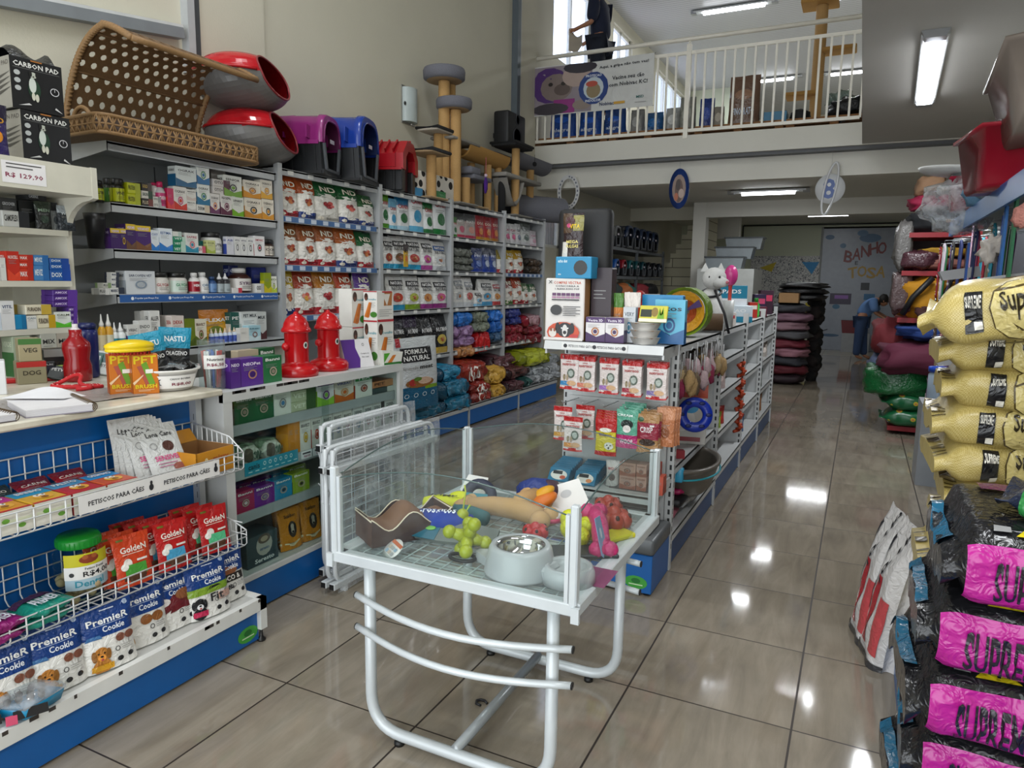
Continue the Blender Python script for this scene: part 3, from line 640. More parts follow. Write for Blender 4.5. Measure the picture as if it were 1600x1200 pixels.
# ================================================================== MEDICINE SHELVES
T2=(0,220,.275)
BX,FL,JR,BT,DR,PC,BG,PK='box','flat','jar','bottle','drop','pouch','bag','pack'
mb,mc='medicine_box','box'
def X_(*a):return a
row(-3.97,1.985,T2,[
(468,522,290,None,(BX,'#b8b81c','#5c6a14','FIBRA'),mb,mc,'small yellow green carton',.1,.1),
(528,605,222,None,(JR,'#26241f','#141412','#b9c21a','NUTRI','#222222'),'supplement_tub','tub','black tub with yellow and rust label'),
(608,668,212,None,(JR,'#2c332a','#171716','#4f8a3a','PRO','#f0f0e0'),'supplement_tub','tub','black lidded tub with green label',None,.06),
(650,722,214,None,(JR,'#26241f','#151514','#c4cc1e','WHEY','#222222'),'supplement_tub','tub','black lidded tub with lime label'),
(724,797,240,303,(FL,'#c5cc20','#aab21a','PROTEIN','#444400'),mb,mc,'upper lime yellow flat carton',.1),
(724,797,303,None,(FL,'#c5cc20','#b0b81c','PROTEIN','#444400'),mb,mc,'lower lime yellow flat carton',.1),
(804,862,240,285,(FL,'#2a2522','#4b3b34','GOLD','#c8a850'),mb,mc,'topmost dark brown flat carton',.1),
(806,866,285,330,(FL,'#dcd8d0','#26452f','SKIN','#30503a'),mb,mc,'middle dark green flat carton',.1),
(804,870,330,None,(FL,'#2a2522','#7a3b34','PLUS','#d8c8a8'),mb,mc,'lowest dark brown flat carton',.1),
(868,908,238,315,(BT,'#d8d4d6','#b81c52','#e8e4e6','','#333333'),'medicine_bottle','bottle','back white bottle with crimson cap',None,.03),
(900,950,232,None,(BT,'#cfcacc','#c01c58','#c83c78','DERM','#f4e8ee'),'medicine_bottle','bottle','front white bottle with crimson cap'),
(870,915,318,350,(FL,'#e4e2dc','#9a9a9a','OTO','#333333'),mb,mc,'upper tiny white carton',.06),
(872,918,350,None,(FL,'#e4e2dc','#b8b8b8','OTO','#333333'),mb,mc,'lower tiny white carton',.06),
(985,1058,262,None,(BX,'#e6e2dc','#d23018','OGRAX','#222222','#c83c78'),mb,mc,'white carton with orange red corner'),
(950,985,270,None,(BX,'#c8205a','#e03c3c','','#ffffff'),mb,mc,'crimson narrow carton'),
(1060,1114,278,340,(BX,'#e6e4de','#d8c8c0','MAXI','#333333'),mb,mc,'upper plain white carton'),
(1060,1114,340,None,(BX,'#e6e4de','#c8c4c0','MAXI','#333333'),mb,mc,'lower plain white carton'),
(1000,1114,150,262,(BX,'#dfe6e4','#1a5f8a','OGRAX','#222222',None,True,None),mb,mc,'green and blue carton lying across the pile'),
(1118,1188,122,248,(BX,'#e8ece8','#1f6fa8','OGRAX','#222222','#2a8a50'),mb,mc,'topmost tall white carton with blue corner'),
(1120,1192,250,365,(BX,'#e8ece8','#17709a','OGRAX','#222222','#2a8a50'),mb,mc,'lower tall white carton with blue corner'),
(1120,1192,365,None,(FL,'#e8e6e0','#d8c8b0','DERM','#333333'),mb,mc,'flat white carton under the blue cornered ones'),
(1194,1246,302,None,(BX,'#e4e0dc','#6a2a5a','OGRAX','#222222','#e08020'),mb,mc,'white carton with plum corner'),
(1198,1280,155,222,(BX,'#77716c','#5c5650','OGRAX-3','#d8d8d8',None,False),mb,mc,'dull grey carton on top of the plum ones',.1,.06),
(1212,1306,222,262,(FL,'#dcd6d2','#5a2a3c','OTO','#444444'),mb,mc,'upper plum ended carton',.12),
(1212,1306,262,305,(FL,'#dcd6d2','#5a2a3c','OTO+','#444444'),mb,mc,'lower plum ended carton',.12),
(1252,1318,302,None,(BX,'#e4e0dc','#5e1c3c','REGEPIL','#222222','#8a4060'),mb,mc,'white carton with maroon ring'),
(1272,1373,200,318,(BX,'#e6e8e0','#7aa83a','SENIOR','#222222','#333333'),mb,mc,'white carton with leafy green foot, upper'),
(1316,1384,320,None,(BX,'#e6e8e0','#7ab820','LENIKIT','#222222'),mb,mc,'white carton with lime green corner, lower'),
(1384,1480,228,325,(BX,'#e4ddcf','#d8901c','OGRAX-3','#222222','#a86a10'),mb,mc,'orange carton upper left of four'),
(1482,1546,225,330,(BX,'#e4ddcf','#e0a83c','OGRAX-3','#222222','#c88a20'),mb,mc,'orange carton upper right of four'),
(1390,1485,328,None,(BX,'#e8dfcf','#c8861c','OGRAX-3','#222222','#222222'),mb,mc,'orange carton lower left of four'),
(1488,1554,334,None,(BX,'#e8dfcf','#d8942c','OGRAX-3','#222222','#222222'),mb,mc,'orange carton lower right of four'),
],'on the top medicine shelf')
row(-3.97,1.72,T2,[
(625,680,498,None,(BX,'#3c1c5e','#50287a','VERMI','#d8c8e8',None,False,'#d8b820'),mb,mc,'purple carton with yellow top',.1),
(680,718,500,None,(BX,'#3c1c5e','#5a3020','VERMI','#d8c8e8','#d8b820',False,'#d8b820'),mb,mc,'narrow purple carton with yellow top',.1),
(712,768,474,None,(BX,'#3c1c5e','#6a4830','VERMI','#d8c8e8',None,True,'#d8b820'),mb,mc,'tall purple carton with yellow top',.1),
(768,855,484,None,(BX,'#44206a','#7a5030','VERMIVET','#d8c8e8',None,True,'#dcbc20'),mb,mc,'wide purple carton with dog picture and yellow top',.1),
(856,902,508,None,(BX,'#dfe6ec','#2a7ac8','OXY','#2a5a98'),mb,mc,'small white carton with blue peaks'),
(902,978,498,None,(BX,'#dfe6ec','#2a7ac8','ESTIMA','#2a5a98'),mb,mc,'large white carton with blue peaks'),
(982,1032,516,545,(FL,'#dcdcd6','#b8c8c0','','#333333'),mb,mc,'topmost white carton of the green stack',.07),
(984,1068,545,572,(FL,'#1f8a64','#bcd8c8','VET','#e8f4ec'),mb,mc,'upper teal flat carton',.07),
(986,1056,572,600,(FL,'#1f8a64','#bcd8c8','VET','#e8f4ec'),mb,mc,'middle teal flat carton',.07),
(986,1056,600,None,(FL,'#1f8a64','#bcd8c8','VET','#e8f4ec'),mb,mc,'lowest teal flat carton',.07),
(1052,1125,525,None,(BX,'#dcdcd8','#2a8aa8','SAFIRE','#a83c50','#d86a7a'),mb,mc,'white carton with teal side and pink ring'),
(1120,1168,598,None,(FL,'#e0dcd8','#c85a6a','LEV','#a83c50'),mb,mc,'small white and pink flat carton',.05),
(1130,1180,570,None,(BX,'#1a6a6a','#2a8a8a','','#ffffff'),mb,mc,'dark teal small carton',.06,.05),
(1176,1222,566,None,(BX,'#c8cc8a','#a8b84a','DOR','#445522'),mb,mc,'pale green small carton'),
(1190,1283,520,None,(JR,'#d6d6d2','#1c1c1e','#e8e8e4','NUTRA','#333333'),'supplement_tub','tub','white tub with black lid'),
(1286,1326,545,None,(BX,'#d8d8e0','#3c50a0','AB','#30408a',None,False),mb,mc,'white and navy striped carton'),
(1330,1365,545,None,(BX,'#e4e4e2','#d8d8dc','APOQ','#30305a','#202028',False),mb,mc,'white carton with black emblem'),
(1366,1402,548,None,(BX,'#e4e4e2','#d8d8dc','APOQ','#30305a','#202028',False),mb,mc,'white carton with black emblem'),
(1404,1440,550,None,(BX,'#e4e4e2','#d8d8dc','APOQ','#30305a','#202028',False),mb,mc,'white carton with black emblem'),
(1442,1502,542,None,(BX,'#e6e4e4','#c02038','SIMPARIC','#a01c30','#202028',False),mb,mc,'white and red carton with black dog emblem'),
(1504,1576,560,None,(JR,'#3a2418','#1c1c1e','#e0d8cc','CON','#333333'),'supplement_tub','tub','brown tub with black lid',None,.02),
],'on the second medicine shelf')
row(-3.97,1.455,T2,[
(563,622,838,None,(FL,'#b8b8b4','#d8d8d4','FLU','#333333'),mb,mc,'grey flat carton at the left end',.07),
(585,632,808,838,(FL,'#c8c8c0','#88a070','FLU','#333333'),mb,mc,'grey flat carton on the left pair',.07),
(632,678,748,776,(FL,'#dcdcd8','#333a48','MAR','#223'+'355'),mb,mc,'topmost white flat carton',.06),
(632,676,776,804,(FL,'#dcdcd8','#333a48','MAR','#223355'),mb,mc,'second white flat carton from top',.06),
(632,676,804,834,(FL,'#dcdcd8','#333a48','MAR','#223355'),mb,mc,'third white flat carton from top',.06),
(624,706,834,None,(FL,'#dcdcd8','#333a48','MARBO','#223355'),mb,mc,'lowest white flat carton',.06),
(712,878,740,None,(BX,'#d4d8dc','#b0b8c0','SARCOPEN VET','#33405a','#8a98a8',False),mb,mc,'large pale carton with ring drawing',.1),
(880,983,746,None,(JR,'#d8d4ce','#1e1e1e','#e4e0da','GLYCAN','#b04a50'),'supplement_tub','tub','white tub with red lettering'),
(986,1088,748,None,(JR,'#d8d4ce','#1e1e1e','#cfe0d4','GLYCAN','#208a5a'),'supplement_tub','tub','white tub with green band'),
(1095,1148,750,None,(BT,'#e0dedc','#e0dedc','#a81c30','HEMO','#ffffff'),'medicine_bottle','bottle','white bottle with red band'),
(1142,1198,748,None,(BT,'#e4e2e0','#dcdcda','#e8e8e6','ORG','#5a7a9a'),'medicine_bottle','bottle','plain white pill bottle'),
(1200,1242,772,None,(BT,'#2a4a7a','#24406a','#6a90c0','','#ffffff'),'medicine_bottle','bottle','small blue bottle'),
(1242,1280,752,None,(DR,'#2c2c30','#e0e0e0','#a8b4b8'),'dropper_bottle','bottle','dark dropper bottle with white nozzle'),
(1276,1318,752,None,(DR,'#2c2c30','#e0e0e0','#a8b4b8'),'dropper_bottle','bottle','dark dropper bottle with white nozzle'),
(1300,1352,708,None,(BX,'#1c2860','#101838','CEF','#c8d0e8'),mb,mc,'navy carton at the back',.06,.1),
(1322,1376,836,None,(FL,'#e0dcda','#c84050','','#333333'),mb,mc,'tiny white and red carton',.05),
(1350,1452,724,None,(BT,'#3a1a14','#e8e6e4','#dcd8d4','SYRUP','#5a3a5a'),'medicine_bottle','bottle','large brown bottle with white cap'),
(1430,1508,720,None,(BX,'#20308a','#16205a','','#ffffff'),mb,mc,'dark blue carton at the back',.06,.12),
(1456,1500,812,None,(FL,'#dcdcd8','#b8b8b4','OSS','#333333'),mb,mc,'small white flat carton',.06),
(1500,1540,750,None,(BX,'#8a9a1a','#c8b820','','#333333'),mb,mc,'olive narrow carton'),
(1538,1572,770,None,(BX,'#e4e4da','#b8c840','ED','#556622','#7a8a2a'),mb,mc,'white and lime narrow carton'),
],'on the third medicine shelf')
row(-3.87,1.12,T2,[
(566,606,985,None,(DR,'#c8941c','#e0ded8','#d8c8a0'),'dropper_bottle','bottle','tall amber bottle with long white nozzle'),
(604,650,985,None,(DR,'#c8941c','#e0ded8','#dcd8c0'),'dropper_bottle','bottle','tall amber bottle with long white nozzle'),
(643,676,1032,None,(DR,'#e0e4e2','#e4e4e2','#2a8a94'),'dropper_bottle','bottle','white bottle with teal label and nozzle'),
(674,724,1034,None,(DR,'#e0e4e2','#e4e4e2','#2a8a94'),'dropper_bottle','bottle','white bottle with teal label and nozzle'),
(724,785,1045,None,(BX,'#dcdcd8','#6a4a8a','VIRBAC','#444444',None,False),mb,mc,'white carton with purple foot'),
(785,858,1022,None,(BX,'#e0e0dc','#30408a','ENDO','#444444','#c8c8c8',False),mb,mc,'white carton with small navy mark'),
(798,850,968,None,(BX,'#b8b8b4','#8a8a88','','#444444',None,False),mb,mc,'greyish carton behind',.06,.1),
(848,906,966,None,(BX,'#e0e0dc','#a8a8a6','ALLER','#444444','#8a8a8a'),mb,mc,'tall white carton with dog picture',.08,.05),
(908,975,1085,None,(FL,'#dcdcd8','#2a7a90','','#333333'),mb,mc,'white and teal flat carton',.06),
(938,1000,992,None,(BX,'#d8cfc8','#a8745a','','#444444',None,False),mb,mc,'beige carton behind',.06,.1),
(974,1044,995,None,(BX,'#dcd0c8','#d0502a','DEXA','#b03a30'),mb,mc,'beige carton with rust corner'),
(1048,1106,1012,None,(BX,'#6a7a1c','#4a5a14','','#e8e8c8'),mb,mc,'olive green carton'),
(1106,1172,1014,None,(BX,'#ded8c4','#5a6a28','BRAVECT','#5a2a1c','#7a4a28'),mb,mc,'cream carton with olive foot'),
(1145,1310,960,None,(PC,'#d8a020','#c87a20','FLEXA','#ffffff','#6a7a1c',3),'treat_pouch','pouch','orange and green curved pack behind',.06,.12),
(1310,1380,975,None,(BX,'#20564e','#d8d8d4','PET','#e8e8e4'),mb,mc,'dark teal carton with white lettering',.08,.08),
(1368,1470,972,None,(BX,'#dce0de','#b8c8c4','PET MILK','#22303a',None,False,'#d0d4d2'),mb,mc,'white milk carton with black lettering',.1,.06),
(1458,1512,972,None,(BX,'#c8ccca','#50282c','MILK','#22303a'),mb,mc,'grey milk carton with dark red corner',.1,.06),
(1364,1414,1064,None,(BX,'#e2e0da','#c8c8c4','','#444444',None,False),mb,mc,'plain white carton in front'),
(1412,1480,1050,None,(BX,'#a8d0dc','#c8dce0','EUKANU','#20586a','#8a4a3a'),mb,mc,'pale blue carton in front'),
],'on the fourth medicine shelf')
for i,x in enumerate([1212,1238,1264,1290,1316,1342]):
 a=at(T2[0]+T2[2]*x,520,'x',-3.9);put('syr',g_drop('#c8d4e4','#e8d4b8','#4a60b0'),(a.x-.02,a.y,1.12),R_(90),'small vial with blue label on fourth medicine shelf, %s in its row'%(ORD[i]),'bottle','medicine_vial','vials on the fourth medicine shelf',(.8,.8,.62))
 # cream cabinet shelves
TC=(0,220,.275);CF_=CX-.2
row(CF_,1.80,TC,[
(0,92,325,None,(BX,'#3a3c3c','#24262a','GROOVER','#c8ccd0',None,False),mb,mc,'dark grey carton',.12,.05),
(10,165,400,None,(FL,'#d0d2ce','#24262a','CAMOFLEX','#222222'),mb,mc,'white flat carton with black end',.08),
(105,205,340,None,(BX,'#1c1e1e','#30322f','','#888888'),mb,mc,'black carton',.1,.05),
(155,262,302,340,(FL,'#202224','#14161a','CASERIZ','#b8bcc0'),mb,mc,'black flat carton lying on the pile',.1,.03),
(205,300,345,None,(PC,'#1c1f1c','#2c382c','MEN','#8aa08a','#34463a',4),'treat_pouch','pouch','black and green packet'),
(290,340,350,None,(PC,'#9aa0a4','#2a2e34','','#333333','#50585e',5),'treat_pouch','pouch','silver packet',.05,.04),
(335,440,370,None,(PC,'#20282f','#9aa2a8','WEAR','#c8d0d4','#48525a',6),'treat_pouch','pouch','grey and black packet'),
],'on the upper cabinet shelf')
row(CF_,1.535,TC,[
(0,30,665,None,(BX,'#dcdcd8','#b8b8b4','','#333333',None,False),mb,mc,'white carton'),
(34,106,628,None,(BX,'#c83020','#e0482c','NUXCELL','#f4e8e4',None,True),mb,mc,'tall red carton',.1),
(108,188,648,688,(FL,'#d03a24','#b82c1c','MAX','#f4e8e4'),mb,mc,'uppermost red flat carton',.08),
(108,188,688,726,(FL,'#d03a24','#b82c1c','MAX','#f4e8e4'),mb,mc,'middle red flat carton',.08),
(108,188,726,None,(FL,'#d03a24','#b82c1c','MAX','#f4e8e4'),mb,mc,'lowest red flat carton',.08),
(190,276,650,710,(FL,'#4a86c0','#2c6cae','MEVIZ','#e8f0f8'),mb,mc,'upper pale blue carton',.08),
(190,278,710,None,(FL,'#4a86c0','#2c6cae','MEVIZ','#e8f0f8'),mb,mc,'lower pale blue carton',.08),
(282,392,668,700,(FL,'#1c5aa8','#1648a0','DOX','#e8f0f8'),mb,mc,'topmost bright blue carton',.07),
(284,398,700,734,(FL,'#1c5aa8','#1648a0','DOX','#e8f0f8'),mb,mc,'middle bright blue carton',.07),
(284,402,734,None,(FL,'#1c5aa8','#1648a0','DOX','#e8f0f8'),mb,mc,'lowest bright blue carton',.07),
],'on the middle cabinet shelf')
row(CF_,1.29,TC,[
(0,76,910,None,(BX,'#dcdcdc','#c0c8d0','VITIL','#30406a',None,False),mb,mc,'tall white carton',.08),
(82,148,990,None,(FL,'#1c86b8','#1670a0','','#ffffff'),mb,mc,'sky blue flat carton',.08),
(150,208,994,None,(BX,'#dcdcd8','#b8d0d8','CAN','#336677',None,False),mb,mc,'short white carton',.07),
(145,292,932,988,(FL,'#e0d8c0','#c8a840','FURADIN','#403020'),mb,mc,'upper cream and gold carton',.1),
(210,318,990,None,(FL,'#e4dcc0','#c8a020','FURADIN','#403020'),mb,mc,'lower cream and gold carton',.1),
(312,402,972,None,(BX,'#dfe4dc','#58b830','CALM','#334422',None,True),mb,mc,'white and bright green carton',.1),
]+[(300 if k<3 else 385,440,848+32*k,848+32*(k+1)if k<5 else None,(FL,'#4c2880','#5c3496','AMOX','#d8c8ec'),mb,mc,'purple flat carton of the tall stack',.1)for k in range(6)],
'on the lower cabinet shelf')
row(CF_,1.05,TC,[
(70,170,1110,None,(BX,'#a8b49a','#3a6a3a','VERDE','#d8e0c8'),mb,mc,'green and beige carton',.1),
(230,320,1095,None,(BX,'#b8b8ac','#2a6a44','MIX','#333333'),mb,mc,'grey carton with green wedge',.08),
(320,412,1092,None,(BX,'#b0a89a','#6a4038','MIX','#333333','#484038'),mb,mc,'taupe carton with pictures',.08),
],'on the low cabinet shelf')
# ================================================================== FOOD BAGS ON THE WALL BAYS
T6=(420,240,.275);fb,fc='food_bag','food bag'
def ND(top,bot,s,pics=('#8a3b2a','#b9563d','#c87a4a')):return(BG,'#e9e6df',top,bot,'ND','#f4ecd8',pics,'#e6e3dc',s)
OR,BR,GR,RD,NV='#b4501e','#8a5226','#1d5a30','#a3202c','#22387a'
row(-3.99,2.03,T6,[
(55,175,122,None,ND(OR,RD,1),fb,fc,'white bag with orange top and red foot'),
(170,275,136,None,ND('#9c4a22',NV,2),fb,fc,'white bag with rust top and navy foot'),
(262,410,158,None,ND(GR,'#c8c4bc',3,('#a02c34','#c04a44')),fb,fc,'wide white bag with green top'),
(405,522,176,None,ND(GR,NV,4,('#b03c3c','#8a2a2c','#d86a5a')),fb,fc,'white bag with green top and navy foot'),
(515,612,236,None,ND('#2a5a30',NV,5,('#b04a3c','#5a3a2c')),fb,fc,'short white bag with green top and navy foot'),
],'on first bay top shelf')
row(-3.99,1.665,T6,[
(65,180,395,None,ND(BR,RD,6),fb,fc,'white bag with brown top and red foot'),
(172,285,408,None,ND('#8a4a22',RD,7),fb,fc,'white bag with brown top and red foot'),
(278,395,408,None,ND('#94522a',RD,8),fb,fc,'white bag with brown top and red foot'),
(388,515,424,None,ND('#a4541e',NV,9),fb,fc,'white bag with brown top and navy foot'),
(505,606,446,None,ND(GR,RD,10),fb,fc,'short white bag with green top and red foot'),
],'on first bay middle shelf')
row(-3.99,1.275,T6,[
(70,155,664,None,ND('#b89c28',NV,11),fb,fc,'white bag with yellow top and navy foot'),
(150,268,664,None,ND('#9c3a20',RD,12,('#d88a78','#c85a4a','#d8a040')),fb,fc,'white bag with red and green top'),
(268,396,664,None,ND('#a86a1e',RD,13,('#a02c34','#c04a44')),fb,fc,'white bag with gold top and magenta foot'),
(385,488,670,None,ND('#a83c1e',RD,14,('#a02c34','#8a2a44')),fb,fc,'white bag with orange red top'),
(500,590,672,None,ND('#5a3a8a',NV,15),fb,fc,'white bag with purple top'),
],'on first bay lower shelf')
def RC(top,low,s):return(PC,'#dfe2e4',top,'CANIN','#b03a40','#3a90b8' if '8' in top else '#2a6a3c',s,low)
row(-3.99,2.03,T6,[
(640,694,206,None,RC('#5a9a20','#4a8a1c',1),fb,fc,'narrow white bag with lime top'),
(690,738,256,None,RC('#6aa8c8','#7ab8d0',2),fb,fc,'narrow pale blue bag'),
(735,813,236,None,RC('#1f6f9c','#a8c8d8',3),fb,fc,'white bag with blue top'),
(810,893,190,None,RC('#2f86b8','#5aa8cc',4),fb,fc,'tall white bag with bright blue top'),
(888,950,260,None,RC('#14602c','#1d6a34',5),fb,fc,'short white bag with dark green top'),
(943,1026,212,None,RC('#1b7a3a','#147034',6),fb,fc,'tall white bag with dark green top'),
],'on second bay top shelf')
def FN(acc,low,s,bl='#26262a'):return(PK,'#dcdcda','#dcdcda','NATURAL','#555555',acc,bl,s,low)
row(-3.99,1.665,T6,[
(610,660,480,None,FN('#a83c34','#2a88b0',1),fb,fc,'half hidden white bag with blue foot'),
(648,716,470,None,FN('#a04030','#2494bc',2),fb,fc,'white bag with black label and turquoise foot'),
(702,790,468,None,FN('#7a5a40','#2494bc',3),fb,fc,'white bag with black label and turquoise foot'),
(786,872,474,None,FN('#a83c34','#2494bc',4),fb,fc,'white bag with black label and turquoise foot'),
(868,938,484,None,FN('#b03c8a','#a84a90',5),fb,fc,'white bag with magenta patch'),
(930,1022,500,None,FN('#c8ccd0','#b8bcc0',6,'#2a5a9a'),fb,fc,'silver bag with blue label'),
],'on second bay middle shelf')
row(-3.99,1.275,T6,[
(682,782,688,None,FN('#b8402c','#2a8ab0',7),fb,fc,'white bag with black label and red salmon picture'),
(778,872,694,None,FN('#a8b03c','#7a9a28',8),fb,fc,'white bag with black label and green foot'),
(870,940,704,None,FN('#c8884a','#8a2a78',9),fb,fc,'white bag with black label and purple foot'),
(935,1024,704,None,FN('#c85a8a','#8a2a78',10),fb,fc,'white bag with black label and purple foot'),
],'on second bay lower shelf')
def NT(top,s,low='#1a1a1e',acc='#b89a3c'):return(PK,'#1d1d20',top,'NUTRIVE','#e8e8e8',acc,None,s,low)
row(-3.99,.80,T6,[
(700,782,920,None,NT('#1c1a2a',11),fb,fc,'black bag with purple zip and white lettering'),
(780,860,920,None,NT('#2a1c3a',12),fb,fc,'black bag with purple zip and white lettering'),
(858,940,920,None,NT('#1c1c20',13),fb,fc,'black bag with white lettering'),
(940,1028,916,None,NT('#1c1c20',14,'#c0a040','#c8b050'),fb,fc,'black bag with gold meat picture foot'),
],'on second bay low shelf')
row(-3.99,2.03,T6,[
(1050,1078,360,None,RC('#3a7a2a','#3a8a2c',7),fb,fc,'narrow green bag'),
(1076,1130,338,None,(PC,'#b8b0ac','#3a3c40','NATU','#e8e8e8','#b8506a',8,'#b03050'),fb,fc,'grey and pink bag'),
(1125,1192,345,None,(PC,'#a89a98','#46484c','NATU','#e8e8e8','#c88a7a',9,'#b03050'),fb,fc,'grey bag with crimson foot'),
(1188,1235,352,None,(PC,'#a01c28','#8a1420','DOG','#e8d8c8','#c87a28',10,'#b08020'),fb,fc,'bright red bag'),
(1232,1280,360,None,(PC,'#a01c28','#8a1420','DOG','#e8d8c8','#c87a28',11,'#b08020'),fb,fc,'bright red bag'),
(1278,1318,364,None,(PC,'#961a26','#8a1420','DOG','#e8d8c8','#c87a28',12,'#a06a20'),fb,fc,'bright red bag'),
],'on third bay top shelf')
row(-3.99,1.665,T6,[
(1168,1230,538,None,(PC,'#24408a','#1a2c5c','PRO','#c8d0e8','#4a6ab0',13,'#1c3c9a'),fb,fc,'shiny blue bag'),
(1225,1268,536,None,(PC,'#24408a','#2a3048','PRO','#c8d0e8','#a8b4c8',14,'#1c3c9a'),fb,fc,'shiny blue bag'),
(1264,1308,542,None,(PC,'#24408a','#2a3048','PRO','#c8d0e8','#a8b4c8',15,'#1c3c9a'),fb,fc,'shiny blue bag'),
],'on third bay middle shelf')
row(-3.99,1.275,T6,[
(1052,1116,694,None,FN('#b8bcc0','#c8ccd0',16,'#8a9098'),fb,fc,'pale silver bag'),
(1114,1172,704,None,FN('#c05a5a','#c8ccd0',17,'#8a9098'),fb,fc,'silver bag with red fruit'),
(1174,1222,778,None,FN('#7ab0d0','#7ab0d0',18,'#303438'),fb,fc,'small silver blue bag'),
(1206,1280,714,None,FN('#58a0c8','#4a98c4',19,'#303438'),fb,fc,'white bag with blue picture and red tab'),
(1276,1324,722,None,FN('#c8883a','#b03a3a',20,'#a02c34'),fb,fc,'white bag with red and orange foot'),
],'on third bay lower shelf')
row(-3.99,2.03,T6,[
(1345,1384,396,None,(PC,'#d0ccd0','#c8c8cc','CAT','#a03060','#c83a78',16,'#c8c8cc'),fb,fc,'slim white bag with pink disc'),
(1380,1415,400,None,(PC,'#d0ccd0','#c8c8cc','CAT','#a03060','#c83a78',17,'#c8c8cc'),fb,fc,'slim white bag with pink disc'),
(1411,1446,400,None,(PC,'#d0ccd0','#c8c8cc','CAT','#303440','#4a5a78',18,'#c8c8cc'),fb,fc,'slim white bag with grey disc'),
(1440,1500,394,None,(PC,'#c4c8c8','#48504c','CAT','#303440','#2a4a40',19,'#c8c8cc'),fb,fc,'wide grey white bag'),
(1494,1534,440,None,(PC,'#cfc4cc','#b8b0b8','CAT','#a03060','#c890a8',20,'#c8a8b8'),fb,fc,'short pink white bag'),
],'on fourth bay top shelf')
row(-3.99,1.665,T6,[
(1310,1352,548,None,ND('#8a7a28',RD,21),fb,fc,'half hidden white and olive bag'),
(1352,1404,548,None,ND('#c0a030',RD,22),fb,fc,'white bag with gold top'),
(1400,1458,548,None,ND('#b89020',RD,23),fb,fc,'white bag with gold top'),
],'on fourth bay middle shelf')
row(-3.99,1.275,T6,[
(1345,1400,704,None,ND('#7a2a20','#4a7a2a',24),fb,fc,'white bag with dark red top and green foot'),
(1396,1452,704,None,ND('#a8401e',RD,25),fb,fc,'white bag with orange top'),
(1446,1482,736,None,ND('#3a5a2a',RD,26),fb,fc,'narrow white bag with green top'),
(1482,1532,742,None,ND('#2a5a30','#8a8a88',27),fb,fc,'short white bag with dark green disc'),
],'on fourth bay lower shelf')
# hanging yellow packet on the shelf edge
a=at(634,385,'x',-3.93);put('hp',g_pouch('#c8a020','#3a3030','MIX','#2a1a10','#c86a20',3),(a.x,a.y,1.69),R_(90),'small yellow packet hung before the second bay middle shelf','packet','treat_packet',scale=(.55,.3,1.0))
def sacks(X,tr,items,place,axis='x',rz=R_(90)):
 """sacks lying flat: (x0, x1, y_top, y_bottom, base, band, text, description, depth[, seed])"""
 ox,oy,sc=tr
 for q,it in enumerate(items):
  x0,x1,yt,yb,base,band,txt,desc,dep=it[:9];XX=X-(it[9]if len(it)>9 else 0)
  A=at(ox+sc*x0,oy+sc*(yt+yb)/2,axis,XX);C=at(ox+sc*x1,oy+sc*(yt+yb)/2,axis,XX)
  zt=at(ox+sc*(x0+x1)/2,oy+sc*yt,axis,XX).z;zb=at(ox+sc*(x0+x1)/2,oy+sc*yb,axis,XX).z
  L=(C-A).length*1.04;H=max(.05,zt-zb)*1.04;mid=(A+C)/2;n=Vector((math.sin(rz),-math.cos(rz),0));loc=Vector((mid.x,mid.y,zb))-n*dep/2
  ops=([('r',.22,.1,.8,.9,band)]if band else[])+([('t',.5,.5,.36,.42,txt,'#e6e2da')]if txt else[])
  top=[('r',.2,.15,.8,.85,band)]if band else[]
  put('sack%s%s'%(place,q),lambda:pillow_mesh(L,dep,H,base,ops,top,seed=q*3.1+len(place),wr=.24,rough=.2,flange=.06,ramp=1.2,nu=36),loc,rz+rnd.uniform(-.04,.04),'%s %s'%(desc,place),'food bag','food_sack','food sacks %s'%place)
sacks(-3.97,T6,[
(1055,1165,538,590,'#6a6e68',None,'','uppermost grey sack lying',.3),(1055,1168,588,632,'#62665f',None,'','middle grey sack lying',.3),(1055,1172,630,668,'#6a6e68',None,'','lowest grey sack lying',.3),
],'on third bay middle shelf')
sacks(-3.95,T6,[
(1040,1172,905,985,'#1f5fa8','#2a6fc0','','blue sack at left',.34),(1168,1258,900,960,'#6c7468','#7c8474','','olive grey upper sack',.34),(1165,1262,958,1015,'#6c7468','#788070','','olive grey lower sack',.34),
(1240,1336,886,956,'#1d66c0','#2a74cc','','bright blue upper right sack',.34),(1262,1340,952,1018,'#1d5cb0','#2a6cc0','','bright blue lower right sack',.34),
(1050,1176,978,1048,'#8a6a92','#9a7aa4','','lilac upper sack',.34),(1060,1182,1044,1098,'#8a6a92','#9a7aa4','','lilac lower sack',.34),
(1062,1180,1094,1158,'#b07a4a','#c08a58','','tan sack at the bottom',.34),(1186,1262,1020,1130,'#b81c20','#c02428','','bright red tall folded sack',.3),(1262,1338,1015,1072,'#2a4a6a','#3a5a7a','','dark blue patterned sack',.34),
],'on third bay low shelf')
sacks(-3.95,T6,[
(1345,1440,885,935,'#202a60','#2c3880','','navy upper sack',.34),(1345,1445,930,975,'#202a60','#2c3880','','navy lower sack',.34),(1440,1560,920,985,'#8a2030','#b89098','','crimson and silver sack at right',.34),
(1345,1450,975,1025,'#6e1a24','#8a2030','','wine red upper left sack',.34),(1448,1560,980,1025,'#6e1a24','#8a2030','','wine red upper right sack',.34),
(1345,1450,1022,1080,'#6e1a24','#8a2030','','wine red lower left sack',.34),(1448,1560,1022,1085,'#6e1a24','#7a1c2a','','wine red lower right sack',.34),
(1460,1560,600,640,'#2a2420','#4a3a2c','','dark brown upper pack',.25),(1460,1560,640,680,'#2a2420','#4a3a2c','','dark brown lower pack',.25),
],'on the fourth bay')
TB=(600,480,.2)
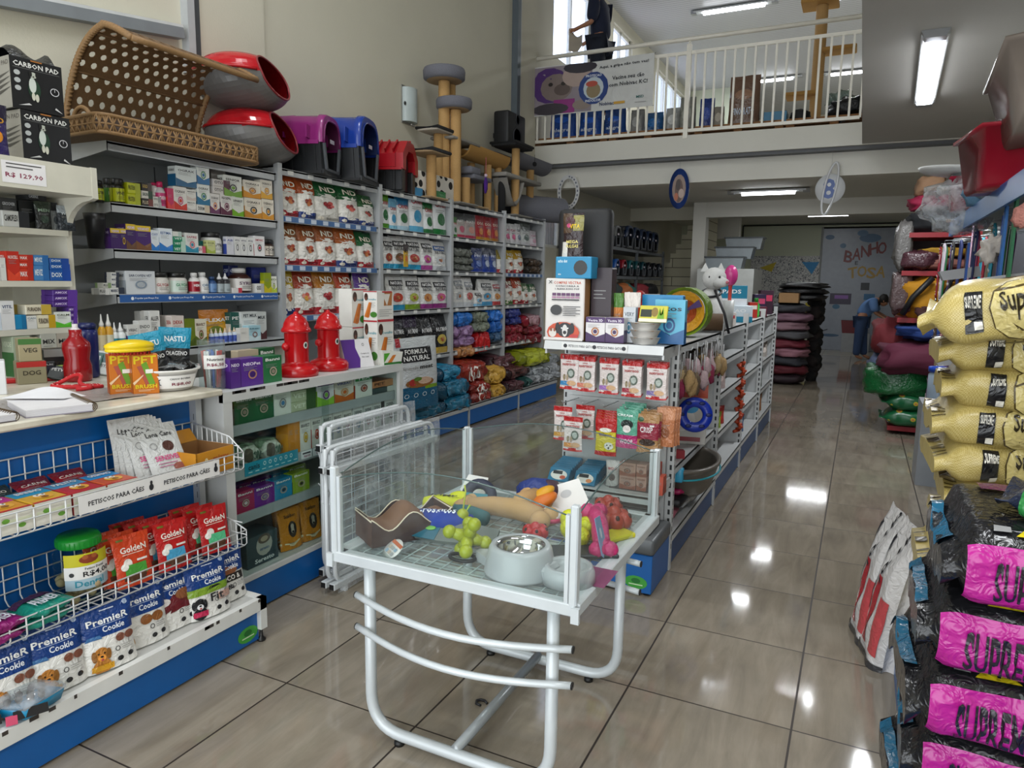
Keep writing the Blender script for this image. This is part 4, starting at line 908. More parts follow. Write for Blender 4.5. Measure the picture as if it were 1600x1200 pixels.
sacks(-3.72,TB,[
(150,482,775,890,'#124860','#1c6a88','','low teal sack in front of the glass cabinet',.4),
(420,706,700,830,'#12465e','#1c6c8c','','teal sack at the bottom of its stack',.42),(418,692,575,712,'#12465e','#1c6c8c','','teal sack in the middle of its stack',.42),
(690,842,655,742,'#74201a','#8c281c','CROKS','red sack at the bottom of its stack',.42),(688,836,592,672,'#74201a','#8c281c','CROKS','red sack in the middle of its stack',.42),
(836,964,620,702,'#86651f','#b88e38','','gold sack at the bottom of its stack',.42),
(958,1100,580,664,'#2c181c','#54343a','','maroon sack at the bottom',.42),(1095,1176,556,620,'#1c3c3c','#2c5450','','dark green sack',.42),
(1150,1240,536,598,'#7c8084','#a0a4a8','','silver sack at lower left',.42),(1230,1316,526,580,'#7c8084','#a0a4a8','','silver sack in the lower middle',.42),(1306,1380,505,560,'#8c9094','#a0a4a8','','silver sack at lower right',.42),
],'on the base shelf')
sacks(-3.78,TB,[
(416,620,466,578,'#123f58','#2a80a4','','topmost teal sack on the base shelf stack',.4),(566,832,440,602,'#7a2418','#8e2e20','CROKS','big red sack tilted over the base shelf stack',.44,0),(786,964,478,606,'#8c6a22','#c89c40','','gold sack on top of the base shelf stack',.42),
(830,1052,380,480,'#341c22','#5c363c','','maroon sack behind the gold one',.4,.12),(940,1160,470,556,'#2e181c','#5a3434','','maroon sack above the dark green one',.4),(1020,1164,400,474,'#1c3444','#2c5064','','dark blue sack above the maroon ones',.4,.1),
(1140,1262,470,540,'#70767a','#989ea2','','silver sack with blue hint, upper left',.4),(1250,1384,450,520,'#8a8e92','#a8acb0','','silver sack, upper right',.4),(1262,1380,380,455,'#6c7276','#9aa0a4','','silver sack behind the lime one',.4,.1),
(1070,1310,345,460,'#7c8416','#b0b82c','','lime green crinkled sack lying on silver ones',.36),
],'of the fourth wall bay')
# the big silver and teal bag standing before the base shelf
f=[('r',0,0,1,.32,'#17587a'),('r',.62,.27,1,.32,'#7aa020'),('r',.1,.66,.82,.86,'#1d1d20'),('t',.46,.805,.52,.065,'FORMULA','#e4e4e0'),('t',.46,.715,.6,.065,'NATURAL','#e4e4e0'),('t',.66,.585,.34,.05,'meat','#303030'),('t',.28,.585,.34,.05,'fresh','#b0b0b0'),
('r',.02,.88,.12,1,'#a02c34'),('e',.5,.37,.34,.07,'#8a5a2c'),('e',.34,.38,.1,.05,'#a8302c'),('e',.62,.39,.16,.05,'#c8a890'),('e',.45,.42,.1,.03,'#5a7a2c')]+[('o',.2+.2*i,.2,.05,.03,.25,'#c8dce4')for i in range(4)]
A=at(625,640,'x',-3.62);C=at(684,640,'x',-3.62)
put('formula',lambda:bag_mesh(.5,.13,.9,'#c4c8ca',f,seed=44),((A.x)-.05,(A.y+C.y)/2,.385),R_(90)-.1,'tall silver bag with black label and teal foot standing on the base shelf','food bag',fb,scale=(((C-A).length)/.5,.9,(at(655,527,'x',-3.62).z-.385)/.9))
# ================================================================== ON TOP OF THE WALL SHELVING
WK=M('#8a6a44',.6,0,'cloth',var=.3);WKD=M('#6b4f30',.65,0,'cloth',var=.3)
t=tag(empty('wicker_pet_bed',(-4.05,3.2,2.334)),'brown woven wicker pet bed with an arched openwork hood and dark cushion','pet bed')
HY0,HY1=-.42,.5
def hood(u,v):  # u along Y, v from the back foot up and over to the front edge
 a=R_(-8+118*v);x=-.29+.62*(1-math.cos(a))*.56+.0;z=.08+.56*math.sin(min(a,PI/2))if v<.76 else.08+.56-.10*((v-.76)/.24)**1.5
 x=-.29+.60*v**1.75
 return Vector((x,HY0+(HY1-HY0)*u+.03*v,z))
b=B();NU,NV=13,15
for j in range(NV):
 for i in range(-(j%2),NU):
  c0=(i+(.5 if j%2 else 0))/NU;c1=c0+1/NU;c0,c1=max(0,c0),min(1,c1);cu=(i+.5+(.5 if j%2 else 0))/NU;cv=(j+.5)/NV;q0,q1=j/NV,(j+1)/NV;cu=min(max(cu,c0+.2/NU),c1-.2/NU);k_=min(1,(c1-c0)*NU)
  rect=[(c1,cv),(c1,q1),(cu,q1),(c0,q1),(c0,cv),(c0,q0),(cu,q0),(c1,q0)]
  hole=[(cu+.27*k_/NU*math.cos(2*PI*k/8),cv+.30/NV*math.sin(2*PI*k/8))for k in range(8)]
  b.add([hood(*p)for p in rect+hole],[(k,(k+1)%8,8+(k+1)%8,8+k)for k in range(8)],WKD,False)
ob=b.build('hood',t);so=ob.modifiers.new('thickness','SOLIDIFY');so.thickness=.006
b=B()
b.tube([hood(0,v/20)for v in range(21)],.017,WK,8);b.tube([hood(1,v/20)for v in range(21)],.017,WK,8);b.tube([hood(u/8,1)for u in range(9)],.018,WK,8)
for v in(.0,.38,.66):b.tube([hood(u/8,v)for u in range(9)],.008,WKD,6)
for u in[0,1]:  # binding wound round the rims
 for k in range(46):
  p=hood(u,k/46);q=hood(u,(k+.5)/46);b.tube([p+Vector((0,.004,0)),q],.0205,WK,6)
b.build('hood_rim',t)
tr=[(-.30,-.56),(.27,-.60),(.30,-.55),(.31,.50),(.26,.56),(-.30,.54)]
b=B()
for z in(.006,.052,.098):b.tube([(x,y,z)for x,y in fillet([(a,c,0)for a,c in tr]+[(tr[0][0],tr[0][1],0)],.06,3)for _ in[0]]if False else[(p.x,p.y,z)for p in fillet([(a,c,0)for a,c in tr+[tr[0]]],.06,3)],.011 if z!=.052 else.006,WK,6)
for(a,c)in zip(tr,tr[1:]+tr[:1]):
 A=Vector((a[0],a[1],0));C=Vector((c[0],c[1],0));nn=max(2,int((C-A).length/.05))
 for k in range(nn):
  p,q=A.lerp(C,k/nn),A.lerp(C,(k+1)/nn);m_=(p+q)/2
  for z0,z1 in((.006,.098),(.098,.006)):b.tube([p+Vector((0,0,z0)),q+Vector((0,0,z1))],.0055,WK,5)
  b.tube([m_+Vector((0,0,.006)),m_+Vector((0,0,.098))],.005,WK,5)
b.prism([(x*.98,y*.98)for x,y in tr],.0,.008,WKD);b.build('tray',t)
for y in(-.5,.53):
 b=B();b.tube(arc((.0,y,.1),.075,0,180,10,'xz'),.012,WK,7);b.bar((-.075,y,.02),(-.075,y,.1),.02,.02,WK);b.bar((.075,y,.02),(.075,y,.1),.02,.02,WK);b.build('handle',t)
b=B();b.grid(lambda u,v:Vector((-.25+.5*u,-.5+1.0*v,.03+.13*(max(0,1-abs(2*u-1)**3)*max(0,1-abs(2*v-1)**4))**.6*(1+.25*noise.noise(Vector((u*5,v*9,0)))))),20,30,M('#3a2a22',.8,0,'cloth'));b.build('cushion',t)
# stacked red and grey cat pods
def pod():
 ax=Vector((.86,.42,.28)).normalized();u_=ax.cross(Vector((0,0,1))).normalized();v_=u_.cross(ax)
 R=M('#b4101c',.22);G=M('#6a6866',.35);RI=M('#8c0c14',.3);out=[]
 def S(a,c,k=1.):  # c from the opening rim (0) to the back (1)
  ph=R_(42)+(PI-R_(42))*c;d=ax*math.cos(ph)+(u_*math.cos(a)+v_*math.sin(a))*math.sin(ph)
  e=lambda q,p:math.copysign(abs(q)**p,q)
  return Vector((d.x*.31,d.y*.34,.2+e(d.z,.82)*.195))*1 if k==1 else Vector((d.x*.31*k,d.y*.34*k,.2+e(d.z,.82)*.195*k))
 up,lo,inn=B(),B(),B()
 nu,nv=40,22
 for j in range(nv):
  for i in range(nu):
   q=[S(2*PI*(i+a)/nu,(j+c)/nv)for a,c in((0,0),(0,1),(1,1),(1,0))];zc=sum(p.z for p in q)/4
   (up if zc>.235 else lo).add(q,[(0,1,2,3)],R if zc>.235 else G,True)
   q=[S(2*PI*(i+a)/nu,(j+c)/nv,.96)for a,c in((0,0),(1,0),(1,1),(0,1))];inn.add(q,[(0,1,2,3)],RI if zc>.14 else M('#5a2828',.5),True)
 up.tube([S(2*PI*k/30,0)for k in range(30)if S(2*PI*k/30,0).z>-1],.008,M('#8a2a30',.3),6,closed=True)
 # seam ledge between the halves
 pts=[Vector((.315*math.cos(R_(a)),.345*math.sin(R_(a)),.236))for a in range(75,340,8)];up.tube(pts,.012,R,6)
 return[('dome',up),('bowl',lo),('lining',inn)]
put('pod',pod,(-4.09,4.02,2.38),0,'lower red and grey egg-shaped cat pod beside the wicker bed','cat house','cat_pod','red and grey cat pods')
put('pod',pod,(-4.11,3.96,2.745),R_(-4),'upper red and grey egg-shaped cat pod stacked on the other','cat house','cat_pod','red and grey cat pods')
def igloo(col,w_,d,h):
 def fn():
  c=M(col,.25);K=M('#16181b',.35);KI=M('#101114',.6);hl=h*.5
  def archp(s,y,sx=1,n=16):
   return[Vector((w_/2*sx*s*math.copysign(abs(math.cos(PI*k/n))**.62,math.cos(PI*k/n)),y,hl+(h-hl)*s*(math.sin(PI*k/n)**.72)))for k in range(n+1)]
  roof=B();ys=[(0,.97),(.02,1.0),(.10,1.02),(.12,.975),(.5,.985),(.52,1.0),(.8,.985),(.93,.9),(.985,.72),(1.0,.45)]
  rings=[archp(s,d*y)for y,s in ys];n=len(rings[0])
  roof.add([p for r in rings for p in r],[(j*n+i,j*n+i+1,(j+1)*n+i+1,(j+1)*n+i)for j in range(len(rings)-1)for i in range(n-1)],c,True)
  inn=archp(.80,0)+[];o0=archp(.97,0)
  for a in(inn,):
   roof.add(o0+a,[(i+1,i,n+i,n+i+1)for i in range(n-1)],c)
  ii=archp(.80,d*.8);roof.add(inn+ii,[(i,n+i,n+i+1,i+1)for i in range(n-1)],M(dk(col,.55),.4),True);roof.add(ii,[tuple(range(n))],M(dk(col,.35),.5))  # inner faces use darkened roof colour, painting the shade inside
  for s in(-1,1):  # raised side panels of the roof
   for k in range(2):roof.bar((s*w_*.50,d*(.2+.35*k),hl+.05*h),(s*w_*.485,d*(.2+.35*k),hl+.26*h),d*.22,.012,c,up=(0,1,0))
  roof.bar((-w_*.5,d*.05,hl),(-w_*.5,d*.93,hl),.03,.03,c);roof.bar((w_*.5,d*.05,hl),(w_*.5,d*.93,hl),.03,.03,c)
  base=B();tp=lambda z:.86+.14*z/hl
  for x in(-1,1):
   base.grid(lambda u,v:Vector((x*w_/2*tp(hl*v),d*(.03+.94*u),hl*v)),10,4,K,flip=x>0)
   for k in range(5):base.bar((x*w_/2*.87,d*(.12+.19*k),.02),(x*w_/2,d*(.12+.19*k),hl-.02),.02,.014,K,up=(0,1,0))
  base.grid(lambda u,v:Vector(((u-.5)*w_*tp(hl*v),d*.97,hl*v)),4,3,K,flip=True);base.box(-w_*.46,w_*.46,.03*d,d*.97,0,.02,KI)
  dw=w_*.40
  for x in(-1,1):base.add([(x*dw*.72,.012,.07*h),(x*w_/2*.87,.012,0),(x*w_/2,.012,hl),(x*dw,.012,hl)],[(0,1,2,3)if x>0 else(3,2,1,0)],K)
  base.box(-w_*.44,w_*.44,.0,.02,0,.07*h,K)
  base.bar((-dw*.72,0,.07*h),(-dw,0,hl),.02,.025,M('#4a4d52',.4));base.bar((dw*.72,0,.07*h),(dw,0,hl),.02,.025,M('#4a4d52',.4));base.bar((-dw*.72,0,.075*h),(dw*.72,0,.075*h),.02,.02,M('#4a4d52',.4))
  rim=B();rim.tube([p+Vector((0,-.003,0))for p in archp(.80,0)],.008,M(dk(col,.8),.3),6)
  lab=B();lab.box(-.02,.06,.004,.007,hl+.02,hl+.05,'#b8b0b8')
  return[('roof',roof),('base',base),('entrance_rim',rim),('price_label',lab)]
 return fn
DZ=2.38
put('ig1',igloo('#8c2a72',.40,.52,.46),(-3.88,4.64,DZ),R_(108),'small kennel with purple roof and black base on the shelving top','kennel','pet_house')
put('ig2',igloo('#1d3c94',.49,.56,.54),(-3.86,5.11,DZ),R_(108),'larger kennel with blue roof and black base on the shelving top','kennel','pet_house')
def redhouse():
 c=M('#a8101e',.3);K=M('#121316',.4);w_,d,h=.46,.42,.46;hl=.21
 r=B();r.prism([(-w_/2-.02,hl-.02),(-w_/2-.02,hl+.12),(-.10,h),(.10,h),(w_/2+.02,hl+.12),(w_/2+.02,hl-.02),(w_/2-.07,hl-.02),(w_/2-.09,hl+.10),(.07,h-.09),(-.07,h-.09),(-w_/2+.09,hl+.10),(-w_/2+.07,hl-.02)],-.02,.05,c,'y')
 r.prism([(-w_/2,hl),(-w_/2,hl+.12),(-.09,h-.015),(.09,h-.015),(w_/2,hl+.12),(w_/2,hl)],.06,d,c,'y')
 for k in range(5):  # shingle ridges
  for s in(-1,1):r.bar((s*(w_/2-.005),.08+.075*k,hl+.14),(s*.08,.08+.075*k,h-.005),.05,.014,c,up=(0,1,0))
 r.tube([(0,-.02,h+.005),(0,d,h+.005)],.012,c,6);r.bar((-w_/2-.03,-.01,hl-.02),(-w_/2-.03,d,hl-.02),.03,.02,c);r.bar((w_/2+.03,-.01,hl-.02),(w_/2+.03,d,hl-.02),.03,.02,c)
 q=B();q.bbox(-w_/2+.01,w_/2-.01,.06,d-.01,0,hl,K,.01)
 for s in(-1,1):q.bbox(s*(w_/2-.06)-.05,s*(w_/2-.06)+.05,0,.07,0,hl,K,.01)
 for k in range(5):q.box(-w_/2-.002,-w_/2+.02,.09+.065*k,.11+.065*k,.02,hl,K)
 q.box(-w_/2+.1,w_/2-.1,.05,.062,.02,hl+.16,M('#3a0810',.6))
 return[('roof',r),('base',q)]
put('rh',redhouse,(-3.93,5.79,DZ),R_(108),'red roofed kennel with shingle ridges and black base','kennel','pet_house')
# spotted box stool
m,N,L,bs=mat_nodes('black_spotted_plush');tc=N.new('ShaderNodeTexCoord');vo=N.new('ShaderNodeTexVoronoi');vo.inputs['Scale'].default_value=9;vo.inputs['Randomness'].default_value=.8;L.new(tc.outputs['Object'],vo.inputs['Vector'])
cr=N.new('ShaderNodeValToRGB');cr.color_ramp.interpolation='CONSTANT';cr.color_ramp.elements[0].color=(.01,.01,.01,1);cr.color_ramp.elements[1].position=.36;cr.color_ramp.elements[1].color=srgb('#d8d4cc');L.new(vo.outputs['Distance'],cr.inputs[0]);L.new(cr.outputs[0],bs.inputs['Base Color']);bs.inputs['Roughness'].default_value=.85
A=at(650,300,'x',-4.0);C=at(716,300,'x',-4.0);b=B();b.bbox(-.16,.16,-(C.y-A.y)/2,(C.y-A.y)/2,0,.27,m,.02)
thing_tag(b,'spotted_pet_box','white plush box with black spots behind a small scratching post','pet house',None,(-4.2,(A.y+C.y)/2+.05,DZ))
# scratching posts and cat trees
ROPE=M('#b58f5a',.8,0,'cloth',var=.25,scale=130);GP=M('#6f7079',.9,0,'carpet');OP=M('#b48848',.9,0,'carpet');BKP=M('#1c1c1e',.9,0,'carpet');CRM=M('#a58c6a',.8,0,'cloth');GP2=M('#8d8a84',.9,0,'carpet')
def px(x,y,X):return at(x,y,'x',X)
def ppost(t,x,y,z0,z1,r=.045,m=ROPE):
 b=B();n=max(3,int((z1-z0)/.014))
 b.tube([(x,y,z0+(z1-z0)*k/n)for k in range(n+1)],r,m,12,rs=[r*(1+.035*(k%2))for k in range(n+1)])if m==ROPE else b.tube([(x,y,z0),(x,y,z1)],r,m,12)
 return b.build('post',t)
def plate(t,x,y,z,sx,sy,m,th=.03,rim=None,name='platform'):
 b=B();b.bbox(x-sx/2,x+sx/2,y-sy/2,y+sy/2,z,z+th,m,.012)
 if rim:b.tube([(x-sx/2,y-sy/2,z+th),(x+sx/2,y-sy/2,z+th),(x+sx/2,y+sy/2,z+th),(x-sx/2,y+sy/2,z+th)],.018,rim,7,closed=True)
 return b.build(name,t)
def perch(t,x,y,z,r,h=.09,m=GP):
 b=B();b.lathe([(0,.01),(r*.86,0),(r,.02),(r*1.02,h-.02),(r*.98,h),(r*.9,h),(r*.86,.03),(0,.03)],[CRM,m],22,(x,y,z));return b.build('perch',t)
def halftube(t,x,y,z,L,r,m,name='cradle'):
 b=B();b.grid(lambda u,v:Vector((x+r*math.cos(PI+PI*v),y+(u-.5)*L,z+r+r*math.sin(PI+PI*v))),6,12,m,flip=True);ri=r*.86
 b.grid(lambda u,v:Vector((x+ri*math.cos(PI+PI*v),y+(u-.5)*L,z+r+ri*math.sin(PI+PI*v))),6,12,m)
 for u in(0,1):b.grid(lambda a,v:Vector((x+(r+(ri-r)*a)*math.cos(PI+PI*v),y+(u-.5)*L,z+r+(r+(ri-r)*a)*math.sin(PI+PI*v))),1,12,m,flip=u==0)
 b.tube([(x-r*.93,y-L/2,z+r),(x-r*.93,y+L/2,z+r)],r*.07,m,6);b.tube([(x+r*.93,y-L/2,z+r),(x+r*.93,y+L/2,z+r)],r*.07,m,6)
 return b.build(name,t)
X4=-4.15
def ctree(x,y,label):return tag(empty('cat_tree',(0,0,0)),label,'cat tree')
def fix(t,x,y,z):  # put the empty at the base of the tree
 for c in t.children:c.location-=Vector((x,y,z))
 t.location=(x,y,z)
t=ctree(0,0,'small cat tree with two black edged square platforms and rope posts')
Xn=-3.98;a=px(674,306,Xn);p1=px(672,242,Xn);ppost(t,Xn,a.y,DZ,p1.z,.05);plate(t,Xn-.02,a.y-.02,p1.z,.30,.34,CRM,.03,BKP)
b_=px(685,235,Xn-.2);p2=px(678,207,Xn-.2);ppost(t,Xn-.2,b_.y,DZ,p2.z,.05);plate(t,Xn-.2,b_.y-.05,p2.z,.26,.34,M('#b8b0a4',.9,0,'carpet'),.03,BKP);fix(t,Xn-.1,a.y,DZ)
plate(t,0,.05,.0,.34,.36,CRM,.02,None,'base')
t=ctree(0,0,'tallest cat tree with two round grey fleece perches and rope posts')
a=px(694,200,X4);q=px(696,128,X4);ppost(t,X4,a.y,DZ,q.z,.06);perch(t,X4,a.y,q.z,.22,.12)
c=px(712,200,X4+.1);q=px(712,172,X4+.1);ppost(t,X4+.1,c.y,DZ,q.z,.058);perch(t,X4+.08,c.y,q.z,.19,.11)
d=px(713,140,X4-.02);q1=px(713,131,X4);ppost(t,X4-.02,c.y+.1,q.z,q1.z,.05);b_=px(716,230,X4);plate(t,X4,b_.y-.05,px(716,226,X4).z,.3,.6,GP2,.03)
fix(t,X4,a.y,DZ);plate(t,.05,.1,0,.42,.42,GP2,.02,None,'base')
t=ctree(0,0,'cat tree with an orange plush half tube cradle and hanging purple feather')
a=px(719,250,X4);c=px(782,250,X4);z0=px(750,256,X4).z;halftube(t,X4,(a.y+c.y)/2,z0,c.y-a.y,.14,OP)
for x_ in(762,778):q=px(x_,290,X4+.02);ppost(t,X4+.02,q.y,DZ,z0+.01,.045)
q=px(736,290,X4-.1);ppost(t,X4-.1,q.y,DZ,z0+.01,.045);q2=px(727,290,X4+.08);zz=px(727,278,X4+.08).z;ppost(t,X4+.08,q2.y,DZ,zz,.055)
plate(t,X4+.02,px(735,278,X4).y,zz,.3,.42,GP,.05);b=B();b.bbox(X4-.1,X4+.16,px(717,270,X4).y,px(733,270,X4).y,zz+.05,zz+.13,GP,.02);b.build('step',t)
q=px(759,285,X4+.22);b=B();b.tube([(X4+.22,q.y,z0+.02),(X4+.22,q.y,z0-.18)],.003,'#b04a6a',5);b.ball((X4+.22,q.y,z0-.18),.02,.02,.02,'#c8b0c0',8,6);b.ball((X4+.22,q.y,z0-.29),.02,.035,.09,M('#4a1c80',.9,0,'carpet'),8,8,.3);b.build('hanging_toy',t)
fix(t,X4,q.y,DZ);plate(t,0,-.15,0,.44,.5,CRM,.02,None,'base')
t=ctree(0,0,'grey cat tree with square platform, black post and sagging hammock')
a=px(767,278,X4);c=px(824,286,X4);z0=px(795,284,X4).z;plate(t,X4,(a.y+c.y)/2,z0,.42,c.y-a.y,GP2,.05)
q=px(784,300,X4+.12);ppost(t,X4+.12,q.y,DZ,z0,.045,BKP);q=px(756,300,X4-.1);ppost(t,X4-.1,a.y+.06,DZ,z0,.04,BKP);q=px(805,300,X4-.1);ppost(t,X4-.1,q.y,DZ,z0,.045)
h0=px(790,290,X4+.2).y;h1=px(817,290,X4+.2).y
b=B();b.grid(lambda u,v:Vector((X4+.02+.2*v,h0+(h1-h0)*u,z0-.02-.30*(1-abs(2*u-1)**1.6))),14,3,GP2);b.grid(lambda u,v:Vector((X4+.02+.2*v,h0+(h1-h0)*u,z0-.035-.30*(1-abs(2*u-1)**1.6))),14,3,GP2,flip=True);b.build('hammock',t)
fix(t,X4,(a.y+c.y)/2,DZ);plate(t,0,0,0,.44,.55,GP2,.02,None,'base')
t=ctree(0,0,'cat tree with a grey plush half tube and black square platform under the loudspeaker')
a=px(788,255,X4);c=px(848,255,X4);z0=px(810,263,X4).z;halftube(t,X4,(a.y+c.y)/2,z0,c.y-a.y,.15,GP)
q=px(805,300,X4+.15);zt=px(805,232,X4+.15).z;ppost(t,X4+.15,q.y,DZ,zt,.05);plate(t,X4+.1,q.y,zt,.34,.5,BKP,.04,BKP)
q=px(828,300,X4+.05);ppost(t,X4+.05,q.y,DZ,z0+.01,.05);b=B();b.ball((X4+.2,px(814,240,X4).y,zt-.12),.03,.03,.03,M('#101012',.9,0,'carpet'),8,6);b.tube([(X4+.2,px(814,240,X4).y,zt),(X4+.2,px(814,240,X4).y,zt-.1)],.003,'#101012',5);b.build('hanging_toy',t)
fix(t,X4,q.y,DZ);plate(t,0,-.05,0,.44,.45,GP,.02,None,'base')
a=px(810,325,X4);c=px(850,325,X4);b=B();r=.17;L_=.42
S1=lambda rr:(lambda u,v:Vector((rr*math.sin(2*PI*u),(v-.5)*(c.y-a.y),r+rr*math.cos(2*PI*u))))
b.grid(S1(r),24,3,GP,cu=True,flip=True);b.grid(S1(r*.88),24,3,M('#3c3d42',.9,0,'carpet'),cu=True)
for v in(0,1):b.grid(lambda u,w__:Vector((r*(1-.12*w__)*math.sin(2*PI*u),(v-.5)*(c.y-a.y),r+r*(1-.12*w__)*math.cos(2*PI*u))),24,1,GP,cu=True,flip=v==0)
thing_tag(b,'cat_tunnel','grey plush cat tunnel at the far end of the shelving top','cat tunnel',None,(X4+.08,(a.y+c.y)/2,DZ),(0,0,R_(-30)))
# loudspeaker on the wall
A=at(790,197,'x',-4.12);C=at(822,197,'x',-4.12);t=tag(empty('loudspeaker',(-4.2,(A.y+C.y)/2,A.z-.24),0),'black loudspeaker fixed under the tall grey duct','loudspeaker')
W=C.y-A.y;b=B();b.bbox(-.12,.1,-W*.42,W*.42,0,.45,M('#131418',.5),.03);b.build('cabinet',t)
b=B();b.lathe([(0,0),(.10,0),(.12,.012),(.13,0)],M('#2a2c31',.6),20);me=b.mesh('woofer')
for z,s in((.16,1),(.37,.5)):
 o=bpy.data.objects.new('speaker_cone',me);COL.objects.link(o);o.parent=t;o.location=(.101,0,z);o.rotation_euler=(0,R_(90),0);o.scale=(s,s,1)
b=B();b.bar((-.24,0,.2),(-.1,0,.2),.04,.06,'#1a1a1c');b.build('bracket',t)
# glass wall lamp
A=at(643,165,'x',-4.4);t=tag(empty('wall_lamp',(WX,A.y,A.z)),'frosted glass wall lamp, unlit, on the cream wall','wall lamp')
b=B();b.grid(lambda u,v:Vector((.085*math.sin(PI*u)+.012,-.11*math.cos(PI*u),-.17+.34*v)),12,2,M('#b5c0c0',.25));b.grid(lambda u,v:Vector(((.085*math.sin(PI*u)+.012)*v,-.11*math.cos(PI*u)*v,.17)),12,1,M('#b5c0c0',.25));b.grid(lambda u,v:Vector(((.085*math.sin(PI*u)+.012)*v,-.11*math.cos(PI*u)*v,-.17)),12,1,M('#b5c0c0',.25));b.build('shade',t)
b=B();b.box(0,.012,-.12,.12,-.19,.19,M('#a8a8a4',.3,.7));b.ball((.05,0,-.19),.015,.015,.015,M('#a8a8a4',.3,.7),8,6);b.ball((.05,-.12,0),.012,.012,.02,M('#303030',.3,.7),8,6);b.build('wall_plate',t)
# carbon pad packs on the cream cabinet
fp=[('r',0,0,1,1,'#15161a'),('t',.5,.88,.88,.10,'CARBON PAD','#dcdcd8'),('r',.05,.8,.95,.805,'#888888'),('e',.12,.7,.06,.05,'#b0b4b4'),('e',.12,.55,.06,.05,'#b0b4b4'),('e',.12,.4,.06,.05,'#b0b4b4'),
('e',.43,.42,.12,.2,'#1d3a2a'),('e',.4,.5,.07,.15,'#c8d0c8'),('e',.42,.7,.075,.06,'#b8bcb0'),('e',.37,.72,.03,.06,'#1c1c1c'),('e',.49,.72,.03,.06,'#1c1c1c'),('e',.4,.28,.035,.08,'#c8c8b8'),('e',.47,.26,.035,.08,'#c8c8b8'),('e',.42,.67,.018,.012,'#101010'),
('o',.82,.45,.09,.08,.18,'#c8c8cc'),('r',.815,.45,.825,.51,'#c8c8cc'),('p',[(.1,.06),(.35,.1),(.3,.13)],'#c8c8c8'),('p',[(.95,.04),(.82,.14),(.8,.1)],'#c8c8c8'),('r',.38,.96,.6,.985,'#a86a30')]
def cpad():return[('pack',box_mesh(.235,.21,.235,'#17181c',fp,left=[('r',0,0,1,1,'#8d8a82'),('t',.6,.88,.7,.09,'BON PAD','#4a4440')]+[('p',[(.3,.62-.1*k),(1,.7-.1*k),(.5,.58-.1*k)],'#3a3836')for k in range(4)]))]
for k,(z,y,lab)in enumerate([(2.113,2.262,'lower black carbon pad pack on top of the cream cabinet'),(2.352,2.235,'upper black carbon pad pack on top of the cream cabinet')]):
 put('cpad',cpad,(-3.67,y,z),R_(86 if k else 90),lab,'pad pack','pad_pack','black carbon pad packs')
b=B();b.grid(lambda u,v:Vector(((u-.5)*.2,.02+.17*v,.0+.05*math.sin(PI*v)*(1+.5*math.sin(7*u)))),8,6,M('#101114',.3,0,'film'));thing_tag(b,'plastic_wrap','loose black plastic wrap on top of the upper carbon pack','wrapping',None,(-3.67,2.235,2.589),(0,0,R_(86)))
put('pbag',g_pouch('#2a1c5a','#1a1230','PAD','#d8a030','#d88a20',31),(-3.66,2.0,2.113),R_(90),'dark purple packet left of the carbon pad packs','packet','pad_packet',scale=(1,1,1.1))
# ================================================================== COUNTER
CT=1.09
m,N,L,bs=mat_nodes('marbled_worktop');tc=N.new('ShaderNodeTexCoord');nz=N.new('ShaderNodeTexNoise');nz.inputs['Scale'].default_value=6;nz.inputs['Detail'].default_value=7;L.new(tc.outputs['Object'],nz.inputs['Vector'])
cr=N.new('ShaderNodeValToRGB');L.new(nz.outputs['Fac'],cr.inputs[0]);cr.color_ramp.elements[0].color=srgb('#b9b2a0');cr.color_ramp.elements[0].position=.35;cr.color_ramp.elements[1].color=srgb('#dcd6c6');cr.color_ramp.elements[1].position=.6;L.new(cr.outputs[0],bs.inputs['Base Color']);bs.inputs['Roughness'].default_value=.25
t=tag(empty('shop_counter',(-2.9,1.2,0)),'shop counter with cream marbled worktop over a blue front','counter')
def lbt(b,name,o):ob=b.build(name,o);ob.location=(-o.location.x,-o.location.y,0);return ob
b=B();b.bbox(-3.35,-2.45,-.3,2.185,CT-.028,CT,m,.006);lbt(b,'worktop',t)
b=B();b.box(-3.3,-2.64,2.14,2.17,0,CT-.03,ST);b.box(-3.3,-2.64,-.2,-.17,0,CT-.03,ST);lbt(b,'side_panel',t)
# blue display unit fixed before the counter
t=tag(empty('display_unit',(-2.45,1.1,0)),'low blue display unit with wire baskets in front of the counter','display unit')
b=B();b.box(-2.63,-2.6,-.2,2.13,.18,CT-.03,BLUE);lbt(b,'back_panel',t)
for yy in(2.13,):
 b=B();b.box(-2.64,-2.56,yy,yy+.03,.02,CT-.03,ST);slots(b,-2.575,yy+.001,.3,1.0,M('#3a3c3e'),wy=.002);lbt(b,'upright',t)
WSH=M('#c4c4c0',.4,.1)
b=B();b.box(-2.63,-2.23,-.3,2.15,.172,.2,WSH);b.box(-2.25,-2.222,-.3,2.165,.15,.203,M('#dcdcd8',.4));b.box(-2.63,-2.222,2.13,2.165,.06,.203,M('#dcdcd8',.4))
for i in range(26):yy=.3+rnd.random()*1.85;b.box(-2.2217,-2.2212,yy,yy+rnd.uniform(.005,.03),.19,.2035,'#3a3430')
lbt(b,'base_shelf',t)
b=B();b.box(-2.262,-2.245,-.3,2.135,.012,.16,BLUE);b.art(lambda u,v:Vector((-2.244,2.02+.11*u,.025+.07*v)),[('e',.5,.5,.5,.5,'#3f9a3a'),('e',.5,.6,.2,.2,'#1c6a2a'),('r',.2,.3,.8,.38,'#c8e0b8')]);lbt(b,'kick_plate',t)
b=B();b.lathe([(.018,0),(.02,.006),(.008,.02),(.007,.06)],M('#141414',.4),12,(-2.245,2.15,0));lbt(b,'levelling_foot',t)
